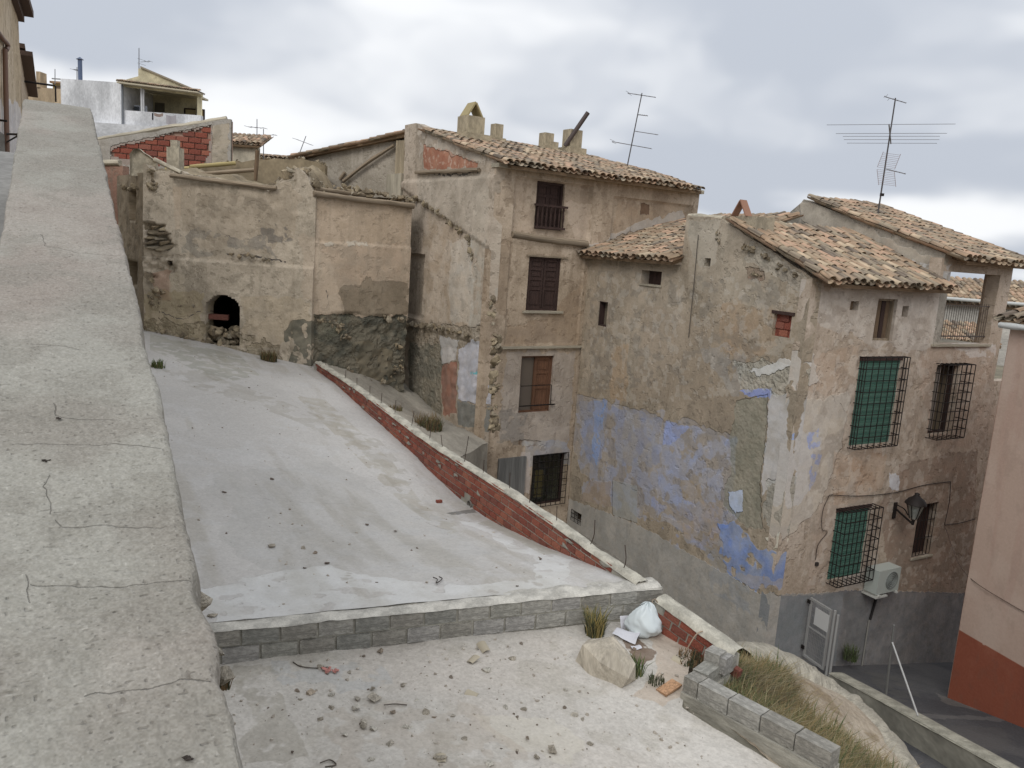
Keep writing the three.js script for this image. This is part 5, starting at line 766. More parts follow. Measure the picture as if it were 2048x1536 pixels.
// ===== right-hand block: long side wall (LF) with two houses, street front (RF) with two houses
const LF = (() => { const j = TF.pt(JU, 0, 0); return new Plane(j.x, j.z, 5.96 - j.x, -16.5 - j.z); })();
const LL = Math.hypot(5.96 - LF.O.x, -16.5 - LF.O.z);
const uAB = LF.uv(1368, 480)[0];                        // where the low annex ends and the blue-patched house begins
const lfTex = [-0.1, 1.2, LL + 0.1, 11.4];
const LFMAT = (() => {
  const P = a => LF.poly(a);
  const patches = [
    { p: P([1178, 530, 1365, 530, 1370, 700, 1300, 760, 1165, 780]), c: [164, 150, 128], c2: [174, 158, 134], rag: 0.2, a: 0.7 },
    { p: P([1170, 660, 1215, 640, 1230, 700, 1215, 790, 1160, 780]), c: [132, 120, 102], c2: [150, 138, 118], rag: 0.15, a: 0.75, brk: 0.35 },
    { p: P([1225, 690, 1260, 690, 1250, 800, 1220, 800]), c: [170, 142, 108], rag: 0.12, a: 0.7 },
    { p: P([1290, 620, 1480, 640, 1470, 860, 1330, 830, 1270, 800]), c: [160, 142, 118], c2: [148, 132, 110], rag: 0.3, a: 0.7 },
    { p: P([1440, 600, 1540, 610, 1560, 700, 1480, 730, 1440, 700]), c: [168, 140, 108], c2: [158, 136, 108], rag: 0.2, a: 0.7 },
    { p: P([1375, 440, 1490, 440, 1560, 500, 1560, 620, 1420, 600, 1378, 560]), c: [162, 148, 126], c2: [170, 158, 136], rag: 0.15, a: 0.6 },
    { p: P([1380, 436, 1440, 440, 1430, 520, 1400, 540, 1378, 500]), c: [172, 162, 142], c2: [150, 142, 124], rag: 0.15, a: 0.7 },
    { p: P([1400, 690, 1470, 690, 1500, 740, 1470, 790, 1420, 740]), c: [144, 140, 132], c2: [160, 154, 144], rag: 0.15, a: 0.7, brk: 0.35 },
    { p: P([1150, 788, 1190, 790, 1325, 832, 1470, 868, 1470, 1010, 1440, 1060, 1320, 1040, 1180, 970, 1150, 900]), c: [146, 142, 142], c2: [158, 148, 136], rag: 0.2, a: 0.85, h: -0.012, rel: 1 },
    { p: P([1150, 800, 1330, 835, 1480, 872, 1480, 1040, 1430, 1100, 1300, 1040, 1160, 980]), c: [152, 157, 176], c2: [160, 158, 162], rag: 0.3, a: 0.7, brk: 0.5, bf: 3.5 },
    { p: P([1300, 1000, 1460, 1010, 1500, 1090, 1440, 1130, 1330, 1070]), c: [142, 150, 184], c2: [156, 154, 160], rag: 0.25, a: 0.75, brk: 0.54, bf: 5 },
    { p: P([1180, 540, 1560, 560, 1560, 760, 1180, 780]), c: [128, 120, 106], rag: 0.4, a: 0.5, brk: 0.55, bf: 4 },
    { p: P([1180, 540, 1600, 560, 1580, 780, 1180, 820]), c: [176, 166, 148], rag: 0.4, a: 0.6, brk: 0.57, bf: 6 },
    { p: P([1160, 800, 1215, 800, 1210, 860, 1195, 950, 1165, 900]), c: [138, 142, 158], c2: [150, 146, 144], rag: 0.1, a: 0.8 },
    { p: P([1190, 800, 1213, 798, 1205, 860, 1194, 930, 1184, 905]), c: [128, 150, 188], c2: [142, 152, 176], rag: 0.09, a: 0.8, brk: 0.3, bf: 7 },
    { p: P([1222, 812, 1320, 836, 1320, 930, 1240, 930]), c: [140, 142, 156], c2: [156, 150, 142], rag: 0.14, a: 0.8 },
    { p: P([1330, 842, 1465, 872, 1462, 900, 1440, 1010, 1400, 1030, 1330, 1010, 1312, 920]), c: [154, 159, 178], c2: [164, 161, 162], rag: 0.16, a: 0.8, brk: 0.4, bf: 4 },
    { p: P([1330, 842, 1380, 854, 1350, 885, 1325, 888]), c: [146, 153, 184], rag: 0.05 },
    { p: P([1360, 960, 1400, 970, 1410, 1010, 1370, 1000]), c: [162, 142, 112], rag: 0.08, a: 0.9 },
    { p: P([1330, 1010, 1450, 1000, 1440, 1060, 1440, 1110, 1380, 1080]), c: [166, 146, 122], c2: [152, 140, 126], rag: 0.12, a: 0.8 },
    { p: P([1436, 1048, 1470, 1046, 1500, 1078, 1512, 1092, 1560, 1104, 1602, 1090, 1597, 1172, 1512, 1180, 1465, 1152, 1440, 1115]), c: [116, 138, 188], c2: [134, 150, 184], rag: 0.1, h: 0.006, brk: 0.27, bf: 4 },
    { p: P([1475, 800, 1537, 790, 1532, 880, 1520, 960, 1524, 1060, 1490, 1052, 1448, 1012, 1450, 968, 1464, 950, 1460, 880]), c: [134, 130, 110], c2: [146, 140, 120], rag: 0.05, h: -0.035, rough: 0.02 },
    { p: P([1478, 780, 1545, 777, 1540, 796, 1495, 792]), c: [136, 150, 206], rag: 0.04 },
    { p: P([1540, 785, 1578, 790, 1575, 900, 1555, 960, 1522, 990, 1522, 950, 1532, 880]), c: [190, 188, 184], c2: [176, 172, 164], rag: 0.06, h: 0.004 },
    { p: P([1535, 960, 1570, 950, 1600, 1000, 1600, 1070, 1540, 1070, 1526, 1020]), c: [162, 156, 140], c2: [150, 146, 132], rag: 0.08, h: -0.02, rough: 0.03 },
    { p: P([1528, 1078, 1560, 1062, 1606, 1064, 1604, 1082, 1548, 1098]), c: [200, 194, 172], rag: 0.05, h: 0.01 },
    { p: P([1458, 984, 1486, 980, 1486, 1022, 1470, 1026, 1458, 1010]), c: [186, 196, 216], rag: 0.03, h: 0.012 },
    { p: P([1450, 1140, 1510, 1150, 1560, 1165, 1512, 1182]), c: [168, 152, 132], rag: 0.06, a: 0.8 },
    { p: P([1470, 720, 1560, 722, 1590, 740, 1570, 790, 1480, 778]), c: [158, 152, 134], c2: [172, 164, 146], rag: 0.12, h: -0.02, rough: 0.05 },
    { p: P([1500, 738, 1540, 730, 1560, 718, 1600, 722, 1570, 738, 1535, 750, 1515, 755]), c: [196, 192, 182], rag: 0.05, h: 0.015 },
    { p: P([1490, 535, 1530, 540, 1528, 560, 1495, 556]), c: [156, 106, 84], c2: [140, 120, 98], rag: 0.06, h: -0.04, rough: 0.04 },
    { p: P([1500, 480, 1620, 560, 1600, 580, 1490, 520]), c: [166, 156, 136], c2: [150, 140, 122], rag: 0.08, h: -0.01, rough: 0.05 },
    { p: P([1120, 990, 1278, 1050, 1322, 1075, 1453, 1148, 1512, 1184, 1700, 1200, 1700, 1500, 1120, 1300]), c: [164, 160, 150], c2: [154, 151, 142], rag: 0.05, h: 0.02, rough: 0.008 },
    { p: P([1225, 960, 1275, 972, 1275, 1046, 1225, 1030]), c: [152, 150, 140], rag: 0.02, h: 0.02 },
    { p: P([1180, 960, 1222, 965, 1222, 1015, 1160, 1000]), c: [158, 140, 120], rag: 0.06, h: 0.0 },
    { p: P([1410, 1090, 1500, 1150, 1500, 1230, 1420, 1180]), c: [140, 140, 138], c2: [150, 148, 142], rag: 0.1, a: 0.6, brk: 0.4 },
  ];
  const cr = [{ p: P([1398, 470, 1390, 560, 1379, 675]), w: 0.01, a: 0.3, j: 0.03 }, { p: P([1225, 958, 1280, 985]), w: 0.014, a: 0.3 }, { p: P([1325, 835, 1322, 1000]), w: 0.015, a: 0.3 }];
  return surfaceTexture(1152, 1408, ...lfTex, plasterBase([154, 138, 114], [168, 152, 128], [132, 120, 100], { s: 61, h: 0.03 }), patches, cr);
})();
const DUST = noiseMat(256, 1, [146, 130, 108], [128, 114, 94], { f: 4, h: 0.03 });
// ----- low annex: side wall and lean-to roof against the tall house
{
  const t = thing('annex_house', LF.pt(2, 1.4, -1.5), 'low annex with small lean-to tiled roof wedged against the tall house', 'house');
  const wA = LF.rect(1284, 540, 1321, 571), sl = LF.rect(1199, 602, 1212, 654), eave = LF.uv(1270, 522)[1] - 0.02, vent = LF.rect(1142, 1017, 1161, 1052);
  part('side_wall', reliefWall(LF, { u0: 0, u1: uAB, v0: 1.2, v1: eave, cell: 0.07, thick: 0.3, holes: [wA, sl, vent], hf: wallRelief(0.05, 3), tex: lfTex }), LFMAT, t);
  { const w = part('window', [LF.box(wA.u0 - 0.02, wA.v0 - 0.02, wA.u1 + 0.02, wA.v1 + 0.02, -0.32, -0.26)], WOOD_DARK, t); part('sill', [LF.box(wA.u0 - 0.05, wA.v0 - 0.05, wA.u1 + 0.06, wA.v0 - 0.003, -0.26, 0.03)], LIME, w); }
  { const w = part('window', [LF.box(sl.u0 - 0.02, sl.v0 - 0.02, sl.u1 + 0.02, sl.v1 + 0.02, -0.3, -0.2)], flat(116, 106, 90, 0.9), t); part('frame', frame(LF, { u0: sl.u0, u1: sl.u1, v0: sl.v0, v1: sl.v1 }, 0.03, -0.2, -0.02), WOOD_DARK, w); }
  { const w = part('vent_window', cavity(LF, vent, 0.9), INNER, t); part('grille', grille(LF, vent, -0.02, 3, 3, 0.01), IRON, w); }
  const far = TF.uv(1372, 446), nFar = far[0] - JU, slope = (far[1] - eave - 0.05) / nFar, S = LF.N.clone().multiplyScalar(-1).add(V3(0, slope, 0)).normalize(), LS = Math.hypot(nFar, nFar * slope), E0 = LF.pt(-0.1, eave + 0.06, 0.3);
  const N = S.clone().cross(LF.U); if (N.y < 0) N.negate(); N.normalize(); const LA = uAB + 0.1;
  const dk = new THREE.BoxGeometry(LA, 0.08, LS); dk.applyMatrix4(new THREE.Matrix4().makeBasis(LF.U, N, LF.U.clone().cross(N)).setPosition(E0.clone().addScaledVector(LF.U, LA / 2).addScaledVector(S, LS / 2).addScaledVector(N, -0.03)));
  const roof = part('roof', dk, DECK, t);
  tileRoof(roof, E0.clone().addScaledVector(S, -0.06), LF.U, S, LA, LS + 0.3, { seed: 23, inside: (a, s) => true });
  part('flashing', [log(TF.pt(JU - 0.05, eave + 0.2, 0.08), TF.pt(far[0], far[1] + 0.1, 0.08), 0.1, 31)], LIME, t);
}
// ----- corner house with blue paint patches
const bTop = (() => { const p0 = LF.uv(1376, 437), p1 = LF.uv(1436, 440), p2 = [LL, 9.76]; return u => u < p1[0] ? lerp(p0[1], p1[1], clamp((u - p0[0]) / (p1[0] - p0[0]))) : lerp(p1[1], p2[1], clamp((u - p1[0]) / (p2[0] - p1[0]))); })();
const uBC = RF.uv(1872, 600)[0];
const rfEnd = RF.uv(2008, 640)[0];
const rfTex = [-0.1, -1, rfEnd + 1.5, 10.6];
const rr = (x0, y0, x1, y1) => RF.rect(x0, y0, x1, y1);
const RW_ = { attic: rr(1757, 597, 1784, 682), green: rr(1722, 716, 1777, 884), dark: rr(1876, 730, 1900, 866), low: rr(1674, 1020, 1722, 1147), slim: rr(1838, 1010, 1862, 1108), hole1: rr(1702, 602, 1716, 621), hole2: rr(1806, 612, 1815, 634) };
const RFMAT = (() => {
  const P = a => RF.poly(a);
  const patches = [
    { p: P([1630, 570, 1890, 575, 1880, 690, 1800, 700, 1720, 690, 1640, 640]), c: [186, 176, 162], c2: [174, 162, 146], rag: 0.25, a: 0.85 },
    { p: P([1640, 700, 1720, 690, 1715, 770, 1650, 790, 1600, 760]), c: [172, 146, 120], c2: [180, 158, 134], rag: 0.2, a: 0.75 },
    { p: P([1600, 700, 1625, 700, 1640, 760, 1600, 780]), c: [184, 176, 162], rag: 0.06, h: 0.01 },
    { p: P([1560, 800, 1700, 790, 1690, 880, 1660, 960, 1640, 1020, 1560, 1080]), c: [184, 172, 152], c2: [176, 166, 150], rag: 0.12, h: 0.008 },
    { p: P([1562, 870, 1640, 860, 1640, 940, 1600, 1010, 1570, 1020]), c: [186, 180, 172], rag: 0.1, a: 0.8 },
    { p: P([1612, 868, 1636, 860, 1644, 910, 1632, 960, 1616, 990, 1622, 920]), c: [138, 150, 200], c2: [160, 164, 190], rag: 0.05, a: 0.85, brk: 0.42, bf: 8 },
    { p: P([1565, 868, 1600, 866, 1596, 880, 1570, 882]), c: [140, 160, 205], rag: 0.03, brk: 0.35 },
    { p: P([1665, 900, 1770, 890, 1760, 990, 1670, 1010]), c: [170, 138, 108], c2: [182, 158, 132], rag: 0.2, a: 0.8 },
    { p: P([1640, 1010, 1690, 1000, 1660, 1160, 1610, 1180]), c: [180, 160, 138], c2: [172, 150, 128], rag: 0.1, a: 0.7 },
    { p: P([1800, 930, 1905, 905, 1955, 900, 1945, 1190, 1780, 1180, 1760, 1010]), c: [146, 122, 102], c2: [134, 116, 98], rag: 0.06, a: 0.85 },
    { p: P([1840, 700, 1990, 690, 1990, 900, 1860, 900]), c: [178, 154, 132], c2: [166, 146, 126], rag: 0.2, a: 0.7 },
    { p: P([1640, 580, 1990, 600, 1960, 1180, 1600, 1170]), c: [146, 130, 112], rag: 0.4, a: 0.5, brk: 0.55, bf: 3 },
    { p: P([1640, 580, 1990, 600, 1960, 1180, 1600, 1170]), c: [190, 178, 160], rag: 0.4, a: 0.6, brk: 0.57, bf: 6 },
    { p: P([1905, 690, 1990, 690, 1990, 715, 1930, 712]), c: [192, 184, 172], rag: 0.08, brk: 0.35 },
    { p: P([1780, 945, 1800, 950, 1795, 985, 1778, 975]), c: [196, 196, 196], rag: 0.05 },
    { p: P([1690, 1150, 1760, 1130, 1760, 1180, 1690, 1180]), c: [182, 172, 160], rag: 0.1, a: 0.7 },
    { p: P([1500, 1190, 1640, 1190, 1690, 1180, 1930, 1186, 2010, 1190, 2010, 1500, 1500, 1500]), c: [122, 121, 120], c2: [110, 110, 110], rag: 0.04, h: 0.02, rough: 0.006 },
    { p: P([1690, 1190, 1735, 1190, 1730, 1320, 1690, 1320]), c: [136, 130, 120], c2: [128, 122, 112], rag: 0.08, a: 0.8 },
    { p: P([1500, 1192, 1688, 1184, 1668, 1360, 1500, 1360]), c: [150, 146, 138], c2: [142, 140, 132], rag: 0.04, h: 0.02, rough: 0.006 },
  ];
  return surfaceTexture(1024, 1536, ...rfTex, plasterBase([172, 154, 132], [182, 166, 146], [152, 134, 112], { s: 71, h: 0.028, k3: 0.4 }), patches, [{ p: P([1690, 745, 1660, 790, 1700, 830]), w: 0.01, a: 0.25 }, { p: P([1840, 600, 1835, 700]), w: 0.01, a: 0.2 }]);
})();
{
  const t = thing('corner_house', LF.pt(LL - 2, 0.6, -1.5), 'corner house with flaking blue paint, green blinds and a tiled gable roof', 'house');
  const slit = LF.rect(1410, 516, 1421, 533), niche = LF.rect(1549, 627, 1579, 677);
  part('side_wall', reliefWall(LF, { u0: uAB, u1: LL, v0: 0.4, v1: 11.2, cell: 0.06, thick: 0.3, holes: [slit, niche], top: u => bTop(u) + 0.06 + (fbm(u * 4, 3, 3) - 0.5) * 0.04, hf: (u, v) => wallRelief(0.06, 13)(u, v), tex: lfTex }), LFMAT, t);
  part('slit_shaft', cavity(LF, slit, 0.8), INNER, t);
  { const w = part('blocked_window', [LF.box(niche.u0 - 0.02, niche.v0 - 0.02, niche.u1 + 0.02, niche.v1 + 0.02, -0.2, -0.09)], BRICK_MATS[2], t); bricks(LF, w, niche.u0, niche.u1, (u, v) => v < niche.v1 - 0.02, { v0: niche.v0, h: niche.v1 - niche.v0, bh: 0.16, bw: (niche.u1 - niche.u0) / 2, seed: 5, n: -0.1, geos: [chamferBox((niche.u1 - niche.u0) / 2 - 0.01, 0.15, 0.09, 3, 0.004)] });
    part('lintel', [LF.box(niche.u0 - 0.06, niche.v1 + 0.003, niche.u1 + 0.07, niche.v1 + 0.07, -0.1, 0.03)], WOOD_DARK, w); }
  part('conduit', [tube([LF.pt(...LF.uv(1399, 470), 0.04), LF.pt(...LF.uv(1391, 560), 0.04), LF.pt(...LF.uv(1379, 675), 0.03)], 0.01, 20, 5)], flat(90, 84, 76, 0.8), t);
  stoneStrip('stone', t, [[1440, 445], [1436, 475], [1448, 500]].map(([x, y]) => LF.pt(...LF.uv(x, y), 0.0)), 12, 0.13, 0.12, 71);
  stoneStrip('stone', t, [[1490, 492], [1540, 520], [1600, 556]].map(([x, y]) => LF.pt(...LF.uv(x, y), 0.0)), 26, 0.14, 0.12, 72);
  stoneStrip('stone', t, [[1500, 545], [1520, 552], [1560, 540]].map(([x, y]) => LF.pt(...LF.uv(x, y), 0.0)), 12, 0.1, 0.1, 73);
  const eB = RF.uv(1750, 566)[1];
  part('front_wall', reliefWall(RF, { u0: 0, u1: uBC, v0: -0.6, v1: eB, cell: 0.07, thick: 0.28, holes: [RW_.attic, RW_.green, RW_.low, RW_.hole1, RW_.hole2], hf: wallRelief(0.05, 23), tex: rfTex }), RFMAT, t);
  for (const h of [RW_.hole1, RW_.hole2]) part('wall_niche', [RF.box(h.u0 - 0.02, h.v0 - 0.02, h.u1 + 0.02, h.v1 + 0.02, -0.3, -0.14)], flat(120, 102, 82, 1), t);
  // attic window: weathered boards
  { const A = RW_.attic, w = part('window', frame(RF, A, 0.05, -0.2, -0.08), WOOD_GREY, t); for (let k = 0; k < 4; k++) part('board', [RF.box(lerp(A.u0 + 0.05, A.u1 - 0.05, k / 4) + 0.006, A.v0 + 0.05, lerp(A.u0 + 0.05, A.u1 - 0.05, (k + 1) / 4) - 0.006, A.v1 - 0.05, -0.17 - (k % 2) * 0.01, -0.14 - (k % 2) * 0.01)], k % 2 ? WOOD : WOOD_DARK, w); part('backing', [RF.box(A.u0 - 0.01, A.v0 - 0.01, A.u1 + 0.01, A.v1 + 0.01, -0.3, -0.22)], WOOD, w); }
  // roller blinds of green slats behind iron cages
  const SLAT = [flat(88, 130, 116, 0.7), flat(78, 118, 106, 0.7), flat(98, 138, 124, 0.7)];
  const blind = (A, n0, cage, nu, nv, cx) => {
    const w = part('window', [RF.box(A.u0 - 0.01, A.v0 - 0.01, A.u1 + 0.01, A.v1 + 0.01, -0.3, -0.2)], WOOD_GREY, t); const N = Math.round((A.v1 - A.v0) / 0.055), q = new THREE.Quaternion().setFromRotationMatrix(RF.mat().setPosition(0, 0, 0)), geo = new THREE.BoxGeometry(A.u1 - A.u0 - 0.02, 0.046, 0.016);
    for (let k = 0; k < N; k++) placeShared('slat', geo, SLAT[(k * 7) % 3], w, RF.pt((A.u0 + A.u1) / 2, A.v0 + (k + 0.5) * (A.v1 - A.v0) / N, n0 + 0.01 * Math.sin(k * 0.4)), q.clone().multiply(new THREE.Quaternion().setFromAxisAngle(V3(1, 0, 0), 0.25)));
    part('blind_box', [RF.box(A.u0 - 0.02, A.v1 - 0.06, A.u1 + 0.02, A.v1 + 0.03, n0 - 0.06, n0 + 0.06)], WOOD_DARK, w);
    part('grille', grille(RF, { u0: A.u0 - cx, u1: A.u1 + cx, v0: A.v0 - 0.04, v1: A.v1 + 0.03 }, cage, nu, nv, 0.011, 1), IRON, w); return w;
  };
  blind(RW_.green, -0.02, 0.2, 7, 8, 0.04); blind(RW_.low, -0.05, 0.3, 8, 7, 0.03);
  // roof
  const runB = LL - LF.uv(1436, 440)[0], riseB = bTop(LF.uv(1436, 440)[0]) - 9.76, S = RF.N.clone().multiplyScalar(-runB).add(V3(0, riseB, 0)).normalize(), LS = Math.hypot(runB, riseB) + 0.02, E0 = RF.pt(-0.04, eB - 0.07, 0.36);
  const N = S.clone().cross(RF.U); if (N.y < 0) N.negate(); N.normalize(); const LA = uBC + 0.05;
  const at = (a, s, n) => E0.clone().addScaledVector(RF.U, a).addScaledVector(S, s).addScaledVector(N, n);
  const dk = new THREE.BoxGeometry(LA - 0.3, 0.08, LS); dk.applyMatrix4(new THREE.Matrix4().makeBasis(RF.U, N, RF.U.clone().cross(N)).setPosition(at(LA / 2 + 0.15, LS / 2, -0.03)));
  const roof = part('roof', [dk], DECK, t); tileRoof(roof, at(0, -0.06, 0), RF.U, S, LA, LS, { seed: 33 });
  part('rear_wall', [RF.box(0.3, 6, uBC, bTop(LF.uv(1436, 440)[0]) - 0.1, -(LL - uAB) + 0.02, -(LL - uAB) + 0.3)], DUST, t);
  const rg = []; for (let k = 0; k < 12; k++) rg.push(log(at(0.4 + LA * k / 12.6, LS, 0.02), at(0.4 + LA * (k + 1.05) / 12.6, LS, 0.02), 0.08, k + 50)); part('ridge', rg, LIME, t);
  part('wall_cap', [log(LF.pt(uAB, bTop(uAB) + 0.03, -0.1), LF.pt(LF.uv(1440, 440)[0], bTop(LF.uv(1440, 440)[0]) + 0.05, -0.1), 0.11, 45)], LIME, t);
  // square chimney with two tiles leaned together
  { const c = LF.uv(1470, 470), pl = new Plane(LF.pt(c[0], 0, -0.3).x, LF.pt(c[0], 0, -0.3).z, LF.U.x, LF.U.z); const w = LF.uv(1505, 470)[0] - LF.uv(1440, 470)[0], yt = LF.uv(1465, 432)[1]; const ch = part('chimney', [pl.box(-w / 2, yt - 1.1, w / 2, yt, -0.35, 0.24)], noiseMat(256, 1, [168, 156, 136], [150, 140, 122], { f: 4, h: 0.02 }), t);
    part('hood', [bar(pl.pt(-0.2, yt, 0.2), pl.pt(0.02, yt + 0.34, 0.2), 0.2, 0.025), bar(pl.pt(0.26, yt, 0.2), pl.pt(0.03, yt + 0.36, 0.2), 0.2, 0.025)], flat(150, 112, 92, 0.9), ch); }
}
// ----- terrace house with the open loggia
{
  const t = thing('terrace_house', RF.pt(uBC + 2, -0.4, -2), 'house with an open roofed terrace, thin railing and barred windows', 'house');
  const eC = RF.uv(1960, 522)[1], lo = RF.rect(1886, 542, 1962, 688), op = { u0: uBC + 0.12, u1: RF.uv(1977, 687)[0], v0: lo.v0, v1: lo.v1 };
  part('front_wall', reliefWall(RF, { u0: uBC, u1: rfEnd + 1.4, v0: -1, v1: eC, inside: (u, v) => u < rfEnd || v < 7.5, su: [rfEnd], cell: 0.07, thick: 0.3, holes: [op, RW_.dark, RW_.slim], hf: wallRelief(0.05, 43), tex: rfTex }), RFMAT, t);
  part('pillar', [RF.box(op.u1 - 0.02, op.v0 - 0.1, rfEnd - 0.01, eC, -0.36, -0.3)], noiseMat(256, 1, [160, 140, 122], [148, 130, 112], { f: 3 }), t);
  part('terrace_floor', [RF.box(uBC + 0.05, op.v0 - 0.16, rfEnd - 0.02, op.v0 - 0.05, -4.6, -0.28)], LIME, t);
  part('rear_wall', [RF.box(uBC + 0.05, -1, rfEnd - 0.02, op.v0 - 0.2, -4.6, -4.4), bar(RF.pt(rfEnd - 0.12, 3.5, -0.3), RF.pt(rfEnd - 0.12, 3.5, -4.4), 0.2, 9)], LIME, t);
  part('sill', [RF.box(op.u0 - 0.05, op.v0 - 0.06, op.u1 + 0.05, op.v0 - 0.002, -0.3, 0.05)], LIME, t);
  const g = [], vt = RF.uv(1910, 606)[1], vb = RF.uv(1910, 682)[1] + 0.02, u1 = op.u1 - 0.05; for (let k = 0; k <= 24; k++) { const u = lerp(op.u0 + 0.02, u1, k / 24); g.push(rod(RF.pt(u, vb, -0.12), RF.pt(u, vt, -0.12), 0.007, 0.007, 5)); } g.push(bar(RF.pt(op.u0, vb + 0.08, -0.12), RF.pt(op.u1, vb + 0.08, -0.12), 0.02, 0.03), bar(RF.pt(op.u0, vt - 0.06, -0.12), RF.pt(op.u1, vt - 0.06, -0.12), 0.015, 0.02));
  part('railing', g, flat(78, 70, 66, 0.7), t);
  // gable above the neighbour's roof
  const GP = (() => { const o = RF.pt(uBC + 0.1, 0, 0); return new Plane(o.x - RF.N.x * -0 - RF.N.x * 6, o.z - RF.N.z * 6, RF.N.x, RF.N.z); })();     // u = 6 at the street front
  const pk = GP.uv(1606, 402), ft = [6, eC]; const gt = u => u < pk[0] ? lerp(pk[1] - 0.5, pk[1], clamp((u - pk[0] + 0.7) / 0.7)) : lerp(pk[1] + 0.05, ft[1] + 0.09, (u - pk[0]) / (6 - pk[0]));
  const P = a => GP.poly(a);
  part('gable_wall', reliefWall(GP, { u0: Math.max(0, pk[0] - 1.6), u1: 6, v0: 8.4, v1: pk[1] + 0.1, cell: 0.07, thick: 0.3, top: gt, hf: wallRelief(0.06, 53), tex: [0, 8.4, 6.2, 13] }), surfaceTexture(1024, 512, 0, 8.4, 6.2, 13, plasterBase([150, 142, 126], [164, 156, 140], [130, 124, 110], { s: 81, h: 0.04 }), [
    { p: P([1600, 402, 1640, 405, 1760, 470, 1880, 520, 1875, 545, 1740, 500, 1600, 440]), c: [186, 174, 152], c2: [170, 158, 138], rag: 0.12, a: 0.8, h: 0.01 },
    { p: P([1820, 520, 1885, 530, 1885, 580, 1830, 570]), c: [196, 194, 190], c2: [180, 178, 172], rag: 0.1, a: 0.9, brk: 0.3 }]), t);
  const runC = 6 - pk[0], riseC = pk[1] - eC, S = RF.N.clone().multiplyScalar(-runC).add(V3(0, riseC, 0)).normalize(), LS = Math.hypot(runC, riseC) + 0.15, E0 = RF.pt(uBC + 0.06, eC - 0.05, 0.38), N = S.clone().cross(RF.U); if (N.y < 0) N.negate(); N.normalize();
  const LA = rfEnd - uBC + 0.35, at = (a, s, n) => E0.clone().addScaledVector(RF.U, a).addScaledVector(S, s).addScaledVector(N, n);
  const dk = new THREE.BoxGeometry(LA - 0.3, 0.08, LS); dk.applyMatrix4(new THREE.Matrix4().makeBasis(RF.U, N, RF.U.clone().cross(N)).setPosition(at(LA / 2 + 0.15, LS / 2, -0.03)));
  const rear = bar(at(LA / 2 + 0.2, LS - 0.05, -0.05), at(LA / 2 + 0.2, LS - 0.05, -0.05).addScaledVector(RF.N, -2).add(V3(0, -0.8, 0)), LA - 0.4, 0.1);
  const roof = part('roof', [dk, rear], DECK, t); tileRoof(roof, at(0, -0.06, 0), RF.U, S, LA, LS, { seed: 43 });
  const rg = []; for (let k = 0; k < 10; k++) rg.push(log(at(0.3 + LA * k / 10.6, LS, 0.03), at(0.3 + LA * (k + 1.05) / 10.6, LS, 0.03), 0.09, k + 70)); part('ridge', rg, LIME, t);
  { const A = RW_.dark, B = { u0: A.u0, u1: RF.uv(1905, 800)[0], v0: A.v0, v1: A.v1 }, w = part('window', cavity(RF, A, 1.6), INNER, t); part('pane', [RF.box(A.u0 + 0.05, A.v0 + 0.05, A.u0 + 0.3, A.v1 - 0.05, -0.19, -0.188)], GLASS, w); part('frame', frame(RF, A, 0.05, -0.24, -0.14), WOOD_DARK, w); part('shutter', [RF.box(A.u0 + 0.3, A.v0 + 0.06, A.u0 + 0.34, A.v1 - 0.06, -0.2, -0.12)], flat(150, 140, 132, 0.8), w); part('grille', grille(RF, { u0: A.u0 - 0.06, u1: A.u1 + 0.1, v0: A.v0 - 0.05, v1: A.v1 + 0.04 }, 0.3, 6, 8, 0.011, 1), IRON, w); }
  { const A = RW_.slim, w = part('window', [RF.box(A.u0 - 0.01, A.v0 - 0.01, A.u1 + 0.01, A.v1 + 0.01, -0.3, -0.22)], WOOD_DARK, t); part('grille', grille(RF, A, -0.06, 6, 3, 0.01), IRON, w); part('sill', [RF.box(A.u0 - 0.03, A.v0 - 0.05, A.u1 + 0.03, A.v0 - 0.003, -0.2, 0.04)], LIME, w); }
  stoneStrip('tile_end', t, [RF.pt(rfEnd + 0.02, 8.2, -0.15), RF.pt(rfEnd + 0.02, 7.0, -0.15), RF.pt(rfEnd + 0.02, 5.8, -0.15)], 30, 0.14, 0.14, 91);
}
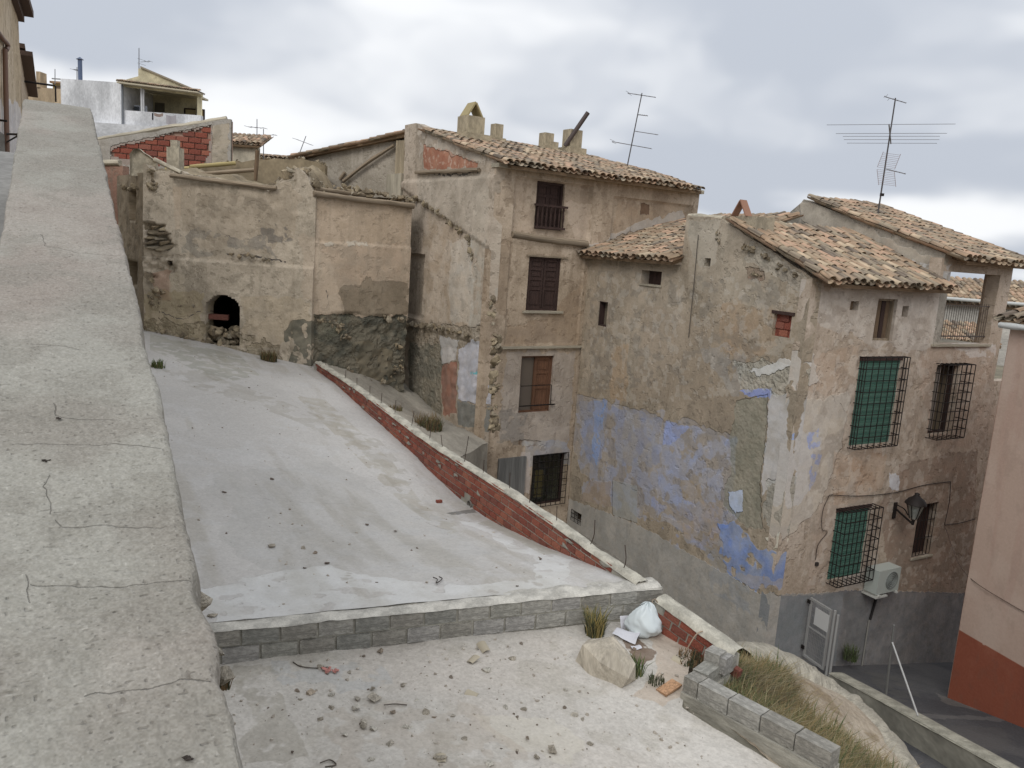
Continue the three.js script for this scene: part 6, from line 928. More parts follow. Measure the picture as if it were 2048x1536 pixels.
// ----- wall things on the street front
{
  // wall lantern on its bracket
  const b = RF.uv(1787, 1020), h = RF.uv(1830, 1000, 0.75), y0 = h[1]; const L = RF.pt(RF.uv(1832, 1005, 0.62)[0], 0, 0.62), t = thing('street_lamp', RF.pt(b[0], b[1] - 0.2, 0.02), 'black iron wall lantern on a bracket above the grey dado', 'street lamp');
  const yb = b[1] + 0.0; part('back_plate', [RF.box(b[0] - 0.05, yb - 0.2, b[0] + 0.05, yb + 0.2, 0.02, 0.05)], IRON, t);
  part('bracket', [bar(RF.pt(b[0], yb + 0.05, 0.05), L.clone().setY(yb - 0.12), 0.035, 0.035), tube([RF.pt(b[0], yb + 0.15, 0.05), RF.pt(b[0] + 0.03, yb + 0.1, 0.25), RF.pt(b[0] + 0.05, yb - 0.02, 0.35)], 0.014, 14, 6), rod(L.clone().setY(yb - 0.14), L.clone().setY(yb - 0.02), 0.03, 0.04, 8)], IRON, t);
  const bodyY = yb; const fr = []; for (let k = 0; k < 6; k++) { const a = k * Math.PI / 3 + 0.4; fr.push(rod(V3(L.x + Math.cos(a) * 0.085, bodyY, L.z + Math.sin(a) * 0.085), V3(L.x + Math.cos(a) * 0.19, bodyY + 0.36, L.z + Math.sin(a) * 0.19), 0.011, 0.011, 5)); }
  part('lantern_frame', fr, IRON, t);
  const gl = new THREE.CylinderGeometry(0.18, 0.08, 0.34, 6, 1, true); gl.rotateY(0.4 - Math.PI / 6); gl.translate(L.x, bodyY + 0.18, L.z); part('glass', gl, new THREE.MeshPhysicalMaterial({ color: 0xc8ccc8, transmission: 0.75, roughness: 0.3, thickness: 0, side: THREE.DoubleSide }), t);
  const cap = new THREE.LatheGeometry([[0.24, 0], [0.235, 0.03], [0.17, 0.12], [0.09, 0.17], [0.07, 0.2], [0.05, 0.21], [0.06, 0.25], [0.0, 0.28]].map(([x, y]) => new THREE.Vector2(x, y)), 14); cap.translate(L.x, bodyY + 0.36, L.z); part('cap', cap, IRON, t);
  part('bulb', new THREE.SphereGeometry(0.05, 10, 8).translate(L.x, bodyY + 0.2, L.z), flat(214, 212, 204, 0.5), t);
}
{
  const c = RF.uv(1778, 1162, 0.4), w = 0.4, t = thing('air_conditioner', RF.pt(c[0], c[1] - 0.3, 0.2), 'white outdoor air conditioner unit hung on the grey-based wall', 'air conditioner'), hh = 0.29;
  const u0 = c[0] - w, u1 = c[0] + w, v0 = c[1] - hh, v1 = c[1] + hh, WH = flat(176, 182, 176, 0.5);
  part('casing', [RF.box(u0, v0, u1, v1, 0.06, 0.4)], WH, t);
  part('fan_grille', new THREE.TorusGeometry(0.21, 0.014, 6, 24).applyMatrix4(RF.mat(c[0] + 0.1, c[1], 0.405)), flat(120, 124, 120, 0.6), t);
  part('fan', new THREE.CylinderGeometry(0.2, 0.2, 0.01, 24).rotateX(Math.PI / 2).applyMatrix4(RF.mat(c[0] + 0.1, c[1], 0.402)), flat(104, 108, 106, 0.7), t);
  const rings = []; for (let k = 1; k < 5; k++) rings.push(new THREE.TorusGeometry(0.042 * k, 0.004, 4, 20).applyMatrix4(RF.mat(c[0] + 0.1, c[1], 0.412))); part('guard', rings, WH, t);
  part('bracket', [RF.box(u0 + 0.05, v0 - 0.05, u0 + 0.1, v0 - 0.002, 0, 0.44), RF.box(u1 - 0.1, v0 - 0.05, u1 - 0.05, v0 - 0.002, 0, 0.44), RF.box(u0 - 0.02, v0 - 0.09, u1 * 0.5 + u0 * 0.5, v0 - 0.052, 0.02, 0.42)], flat(190, 190, 184, 0.6), t);
  part('hose', [tube([RF.pt(c[0] + 0.12, v0 - 0.05, 0.1), RF.pt(c[0] + 0.1, v0 - 0.45, 0.06), RF.pt(c[0] + 0.03, v0 - 0.85, 0.05)], 0.03, 14, 6)], flat(30, 28, 28, 0.8), t);
  part('drain_pipe', [rod(RF.pt(c[0] + 0.0, v0 - 0.85, 0.05), RF.pt(c[0] - 0.02, -0.1, 0.05), 0.02)], flat(140, 138, 132, 0.7), t);
}
{
  const W = (a, n = 0.03) => a.map(([x, y]) => RF.pt(...RF.uv(x, y, n), n)), CM = flat(52, 46, 42, 0.9);
  single('cable', [tube(W([[1660, 990], [1720, 992], [1790, 985], [1850, 970], [1901, 963]]), 0.009, 40, 5), tube(W([[1901, 963], [1899, 1000], [1889, 1050]]), 0.009, 20, 5), tube(W([[1889, 1050], [1920, 1046], [1950, 1038]]), 0.009, 20, 5)], CM, 'black cable looping over the wall around the lantern', 'cable');
  single('cable', [tube(W([[1659, 990], [1646, 1020], [1645, 1060], [1655, 1063], [1636, 1090], [1631, 1120]]), 0.007, 30, 5), RF.box(...(() => { const [u, v] = RF.uv(1631, 1127); return [u - 0.04, v - 0.04, u + 0.04, v + 0.04]; })(), 0.0, 0.06)], CM, 'thin cable hanging beside the lower green blind to a junction box', 'cable');
}
// gate at the alley mouth
{
  const a = RF.uv(1607, 1250), P0 = RF.pt(a[0], 0, 0.1), P1 = atY(1662, 1342, RF.uv(1602, 1308)[1] + 0.12); const pl = new Plane(P0.x, P0.z, P1.x - P0.x, P1.z - P0.z), L = Math.hypot(P1.x - P0.x, P1.z - P0.z), yb = lerp(RF.uv(1600, 1308)[1], 2.0, 0.5), GM = flat(166, 166, 164, 0.55, { metalness: 0.15 });
  const b0 = pl.uv(1602, 1308)[1], b1 = pl.uv(1662, 1342)[1], t0 = pl.uv(1606, 1192)[1], t1 = pl.uv(1680, 1222)[1], bb = Math.min(b0, b1), tt = (t0 + t1) / 2, mid = lerp(bb, tt, 0.52);
  const t = thing('metal_gate', pl.pt(L / 2, bb), 'grey metal mesh gate with a blank white board beside the grey wall', 'gate');
  part('frame', [pl.box(0, bb, 0.05, tt, -0.02, 0.02), pl.box(L - 0.26, bb, L - 0.21, tt, -0.02, 0.02), pl.box(0.05, tt - 0.05, L - 0.26, tt, -0.02, 0.02), pl.box(0.05, bb, L - 0.26, bb + 0.05, -0.02, 0.02), pl.box(0.05, mid - 0.015, L - 0.26, mid + 0.015, -0.015, 0.015)], GM, t);
  part('post', [rod(pl.pt(L - 0.12, bb - 0.2, 0), pl.pt(L - 0.12, tt + 0.03, 0), 0.035)], GM, t); part('post', [rod(pl.pt(L - 0.02, bb - 0.2, 0), pl.pt(L - 0.02, tt - 0.02, 0), 0.03)], GM, t);
  const m = []; for (let k = 1; k < 11; k++) { const u = lerp(0.05, L - 0.26, k / 11); m.push(rod(pl.pt(u, bb, 0), pl.pt(u, tt, 0), 0.003, 0.003, 3)); } for (let k = 1; k < 15; k++) { const v = lerp(bb, tt, k / 15); m.push(rod(pl.pt(0.05, v, 0), pl.pt(L - 0.26, v, 0), 0.003, 0.003, 3)); } part('mesh', m, GM, t);
  part('board', [pl.box(L * 0.24, lerp(bb, tt, 0.62), L * 0.72, lerp(bb, tt, 0.9), 0.02, 0.03)], flat(206, 206, 204, 0.7), t);
  for (const k of [0.12, 0.9]) part('hinge', [pl.box(-0.05, lerp(bb, tt, k), 0.03, lerp(bb, tt, k) + 0.08, 0.02, 0.05)], IRON, t);
}
// leaning prop on the street wall
{
  const foot = atY(1772, 1388, 2.62), top = foot.clone(); top.y += 1.9; const hd = ray(1788, 1250); const k = (foot.z) / hd.z; const T = EYE.clone().addScaledVector(hd, k);
  single('fence_post', [rod(foot, T, 0.022, 0.022, 8)], flat(122, 122, 120, 0.5, { metalness: 0.4 }), 'thin upright grey metal post on the street wall', 'post');
  const f2 = atY(1836, 1432, 2.86), t2 = foot.clone().lerp(T, 0.76); single('fence_brace', [rod(f2, t2, 0.018, 0.018, 8)], flat(176, 176, 174, 0.5, { metalness: 0.4 }), 'pale metal brace slanting from the street wall to the thin post', 'pole');
}
// pink house with the red base
{
  const U = V3(0.31, 0, 1).normalize(), c = atZ(1895, 1395, -16), PF = new Plane(c.x, c.z, U.x, U.z), t = thing('pink_house', PF.pt(3, 1, -2), 'pink rendered house with a brick-red painted base and white gutter', 'house');
  const dv = 2.66, tv = PF.uv(2010, 652)[1], tb = [-0.1, 0, 9, 9.4];
  part('front_wall', reliefWall(PF, { u0: 0, u1: 9, v0: 0, v1: tv, cell: 0.15, thick: 0.3, hf: wallRelief(0.02, 3), tex: tb }), surfaceTexture(512, 512, ...tb, (u, v) => { const n = fbm(u * 0.9, v * 0.9, 5), g = (vn(u * 40, v * 40) - 0.5) * 7, st = fbm(u * 5, v * 0.4, 3); const red = v < dv + (fbm(u * 5, 1, 3) - 0.5) * 0.03, fade = fbm(u * 1.6 + 9, v * 1.6, 4), dirt = fbm(u * 6 + 2, v * 3, 4); let c = red ? mix3([148, 84, 62], [140, 78, 58], n) : mix3([194, 170, 155], [187, 163, 148], n); c = mix3(c, red ? [130, 74, 58] : [182, 152, 138], sstep(0.58, 0.74, st) * 0.4); c = mix3(c, red ? [166, 112, 92] : [206, 188, 174], sstep(0.5, 0.72, fade) * 0.3); c = mix3(c, red ? [128, 84, 68] : [170, 148, 134], sstep(0.6, 0.74, dirt) * 0.3); return [c[0] + g, c[1] + g, c[2] + g, (vn(u * 60, v * 60) - 0.5) * 0.003]; }), t);
  const e = RF.U; part('rear_wall', [bar(PF.pt(0.02, tv / 2, -0.1), PF.pt(0.02, tv / 2, -0.1).addScaledVector(e, 6), 0.2, tv)], flat(190, 156, 140, 0.9), t);
  part('gutter', [log(PF.pt(-0.15, tv + 0.02, 0.12), PF.pt(9, tv + 0.02, 0.12), 0.06, 5)], flat(200, 202, 200, 0.5), t);
  const S = PF.N.clone().multiplyScalar(-1).add(V3(0, 0.32, 0)).normalize(), E0 = PF.pt(-0.2, tv + 0.1, 0.14), N = S.clone().cross(PF.U); if (N.y < 0) N.negate(); N.normalize();
  const dk = new THREE.BoxGeometry(9, 0.08, 4); dk.applyMatrix4(new THREE.Matrix4().makeBasis(PF.U, N, PF.U.clone().cross(N)).setPosition(E0.clone().addScaledVector(PF.U, 4.5).addScaledVector(S, 2).addScaledVector(N, -0.03))); const roof = part('roof', dk, DECK, t);
  tileRoof(roof, E0, PF.U, S, 4, 2.4, { seed: 52, jit: 0.5 });
  single('cable', [tube([RF.pt(...RF.uv(1889, 1052, 0.05), 0.05), c.clone().setY(3.85).add(V3(0.02, 0, 0.05)), PF.pt(1.0, 3.75, 0.03), PF.pt(2.4, 3.7, 0.03)], 0.008, 40, 5)], flat(96, 78, 70, 0.9), 'thin cable running from the barred window across the pink wall', 'cable');
}

// ===== background houses
const frontal = (z) => new Plane(0, z, 1, 0);
{
  const pl = frontal(-30), t = thing('brick_gable_house', pl.pt(-14, 9, -1), 'grey rendered gable with an exposed red brick panel behind the ruin', 'house'), P = a => pl.poly(a);
  const a = pl.uv(188, 282), b = pl.uv(452, 238), c = pl.uv(462, 240); const top = u => u < b[0] ? lerp(a[1], b[1], clamp((u - a[0]) / (b[0] - a[0]))) : b[1];
  const poly = P([226, 296, 300, 277, 423, 252, 422, 296, 414, 326, 380, 338, 300, 330, 226, 312]);
  const tb = [a[0] - 0.2, 9, b[0] + 0.6, 15];
  part('brick_backing', reliefWall(pl, { u0: a[0] - 0.3, u1: c[0], v0: 9, v1: b[1], cell: 0.3, thick: 0.2, top: x => top(x) - 0.06, hf: () => -0.065 }), flat(168, 140, 124, 1), t);
  part('gable_wall', reliefWall(pl, { u0: a[0] - 0.6, u1: c[0], v0: 9, v1: b[1] + 0.1, cell: 0.06, thick: 0.12, top, inside: (x, y) => !inPoly(poly, x + (fbm(x * 3, y * 3, 3) - 0.5) * 0.3, y + (fbm(x * 3 + 9, y * 3, 3) - 0.5) * 0.2), hf: (x, y) => 0.03 + wallRelief(0.03, 3)(x, y), tex: tb }), surfaceTexture(512, 512, ...tb, plasterBase([156, 150, 138], [166, 158, 144], [140, 132, 118], { s: 91 }), [{ p: P([425, 255, 458, 245, 458, 335, 420, 335]), c: [170, 156, 132], c2: [150, 138, 116], rag: 0.1 }, { p: P([222, 292, 300, 275, 425, 250, 424, 335, 222, 330]), c: [150, 132, 118], rag: 0.04, h: -0.05 }]), t);
  part('verge', [log(pl.pt(a[0], a[1] + 0.04, -0.05), pl.pt(b[0], b[1] + 0.04, -0.05), 0.09, 3)], LIME, t);
  const g = [0, 1, 2].map(k => chamferBox(0.44, 0.185, 0.09, k * 3 + 5, 0.006));
  bricks(pl, t, poly[0][0] - 0.2, poly[2][0] + 0.1, (u, v) => v < top(u) - 0.2 && v > 10.2, { v0: 9.8, h: 5, bh: 0.205, bw: 0.455, seed: 77, n: -0.04, geos: g, skew: u => -(u - poly[0][0]) * 0.03 });
  // side going back, red-washed wall left of the ruin
  const rw = new Plane(atZ(196, 400, -27.5).x, -27.5, 1, 0.25); part('side_wall', reliefWall(rw, { u0: -1, u1: 1.0, v0: 6, v1: rw.uv(215, 330)[1], cell: 0.1, thick: 0.3, hf: wallRelief(0.06, 8), tex: [-1, 6, 2, 12] }), surfaceTexture(256, 512, -1, 6, 2, 12, plasterBase([148, 108, 88], [158, 122, 100], [128, 110, 92], { s: 17 })), t);
  const wr = rw.rect(219, 402, 226, 436); part('window', [rw.box(wr.u0, wr.v0, wr.u1, wr.v1, 0.0, 0.05)], WOOD_DARK, t);
  part('cap', [log(rw.pt(-0.8, rw.uv(215, 326)[1], 0.0), rw.pt(0.9, rw.uv(235, 326)[1], 0.0), 0.1, 9)], LIME, t);
  part('roof_edge', [log(atZ(380, 334, -26), atZ(470, 326, -27), 0.07, 9), log(atZ(330, 338, -26), atZ(400, 336, -26.3), 0.06, 4)], flat(176, 160, 112, 0.9), t);
}
{
  const pl = frontal(-38), t = thing('white_house', pl.pt(-18, 10, -3), 'white house with a cream gabled porch and metal chimney up the hill', 'house'), WH = noiseMat(256, 4, [218, 218, 220], [210, 211, 214], { f: 1.5, g: 6, h: 0.004 }), CRM = noiseMat(256, 4, [212, 202, 172], [202, 192, 160], { f: 1.5, g: 6, h: 0.004 });
  const u = x => pl.uv(x, 200)[0], v = (x, y) => pl.uv(x, y)[1];
  part('wall', [pl.box(u(122), 9, u(247), v(180, 161), -5, 0)], WH, t);
  part('terrace_wall', [pl.box(u(247) + 0.01, 9, u(402), v(330, 226), -0.25, 0.02), pl.box(u(120), 9, u(465), v(300, 240) - 0.3, -0.2, 0.3)], WH, t);
  const pb = frontal(-41), pm = frontal(-39.6); part('porch_wall', [pb.box(pb.uv(235, 200)[0], 10, pb.uv(396, 200)[0], pb.uv(320, 184)[1], -0.2, 0), bar(pl.pt(u(398), 11.5, -0.1), pb.pt(pb.uv(396, 200)[0], 11.5, 0), 0.2, 2 * (v(398, 192) - 11.5))], CRM, t);
  const gs = new THREE.Shape([[u(245), v(245, 172)], [u(402), v(402, 192)], [u(402), v(402, 187)], [u(284), v(284, 135)], [u(276), v(276, 137)], [u(276), v(276, 152)], [u(246), v(246, 160)]].map(p => new THREE.Vector2(p[0], p[1]))); const gg = new THREE.ExtrudeGeometry(gs, { depth: 0.2, bevelEnabled: false }); gg.translate(0, 0, -38.25); part('gable', gg, CRM, t);
  part('gable_coping', [bar(pl.pt(u(282), v(282, 134), -0.15), pl.pt(u(404), v(404, 186), -0.15), 0.4, 0.07)], flat(150, 140, 124, 0.9), t);
  { const pr = part('porch_roof', [bar(pl.pt(u(243), v(245, 168), 0.2), pl.pt(u(403), v(402, 188), 0.2), 0.5, 0.05), bar(pm.pt(pm.uv(262, 200)[0], pm.uv(262, 172)[1]), pm.pt(pm.uv(394, 200)[0], pm.uv(394, 190)[1]), 2.8, 0.08)], flat(196, 186, 164, 0.9), t); for (let k = 0; k < 34; k++) { const f = (k + 0.5) / 34; placeShared('roof_tile', COVERS[k % 14], TILE_MAT, pr, pl.pt(lerp(u(244), u(402), f), lerp(v(244, 166), v(402, 186), f), 0.45), new THREE.Quaternion().setFromAxisAngle(V3(1, 0, 0), 0.25)); } }
  part('post', [pl.box(u(281), 10.5, u(284.5), v(283, 176), -0.1, 0)], WH, t); part('post', [pl.box(u(285.5), 10.5, u(287.5), v(283, 178), -0.1, 0)], WH, t); part('drainpipe', [rod(pl.pt(u(247), 11, 0.1), pl.pt(u(247), v(247, 168), 0.1), 0.05)], flat(120, 124, 130, 0.6), t);
  part('window', [pl.box(u(252), v(255, 214), u(272), v(255, 182), -2.98, -2.9)], flat(90, 84, 70, 0.7), t); for (const x of [251, 263]) part('window', [pl.box(u(x), v(258, 216), u(x + 8), v(258, 207), -0.9, -0.8)], flat(60, 66, 72, 0.4), t);
  part('railing_wall', [pl.box(u(250), 10, u(276), v(262, 204), -0.96, -0.9)], flat(200, 204, 214, 0.8), t);
  part('door', [pl.box(u(316), 10.5, u(358), v(336, 197), -2.98, -2.94)], flat(188, 170, 126, 0.9), t); part('door_frame', frame(pl, { u0: u(315), u1: u(359), v0: 10.5, v1: v(336, 195) }, 0.06, -2.99, -2.9), WOOD_DARK, t);
  part('metal_chimney', [rod(pl.pt(u(138), v(138, 162) - 0.3, -1), pl.pt(u(138), v(138, 110), -1), 0.095, 0.095, 12), new THREE.ConeGeometry(0.17, 0.12, 12).translate(pl.pt(u(138), 0, 0).x, v(138, 106), -39)], flat(92, 104, 128, 0.45, { metalness: 0.5 }), t);
  part('roof_pipe', [rod(pl.pt(u(80), v(80, 148), -1), pl.pt(u(200), v(200, 156), -1), 0.03)], flat(140, 140, 140, 0.7), t);
  for (const x of [226, 238, 250, 262]) part('chimney_pot', [new THREE.LatheGeometry([[0.09, 0], [0.12, 0.1], [0.05, 0.18], [0.1, 0.26], [0.02, 0.32]].map(q => new THREE.Vector2(q[0], q[1])), 8).translate(pl.pt(u(x), 0, 0).x, v(x, 162) + 0.05, -39.5)], flat(188, 160, 150, 0.9), t);
  const cloth = (x0, x1, y0, y1, m, lb) => single('laundry', sheet(8, 8, (p, q) => V3(lerp(u(x0), u(x1), p), lerp(v(x0, y0), v(x0, y1), q) + Math.sin(p * 3.1) * -0.05, -37.6 + Math.sin(p * 9) * 0.04), (w, p, q) => [p, q]), m, lb, 'cloth');
  cloth(312, 315, 227, 241, flat(38, 38, 54, 0.9), 'narrow navy cloth hanging on the white terrace wall'); cloth(316, 334, 228, 234, flat(150, 132, 124, 0.9), 'short brown cloth hanging on the white terrace wall'); cloth(340, 360, 232, 250, flat(168, 164, 168, 0.9), 'grey towel hanging on the white terrace wall');
}
{
  const pl = frontal(-44), t = thing('beige_house', pl.pt(-26, 10, -2), 'small beige house with flat roof beside the white house', 'house'), u = x => pl.uv(x, 180)[0], v = y => pl.uv(95, y)[1], BG = noiseMat(256, 3, [184, 164, 136], [172, 152, 126], { f: 2, g: 8 });
  part('wall', [pl.box(u(56), 9, u(124), v(176), -4, 0)], BG, t); part('upper_wall', [pl.box(u(84), v(176), u(122), v(160), -3, -1)], flat(186, 168, 118, 0.9), t); part('window', [pl.box(u(92), v(174), u(112), v(164), -1, -0.96)], flat(104, 88, 70, 0.7), t);
  part('pillar', [pl.box(u(73), v(178), u(81), v(144), -0.6, 0)], BG, t); part('roof', [pl.box(u(82), v(160), u(124), v(156), -3.2, -0.8)], flat(160, 132, 104, 0.9), t);
}
{
  const n = atZ(-90, 300, -11), f = atZ(46, 300, -19), pl = new Plane(n.x, n.z, f.x - n.x, f.z - n.z), L = Math.hypot(f.x - n.x, f.z - n.z), fl = new Plane(n.x, n.z, f.x - n.x, f.z - n.z);
  const t = thing('street_house', pl.pt(L / 2, 10, -1), 'weathered ochre house with brown drainpipe rising along the upper street', 'house');
  const tb = [0, 9.5, L, 17], P = a => fl.poly(a);
  part('front_wall', reliefWall(fl, { u0: 0, u1: L, v0: 9, v1: 14.7, cell: 0.12, thick: 0.3, hf: wallRelief(0.05, 3), tex: tb }), surfaceTexture(1024, 512, ...tb, plasterBase([178, 158, 124], [188, 170, 140], [152, 132, 102], { s: 13 }), [{ p: P([0, 210, 40, 205, 48, 240, 40, 345, 0, 345]), c: [196, 194, 192], c2: [180, 178, 178], rag: 0.2, a: 0.9 }, { p: P([-60, 345, 60, 338, 60, 460, -60, 460]), c: [118, 118, 114], c2: [126, 125, 122], rag: 0.05 }]), t);
  part('eaves', [bar(fl.pt(L - 2.4, 14.75, 0.12), fl.pt(L + 0.1, 14.5, 0.12), 0.34, 0.14), bar(fl.pt(L - 2.2, 14.6, 0.04), fl.pt(L + 0.05, 14.36, 0.04), 0.14, 0.14)], flat(88, 72, 64, 0.9), t);
  const U = (x, y, n2 = 0.06) => fl.pt(...fl.uv(x, y, n2), n2); part('drainpipe', [tube([U(-6, 62), U(4, 76), U(16, 92), U(12, 100)], 0.045, 14, 7), rod(U(10, 98), U(15, 340), 0.045)], flat(110, 82, 66, 0.6), t);
  part('bracket', [rod(U(14, 268), U(40, 269, 0.5), 0.02), rod(U(14, 284), U(40, 269, 0.5), 0.015)], IRON, t); part('bracket', [rod(U(-4, 240), U(14, 242, 0.2), 0.02)], IRON, t);
  part('shutter', [fl.box(fl.uv(0, 300)[0] - 0.6, fl.uv(4, 330)[1], fl.uv(4, 300)[0], fl.uv(4, 270)[1], 0.01, 0.05)], flat(120, 116, 108, 0.8), t);
  const n2 = atZ(46, 300, -19.1), f2 = atZ(60, 300, -25), p2 = new Plane(n2.x, n2.z, f2.x - n2.x, f2.z - n2.z), L2 = Math.hypot(f2.x - n2.x, f2.z - n2.z);
  const t2 = thing('street_house', p2.pt(L2 / 2, 11, -1), 'ochre house with dark tiled eaves beyond the drainpipe house', 'house');
  const e2 = p2.uv(52, 165)[1]; part('front_wall', reliefWall(p2, { u0: 0, u1: L2, v0: 10, v1: e2, cell: 0.15, thick: 0.3, hf: wallRelief(0.05, 6), tex: [0, 10, 6, 16] }), surfaceTexture(256, 256, 0, 10, 6, 16, plasterBase([176, 156, 126], [184, 166, 138], [156, 138, 112], { s: 19 })), t2);
  part('eaves', [bar(p2.pt(0.2, e2 + 0.05, 0.1), p2.pt(L2 + 0.1, e2 - 0.05, 0.1), 0.3, 0.1), bar(p2.pt(0.2, e2 + 0.2, -0.3), p2.pt(L2 + 0.1, e2 + 0.1, -0.3), 0.8, 0.1)], flat(92, 74, 64, 0.9), t2);
  part('bracket', [rod(p2.pt(L2 * 0.3, p2.uv(50, 178)[1], 0.02), p2.pt(L2 * 0.3, p2.uv(50, 178)[1], 0.7), 0.025), rod(p2.pt(L2 * 0.3, p2.uv(50, 178)[1], 0.7), p2.pt(L2 * 0.3, p2.uv(50, 205)[1], 0.7), 0.02)], IRON, t2);
}
function farRoof(name, label, z, x0, x1, yEave, yTop, seed, wallTo, col) {
  const pl = frontal(z), t = thing(name, pl.pt(pl.uv((x0 + x1) / 2, yEave)[0], pl.uv(x0, wallTo)[1], -1), label, 'house'); const a = pl.uv(x0, yEave), b = pl.uv(x1, yEave + (x1 - x0) * 0.068), rise = pl.uv(x0, yTop)[1] - a[1], run = Math.max(1.4, rise * 2.4);
  const q = new Plane(pl.pt(a[0], 0, 0).x, z, 1, 0), LA = b[0] - a[0], ev = (a[1] + b[1]) / 2; part('wall', [q.box(0, pl.uv(x0, wallTo)[1], LA, ev, -0.3, 0)], col, t);
  const S = V3(0, rise, -run).normalize(), LS = Math.hypot(run, rise), E0 = q.pt(-0.15, ev + 0.03, 0.25), N = V3(0, run, rise).normalize(); const dk = new THREE.BoxGeometry(LA + 0.3, 0.08, LS); dk.applyMatrix4(new THREE.Matrix4().makeBasis(V3(1, 0, 0), N, V3(1, 0, 0).cross(N)).setPosition(E0.clone().add(V3(LA / 2 + 0.15, 0, 0)).addScaledVector(S, LS / 2).addScaledVector(N, -0.03)));
  const roof = part('roof', dk, DECK, t); tileRoof(roof, E0, V3(1, 0, 0), S, LA + 0.3, LS, { seed, jit: 0.6 }); return t;
}
farRoof('far_house', 'distant house with a steep striped tile roof left of the dead post', -36, 440, 516, 290, 266, 5, 400, LIME);
farRoof('far_house', 'low distant tiled roof line beyond the rubble mound', -40, 500, 604, 318, 309, 6, 345, LIME);
{ const t = farRoof('far_house', 'distant tiled house seen through the open terrace', -30, 1840, 2120, 604, 556, 7, 720, noiseMat(256, 2, [204, 200, 192], [190, 186, 178], { f: 2, g: 6 })); const g = frontal(-29.6); part('gutter', [rod(g.pt(g.uv(1860, 597)[0], g.uv(1900, 597)[1]), g.pt(g.uv(2100, 610)[0], g.uv(2000, 606)[1]), 0.07)], flat(196, 198, 196, 0.5), t);
  farRoof('far_house', 'ochre tiled roof lying below the terrace railing', -27, 1850, 1985, 684, 655, 8, 760, LIME); }

// ===== television antennas
const ALU = flat(126, 126, 130, 0.5, { metalness: 0.5 }), ALU_D = flat(84, 80, 80, 0.6, { metalness: 0.3 });
function yagi(parent, c, boomDir, boomL, elems, er, br = 0.012, name = 'yagi') { const b = boomDir.clone().normalize(), e = b.clone().cross(V3(0, 1, 0)).normalize(), g = [rod(c.clone().addScaledVector(b, -boomL / 2), c.clone().addScaledVector(b, boomL / 2), br)]; for (const [k, l, up = 0] of elems) { const p = c.clone().addScaledVector(b, boomL * k); g.push(rod(p.clone().addScaledVector(e, -l / 2).add(V3(0, up, 0)), p.clone().addScaledVector(e, l / 2).add(V3(0, up, 0)), er, er, 4)); } return part(name, g, ALU, parent); }
{
  const z = -21.5, B = atZ(1757, 420, z), T = atZ(1791, 196, z), t = thing('television_antenna', B, 'tall mast with wide-armed antenna and grid reflector above the terrace house', 'antenna'); part('mast', [rod(B.clone().lerp(T, -0.15), T, 0.022, 0.018, 8)], ALU_D, t);
  const m = k => B.clone().lerp(T, k), at = (x, y) => atZ(x, y, z);
  yagi(t, m(0.68).add(V3(0, 0, 0)), V3(0.45, -0.1, -0.9), 1.9, [[-0.5, 2.9], [-0.05, 2.6], [0.1, 2.3], [0.28, 2.3], [0.48, 2.2]], 0.006, 0.016);
  yagi(t, m(0.985), V3(1, -0.3, 0.3), 0.55, [[-0.5, 0.24], [-0.4, 0.3, 0.04], [-0.3, 0.3, -0.04], [-0.1, 0.16], [0.1, 0.15], [0.3, 0.14], [0.5, 0.13]], 0.006);
  const gr = [], c = m(0.37); for (const s of [-1, 1]) { for (let k = 0; k <= 8; k++) { const y = s * (0.03 + k * 0.045), o = -0.02 - k * 0.018; gr.push(rod(c.clone().add(V3(-0.24 + o * -0.6, y, 0.1)), c.clone().add(V3(0.3 + o * -0.6, y, -0.1)), 0.004, 0.004, 4)); } for (const x of [-0.24, 0.3]) gr.push(rod(c.clone().add(V3(x, s * 0.03, x < 0 ? 0.1 : -0.1)), c.clone().add(V3(x + 0.1, s * 0.42, x < 0 ? 0.1 : -0.1)), 0.006, 0.006, 4)); } part('grid_reflector', gr, flat(150, 128, 124, 0.6), t);
  yagi(t, c.clone().add(V3(0.25, -0.05, 0.1)), V3(1, -0.25, 0.4), 0.5, [[-0.3, 0.2], [0, 0.2], [0.2, 0.2], [0.45, 0.24]], 0.006, 0.012, 'dipole');
  part('clamp', [new THREE.BoxGeometry(0.09, 0.07, 0.06).translate(m(0.14).x + 0.03, m(0.14).y, m(0.14).z)], IRON, t);
}
{
  const z = -26.5, B = atZ(1255, 330, z), T = atZ(1284, 186, z), t = thing('television_antenna', B, 'leaning mast with four small antennas on the tall house roof', 'antenna'), m = k => B.clone().lerp(T, k); part('mast', [rod(B.clone().lerp(T, -0.25), T, 0.02, 0.016, 8)], ALU_D, t);
  const d = V3(1, -0.18, 0.5); yagi(t, m(0.97), d, 0.95, [[-0.5, 0.35, 0.03], [-0.42, 0.35, -0.03], [-0.2, 0.2], [0, 0.2], [0.15, 0.18], [0.3, 0.18], [0.48, 0.16]], 0.006);
  yagi(t, m(0.7).add(V3(0.16, 0, 0)), V3(1, -0.1, 0.3), 0.34, [[-0.4, 0.3], [-0.2, 0.28], [0, 0.26], [0.2, 0.24], [0.4, 0.22]], 0.007); yagi(t, m(0.46).add(V3(0.4, 0, 0)), V3(1, -0.13, 0.3), 0.75, [[-0.4, 0.2], [0.4, 0.2]], 0.006); yagi(t, m(0.28), d, 1.35, [[-0.5, 0.4, 0.04], [-0.45, 0.4, -0.03], [-0.3, 0.24], [-0.15, 0.22], [0.05, 0.22], [0.2, 0.2], [0.35, 0.2], [0.5, 0.18]], 0.007);
}
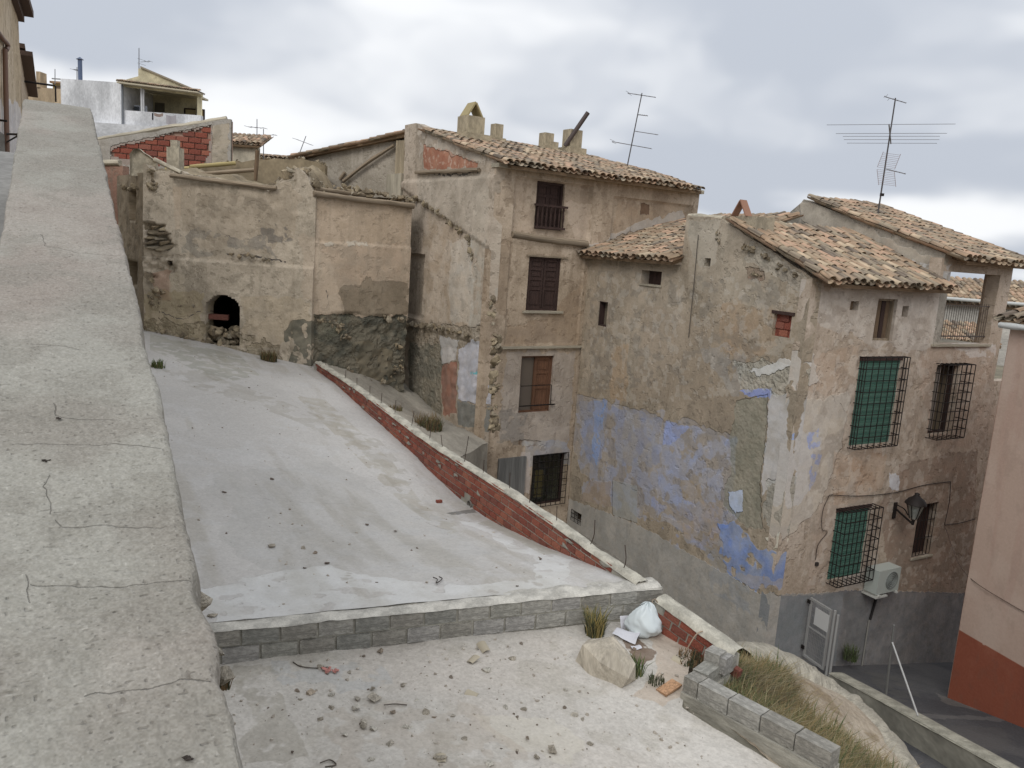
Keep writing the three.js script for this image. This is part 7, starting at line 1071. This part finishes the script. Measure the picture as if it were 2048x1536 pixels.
for (const [z, bx, by, tx, ty, len, dy, lab] of [[-37, 514, 306, 514, 238, 0.9, -0.05, 'thin far antenna with crossbars behind the striped tile roof'], [-38, 527, 305, 527, 258, 1.3, 0.02, 'second thin far antenna standing by the striped tile roof'], [-39, 594, 320, 612, 272, 0.9, -0.3, 'small leaning far antenna above the low roof line'], [-38.5, 278, 140, 278, 96, 0.0, 0, 'straight antenna pole on the porch gable'], [-42, 154, 158, 154, 134, 0.3, 0, 'small antenna on the beige house roof'], [-42.5, 110, 158, 110, 138, 0, 0, 'bare thin pole above the beige house roof']]) {
  const B = atZ(bx, by, z), T = atZ(tx, ty, z), t = thing('television_antenna', B, lab, 'antenna'); part('mast', [rod(B.clone().lerp(T, -0.5), T, 0.022, 0.018, 6)], ALU, t);
  if (len) yagi(t, B.clone().lerp(T, 0.75), V3(1, dy, 0.25), len, [[-0.5, 0.6], [-0.2, 0.4], [0.1, 0.4], [0.45, 0.4]], 0.009, 0.012);
  if (bx === 278) yagi(t, B.clone().lerp(T, 0.4).add(V3(0.3, 0, 0)), V3(1, 0.05, 0.3), 0.55, [[-0.4, 0.5, 0.1], [-0.4, 0.5, -0.1], [0.1, 0.3], [0.5, 0.3]], 0.008);
}

// ===== things lying on the terrace and the slab
const groundAt = (px, py) => { const v = ray(px, py); for (let t = 3; t < 30; t += 0.01) { const P = EYE.clone().addScaledVector(v, t); if (P.y < terrY(P.x, P.z)) return P; } return atY(px, py, 5.4); };
const slabAt = (px, py) => { const [x, z] = hitSlab(px, py); return V3(x, slabY(x, z), z); };
const STONE_MATS = [[190, 182, 168], [170, 161, 147], [204, 198, 186], [156, 142, 127], [182, 167, 149], [116, 103, 92]].map(c => noiseMat(128, 0.4, c.map(x => x - 12), c.map(x => x + 10), { f: 9, gf: 70, g: 20, h: 0.01 }));
const rs = mulberry(123);
function pebble(P, s, mi, lab, grp, fx = 1.2, fy = 0.7) { const m = shade(new THREE.Mesh(STONES[Math.floor(rs() * 10)], STONE_MATS[mi])); m.name = numbered('stone'); m.position.copy(P); m.position.y += s * fy * 0.18; m.rotation.set((rs() - 0.5) * 0.6, rs() * 6.28, (rs() - 0.5) * 0.6); m.scale.set(s * fx, s * fy, s); scene.add(m); tag(m, lab, 'stone', grp); }
for (const [x, y, w, m] of [[560, 1340, 12, 2], [700, 1345, 10, 0], [830, 1402, 15, 2], [905, 1432, 12, 0], [640, 1440, 13, 1], [690, 1470, 11, 2], [780, 1490, 16, 0], [930, 1480, 13, 1], [980, 1530, 18, 2], [1130, 1380, 12, 2], [1180, 1490, 14, 1], [1095, 1340, 10, 0], [595, 1383, 14, 3], [622, 1386, 22, 4], [602, 1402, 12, 1], [664, 1391, 15, 2], [662, 1417, 14, 1], [712, 1415, 16, 2], [715, 1397, 12, 0], [750, 1398, 26, 0], [786, 1424, 12, 3], [845, 1428, 24, 1], [866, 1437, 12, 3], [727, 1445, 17, 0], [726, 1454, 14, 1], [747, 1458, 14, 2], [812, 1457, 22, 2], [1012, 1416, 14, 2], [1048, 1420, 14, 1], [1150, 1433, 16, 0], [1166, 1440, 12, 0], [1105, 1502, 20, 1], [1078, 1515, 16, 1], [1055, 1477, 9, 3], [880, 1520, 26, 1], [742, 1520, 14, 2], [955, 1298, 10, 0], [805, 1372, 12, 1], [843, 1350, 9, 3], [975, 1342, 18, 2], [1004, 1500, 8, 5], [1032, 1508, 9, 5], [584, 1505, 7, 5], [1200, 1420, 9, 4], [745, 1378, 10, 1], [640, 1335, 16, 1], [760, 1303, 14, 3], [1025, 1318, 16, 1], [1527, 1487, 14, 3], [1270, 1440, 10, 3]]) { const k = (w >= 20 ? 'larger ' : w >= 13 ? '' : 'small ') + ['pale beige', 'grey', 'whitish', 'brown', 'tan', 'dark'][m]; pebble(groundAt(x, y), w / 1600 * 8.8, m, `${k} broken stone lying loose on the dirt terrace`, `${k} stones on the dirt terrace`); }
// tiny chips: nobody could count them
{
  const n = 1500, im = new THREE.InstancedMesh(STONES[2], new THREE.MeshStandardMaterial({ roughness: 1 }), n), r = mulberry(7), M = new THREE.Matrix4(), c = new THREE.Color();
  for (let i = 0; i < n; i++) { let P; if (i < 1000) { const x = lerp(-4, 2.2, r()), z = lerp(-9.3, -5, r()); P = V3(x, terrY(x, z) + 0.004, z); const zl = -7.36 - (x + 4.2) * 0.386 + 0.12; if (z < zl) P.z = zl + r() * 1.5; P.y = terrY(P.x, P.z) + (fbm(P.x * 1.7, P.z * 1.7, 4) - 0.5) * 0.07; } else { const a = r(), b = r() ** 1.4; const x = lerp(lerp(-4, 1.6, a), lerp(-10, -5.8, a), b), z = lerp(lerp(-7.9, -10, a), -22.4, b); P = V3(x, slabY(x, z) + (fbm(x * 1.1, z * 1.1, 4) - 0.5) * 0.05, z); } const s = 0.008 + r() ** 4 * 0.045; M.compose(P, rq(r), V3(s * 1.3, s, s)); im.setMatrixAt(i, M); const k = r(), q = k < 0.5 ? [0.36, 0.32, 0.27] : k < 0.66 ? [0.18, 0.15, 0.12] : [0.5, 0.46, 0.4]; c.setRGB(q[0], q[1], q[2]); im.setColorAt(i, c); }
  im.name = 'gravel'; shade(im); scene.add(im); tag(im, 'tiny stone chips and grit scattered on terrace and slab', 'gravel', null, 'stuff');
}
for (const [x, y, w, m] of [[448, 986, 12, 5], [543, 959, 12, 5], [860, 940, 10, 5], [543, 1094, 18, 1], [607, 1097, 12, 1], [628, 1106, 12, 3], [655, 1127, 10, 5], [609, 1137, 8, 5], [735, 1050, 9, 5], [791, 1063, 8, 5], [874, 1054, 10, 4], [452, 1067, 6, 5], [541, 1055, 6, 5], [498, 776, 8, 5], [900, 1102, 7, 3], [752, 1167, 7, 5], [1080, 1118, 8, 5], [425, 1233, 14, 1], [1034, 1172, 6, 5]]) { const k = (w >= 11 ? 'larger ' : 'tiny ') + ['pale', 'grey', 'whitish', 'brown', 'tan', 'dark'][m]; pebble(slabAt(x, y), w / 1600 * 11, m, `${k} stone chip lying on the pale concrete slab`, `${k} stone chips on the slab`, 1.3, 0.45); }
// roof tile shards
{ const shard = (px, py, yaw, L, lab) => { const g = new THREE.CylinderGeometry(0.085, 0.07, L, 8, 2, true, -0.75, 1.5); g.rotateX(-Math.PI / 2); g.translate(0, -0.055, 0); g.rotateZ(0.25); const m = shade(new THREE.Mesh(g, new THREE.MeshStandardMaterial({ color: new THREE.Color('rgb(178,168,148)'), roughness: 0.95, side: THREE.DoubleSide }))); const P = groundAt(px, py); m.position.copy(P).add(V3(0, 0.012, 0)); m.rotation.y = yaw; m.name = numbered('tile_shard'); scene.add(m); tag(m, lab, 'shard'); };
  shard(967, 1297, 0.4, 0.2, 'long curved clay shard lying near the block wall'); shard(945, 1322, -0.5, 0.15, 'broken curved clay piece just below the long shard'); shard(943, 1392, 1.2, 0.13, 'bowl-shaped pale clay shard in the middle of the dirt'); shard(880, 1522, 0.2, 0.1, 'curled grey clay ring fragment at the terrace front'); shard(1355, 1322, 0.9, 0.12, 'clay shard near the short brick wall'); }
{ const b = shade(new THREE.Mesh(chamferBox(0.12, 0.06, 0.08, 4, 0.006), BRICK_MATS[0])); b.name = numbered('brick_fragment'); b.position.copy(slabAt(878, 1006)).add(V3(0, 0.025, 0)); b.rotation.y = 0.5; scene.add(b); tag(b, 'small red brick fragment lying on the slab near the drain', 'brick'); }
{ const b = shade(new THREE.Mesh(chamferBox(0.3, 0.035, 0.15, 4, 0.004), noiseMat(128, 0.5, [196, 156, 120], [186, 146, 112], { f: 8, g: 12 }))); b.name = numbered('flat_tile'); b.position.copy(groundAt(1338, 1380)).add(V3(0, 0.03, 0)); b.rotation.set(0.05, 0.75, 0.06); scene.add(b); tag(b, 'flat orange-tan clay slab lying in the dirt by the planter wall', 'tile'); }
{ // crumpled red rag with wire
  const P = groundAt(660, 1343), r = mulberry(31), gs = []; for (let i = 0; i < 11; i++) { const c = STONES[i % 10].clone(); c.scale(0.03 + r() * 0.07, 0.012 + r() * 0.02, 0.03 + r() * 0.04); c.rotateY(r() * 6.28); c.rotateZ((r() - 0.5) * 0.7); c.translate(P.x + (r() - 0.5) * 0.19, P.y + 0.012 + r() * 0.016, P.z + (r() - 0.5) * 0.07); gs.push(c); }
  single('red_rag', gs, flat(182, 126, 118, 0.9), 'crumpled faded red scrap lying on the dirt below the block wall', 'scrap');
  const w = (a, lb) => single('wire', tube(a.map(([x, y]) => groundAt(x, y).add(V3(0, 0.012, 0))), 0.006, 24, 5), flat(92, 84, 76, 0.8), lb, 'wire'); w([[586, 1326], [600, 1334], [630, 1338], [656, 1336]], 'bent grey wire lying beside the red scrap'); w([[640, 1528], [660, 1522], [672, 1532], [650, 1536]], 'curled wire lying at the terrace front edge'); w([[768, 1412], [790, 1410], [814, 1412]], 'short straight twig among the terrace stones');
  single('wire', tube([[866, 1160], [874, 1164], [872, 1172], [884, 1162], [878, 1158]].map(([x, y]) => slabAt(x, y).add(V3(0, 0.03, 0))), 0.007, 30, 5), flat(70, 64, 60, 0.8), 'tangled dark wire lying on the white cement streak', 'wire');
}
{ // big pale boulder of broken masonry
  const hull = [[-0.36, 0, 0.18], [-0.3, 0.26, 0.1], [-0.34, 0.22, -0.12], [-0.05, 0.33, -0.2], [0.1, 0.3, 0.05], [0.36, 0.12, 0.22], [0.34, 0.2, 0.0], [0.3, 0.0, 0.26], [0.36, 0.0, 0.0], [-0.1, 0.0, 0.3], [0.0, 0.2, 0.24], [-0.36, 0, -0.2], [0.1, 0, -0.26], [0.15, 0.24, -0.16]].map(a => V3(...a));
  let g = new ConvexGeometry(hull); const uv = new Float32Array(g.attributes.position.count * 2); for (let i = 0; i < g.attributes.position.count; i++) { uv[i * 2] = g.attributes.position.getX(i) + g.attributes.position.getY(i) * 0.4; uv[i * 2 + 1] = g.attributes.position.getZ(i) + g.attributes.position.getY(i); } g.setAttribute('uv', new THREE.BufferAttribute(uv, 2));
  const P = groundAt(1215, 1335); g.rotateY(-0.55); g.scale(0.98, 0.98, 0.98); g.translate(P.x, P.y - 0.03, P.z); single('boulder', g, noiseMat(256, 0.6, [196, 188, 172], [176, 166, 148], { f: 5, gf: 60, g: 18, h: 0.03 }), 'big pale angular lump of broken masonry on the dirt terrace', 'boulder');
}
{ // white plastic sack and paper
  const g = new THREE.SphereGeometry(0.235, 40, 28), p = g.attributes.position; for (let i = 0; i < p.count; i++) { const x = p.getX(i), y = p.getY(i), z = p.getZ(i), a = Math.atan2(z, x); const fold = Math.abs(Math.sin(a * 3 + fbm(y * 6, a, 3) * 5)) * 0.12 * clamp(y * 4 + 0.5), k = 0.9 + (fbm(a * 2 + 4, y * 7, 4) - 0.5) * 0.5 - fold; const top = clamp((y - 0.05) / 0.22); p.setXYZ(i, x * k * lerp(1.08, 0.75, top) + top * 0.04, Math.max(-0.16, y * (y > 0 ? 1.0 : 0.7) + top * fold * 0.6), z * k * lerp(1, 0.65, top)); } g.computeVertexNormals();
  const P = groundAt(1285, 1266); g.translate(P.x, P.y + 0.13, P.z); single('plastic_sack', g, new THREE.MeshPhysicalMaterial({ color: new THREE.Color('rgb(206,214,216)'), roughness: 0.42, side: THREE.DoubleSide }), 'crumpled white plastic rubbish sack leaning by the brick wall', 'sack');
  const sheetOf = (px, py, w, h, yaw, tilt, mat, lb, lift = 0.05) => { const q = new THREE.PlaneGeometry(w, h, 8, 8), r = q.attributes.position; for (let i = 0; i < r.count; i++) r.setZ(i, (fbm(r.getX(i) * 7 + px, r.getY(i) * 7, 2) - 0.5) * 0.12); q.computeVertexNormals(); q.rotateX(-Math.PI / 2 + tilt); q.rotateY(yaw); const C = groundAt(px, py); q.translate(C.x, C.y + lift, C.z); single('paper', q, mat, lb, 'paper'); };
  const W = flat(204, 204, 210, 0.8); sheetOf(1252, 1278, 0.3, 0.18, -0.5, 0.2, W, 'flat torn white cardboard lying beside the plastic sack'); sheetOf(1246, 1258, 0.1, 0.16, 0.3, 1.1, W, 'small white paper standing up beside the plastic sack', 0.09); sheetOf(1328, 1252, 0.2, 0.22, 0.9, 0.9, flat(196, 198, 204, 0.7), 'crumpled white paper between the sack and brick wall', 0.12); sheetOf(1272, 1298, 0.12, 0.08, 0.4, 0.3, W, 'small white scrap in front of the plastic sack', 0.03);
}
// ===== weeds
function blades(n, rad, h, seed, w = 0.008, lean = 0.6) { const r = mulberry(seed), pos = [], idx = []; for (let i = 0; i < n; i++) { const a = r() * 6.28, q = Math.sqrt(r()) * rad, x = Math.cos(a) * q, z = Math.sin(a) * q, hh = h * (0.45 + r() * 0.7), la = r() * 6.28, ll = hh * lean * (0.3 + r()), dx = Math.cos(la), dz = Math.sin(la), px = -dz * w, pz = dx * w, b = pos.length / 3; pos.push(x - px, -0.02, z - pz, x + px, -0.02, z + pz, x + dx * ll * 0.35 - px * 0.8, hh * 0.6, z + dz * ll * 0.35 - pz * 0.8, x + dx * ll * 0.35 + px * 0.8, hh * 0.6, z + dz * ll * 0.35 + pz * 0.8, x + dx * ll, hh, z + dz * ll); idx.push(b, b + 1, b + 3, b, b + 3, b + 2, b + 2, b + 3, b + 4); } const g = new THREE.BufferGeometry(); g.setAttribute('position', new THREE.Float32BufferAttribute(pos, 3)); g.setAttribute('uv', new THREE.Float32BufferAttribute(new Float32Array(pos.length / 3 * 2), 2)); g.setIndex(idx); g.computeVertexNormals(); return g; }
const LEAF = (r, g, b) => new THREE.MeshPhysicalMaterial({ color: new THREE.Color(`rgb(${r},${g},${b})`), roughness: 0.9, transmission: 0.25, thickness: 0, side: THREE.DoubleSide });
function weed(P, n, rad, h, mats, seed, label) { const t = thing('weed', P, label, 'weed'); mats.forEach((m, k) => { const g = blades(Math.round(n / mats.length), rad, h * (1 - k * 0.15), seed + k * 31); const me = shade(new THREE.Mesh(g, m)); me.name = 'foliage'; t.add(me); }); return t; }
const YEL = LEAF(168, 150, 92), OLV = LEAF(110, 108, 66), GRN = LEAF(86, 104, 52), BRN = LEAF(122, 98, 66), DKG = LEAF(70, 74, 48);
weed(groundAt(1188, 1268), 260, 0.12, 0.36, [OLV, YEL, DKG], 1, 'yellow-green grass tuft growing against the block wall'); weed(groundAt(1262, 1345), 200, 0.13, 0.2, [GRN, OLV, DKG], 2, 'dark green weed behind the big pale masonry lump');
weed(groundAt(1410, 1410), 200, 0.13, 0.14, [DKG, OLV, BRN], 3, 'low dark weed at the foot of the planter wall'); weed(groundAt(1385, 1322), 200, 0.2, 0.09, [BRN, DKG], 4, 'dry brown twiggy weed beside the loose blocks'); weed(groundAt(1312, 1365), 50, 0.1, 0.1, [DKG], 5, 'small sparse weed near the flat tan tile');
weed(slabAt(538, 722), 420, 0.22, 0.32, [BRN, OLV, DKG], 6, 'brown bushy weed at the foot of the ruined wall'); weed(slabAt(316, 735), 140, 0.16, 0.2, [GRN, OLV], 7, 'small bright green weed on the slab beside the parapet');
weed(V3(-2.15, 5.03, -21.0), 520, 0.36, 0.5, [BRN, OLV, DKG], 8, 'dark brown bush on the terrace below the white plaster patch'); weed(V3(-3.2, 5.3, -21.9), 120, 0.2, 0.2, [BRN, OLV], 9, 'low dry weed behind the long brick wall'); weed(atY(1700, 1318, 1.0), 160, 0.16, 0.36, [DKG, GRN], 10, 'dark green weed by the foot of the grey dado');
weed(atY(450, 1372, 6.0), 60, 0.05, 0.12, [DKG, BRN], 11, 'tiny dark weed growing from the parapet side');
for (const [x, y, k] of [[116, 840, 1], [92, 924, 2], [376, 1522, 3]]) { const nrm = PD.clone().cross(PW).normalize(), v = ray(x, y), q = PA.clone().sub(EYE).dot(nrm) / v.dot(nrm), P = EYE.clone().addScaledVector(v, q); const r = mulberry(k * 9), gs = []; for (let i = 0; i < 9; i++) { const s = STONES[i].clone(); s.scale(0.011, 0.007, 0.01); s.translate((r() - 0.5) * 0.022, r() * 0.005 + 0.003, (r() - 0.5) * 0.02); gs.push(s); } const g = merged(gs); g.translate(P.x, P.y, P.z); single('dropping', g, flat(54, 46, 40, 0.9), ['dark brown dropping on the parapet above the upper crack', 'larger brown dropping on the parapet just below the upper crack', 'dark dropping at the near end of the parapet'][k - 1], 'dropping'); }
{ // broken lumps on the parapet's side
  for (const [x, y, s, k] of [[402, 1205, 0.07, 1], [436, 1308, 0.045, 2], [448, 1352, 0.06, 3]]) { const nrm = PW, v = ray(x, y), q = PA.clone().addScaledVector(PW, 0.03).sub(EYE).dot(nrm) / v.dot(nrm), P = EYE.clone().addScaledVector(v, q); const m = shade(new THREE.Mesh(STONES[k + 2], STONE_MATS[k % 2 ? 1 : 0])); m.name = numbered('mortar_lump'); m.position.copy(P); m.scale.set(s, s * 1.3, s); m.rotation.set(k, k * 2, 0); scene.add(m); tag(m, ['', 'grey broken mortar lump stuck on the parapet edge above the block wall', 'small mortar knob on the parapet side at the block wall', 'larger ragged lump on the parapet side below the block wall'][k], 'lump'); }
}
{ // dry grass on the bank
  const mk = (n, geo, mat, seed, cols, name, label) => { const im = new THREE.InstancedMesh(geo, mat, n), r = mulberry(seed), M = new THREE.Matrix4(), c = new THREE.Color(); const left = [[2.62, -9.0], [2.6, -8.3], [3.5, -7.1], [5.0, -4.9]]; let k = 0; while (k < n) { const b = r(), i = Math.min(2, Math.floor(b * 3)), f = b * 3 - i, lx = lerp(left[i][0], left[i + 1][0], f), lz = lerp(left[i][1], left[i + 1][1], f), a = r() ** 1.3, x = lx + a * lerp(1.15, 1.9, b), z = lz - a * lerp(0.8, 1.0, b); if (fbm(x * 2.2, z * 2.2, 3) < 0.3 + a * 0.2) { if (r() < 0.85) { continue; } } const y = bankY(x, z) + (fbm(x * 1.6, z * 1.6, 4) - 0.5) * 0.22; const s = 0.6 + r() * 0.8; M.compose(V3(x, y, z), new THREE.Quaternion().setFromAxisAngle(V3(0, 1, 0), r() * 6.28), V3(s, s * (0.8 + r() * 0.5), s)); im.setMatrixAt(k, M); const q = cols[Math.floor(r() * cols.length)]; c.setRGB(q[0], q[1], q[2]); im.setColorAt(k, c); k++; } im.name = name; shade(im); scene.add(im); tag(im, label, 'grass', null, 'stuff'); };
  const gm = new THREE.MeshPhysicalMaterial({ roughness: 0.9, transmission: 0.2, thickness: 0, side: THREE.DoubleSide });
  mk(3600, blades(16, 0.12, 0.21, 3, 0.004, 1.15), gm, 5, [[0.3, 0.22, 0.1], [0.36, 0.28, 0.14], [0.24, 0.19, 0.08], [0.16, 0.16, 0.06], [0.22, 0.16, 0.08], [0.4, 0.34, 0.2]], 'dry_grass', 'dry golden grass covering the bank behind the planter wall');
  mk(700, blades(16, 0.1, 0.22, 4, 0.006, 0.7), gm, 6, [[0.1, 0.13, 0.05], [0.13, 0.15, 0.06]], 'green_grass', 'patches of green growth among the dry grass on the bank');
}
renderer.render(scene, camera);
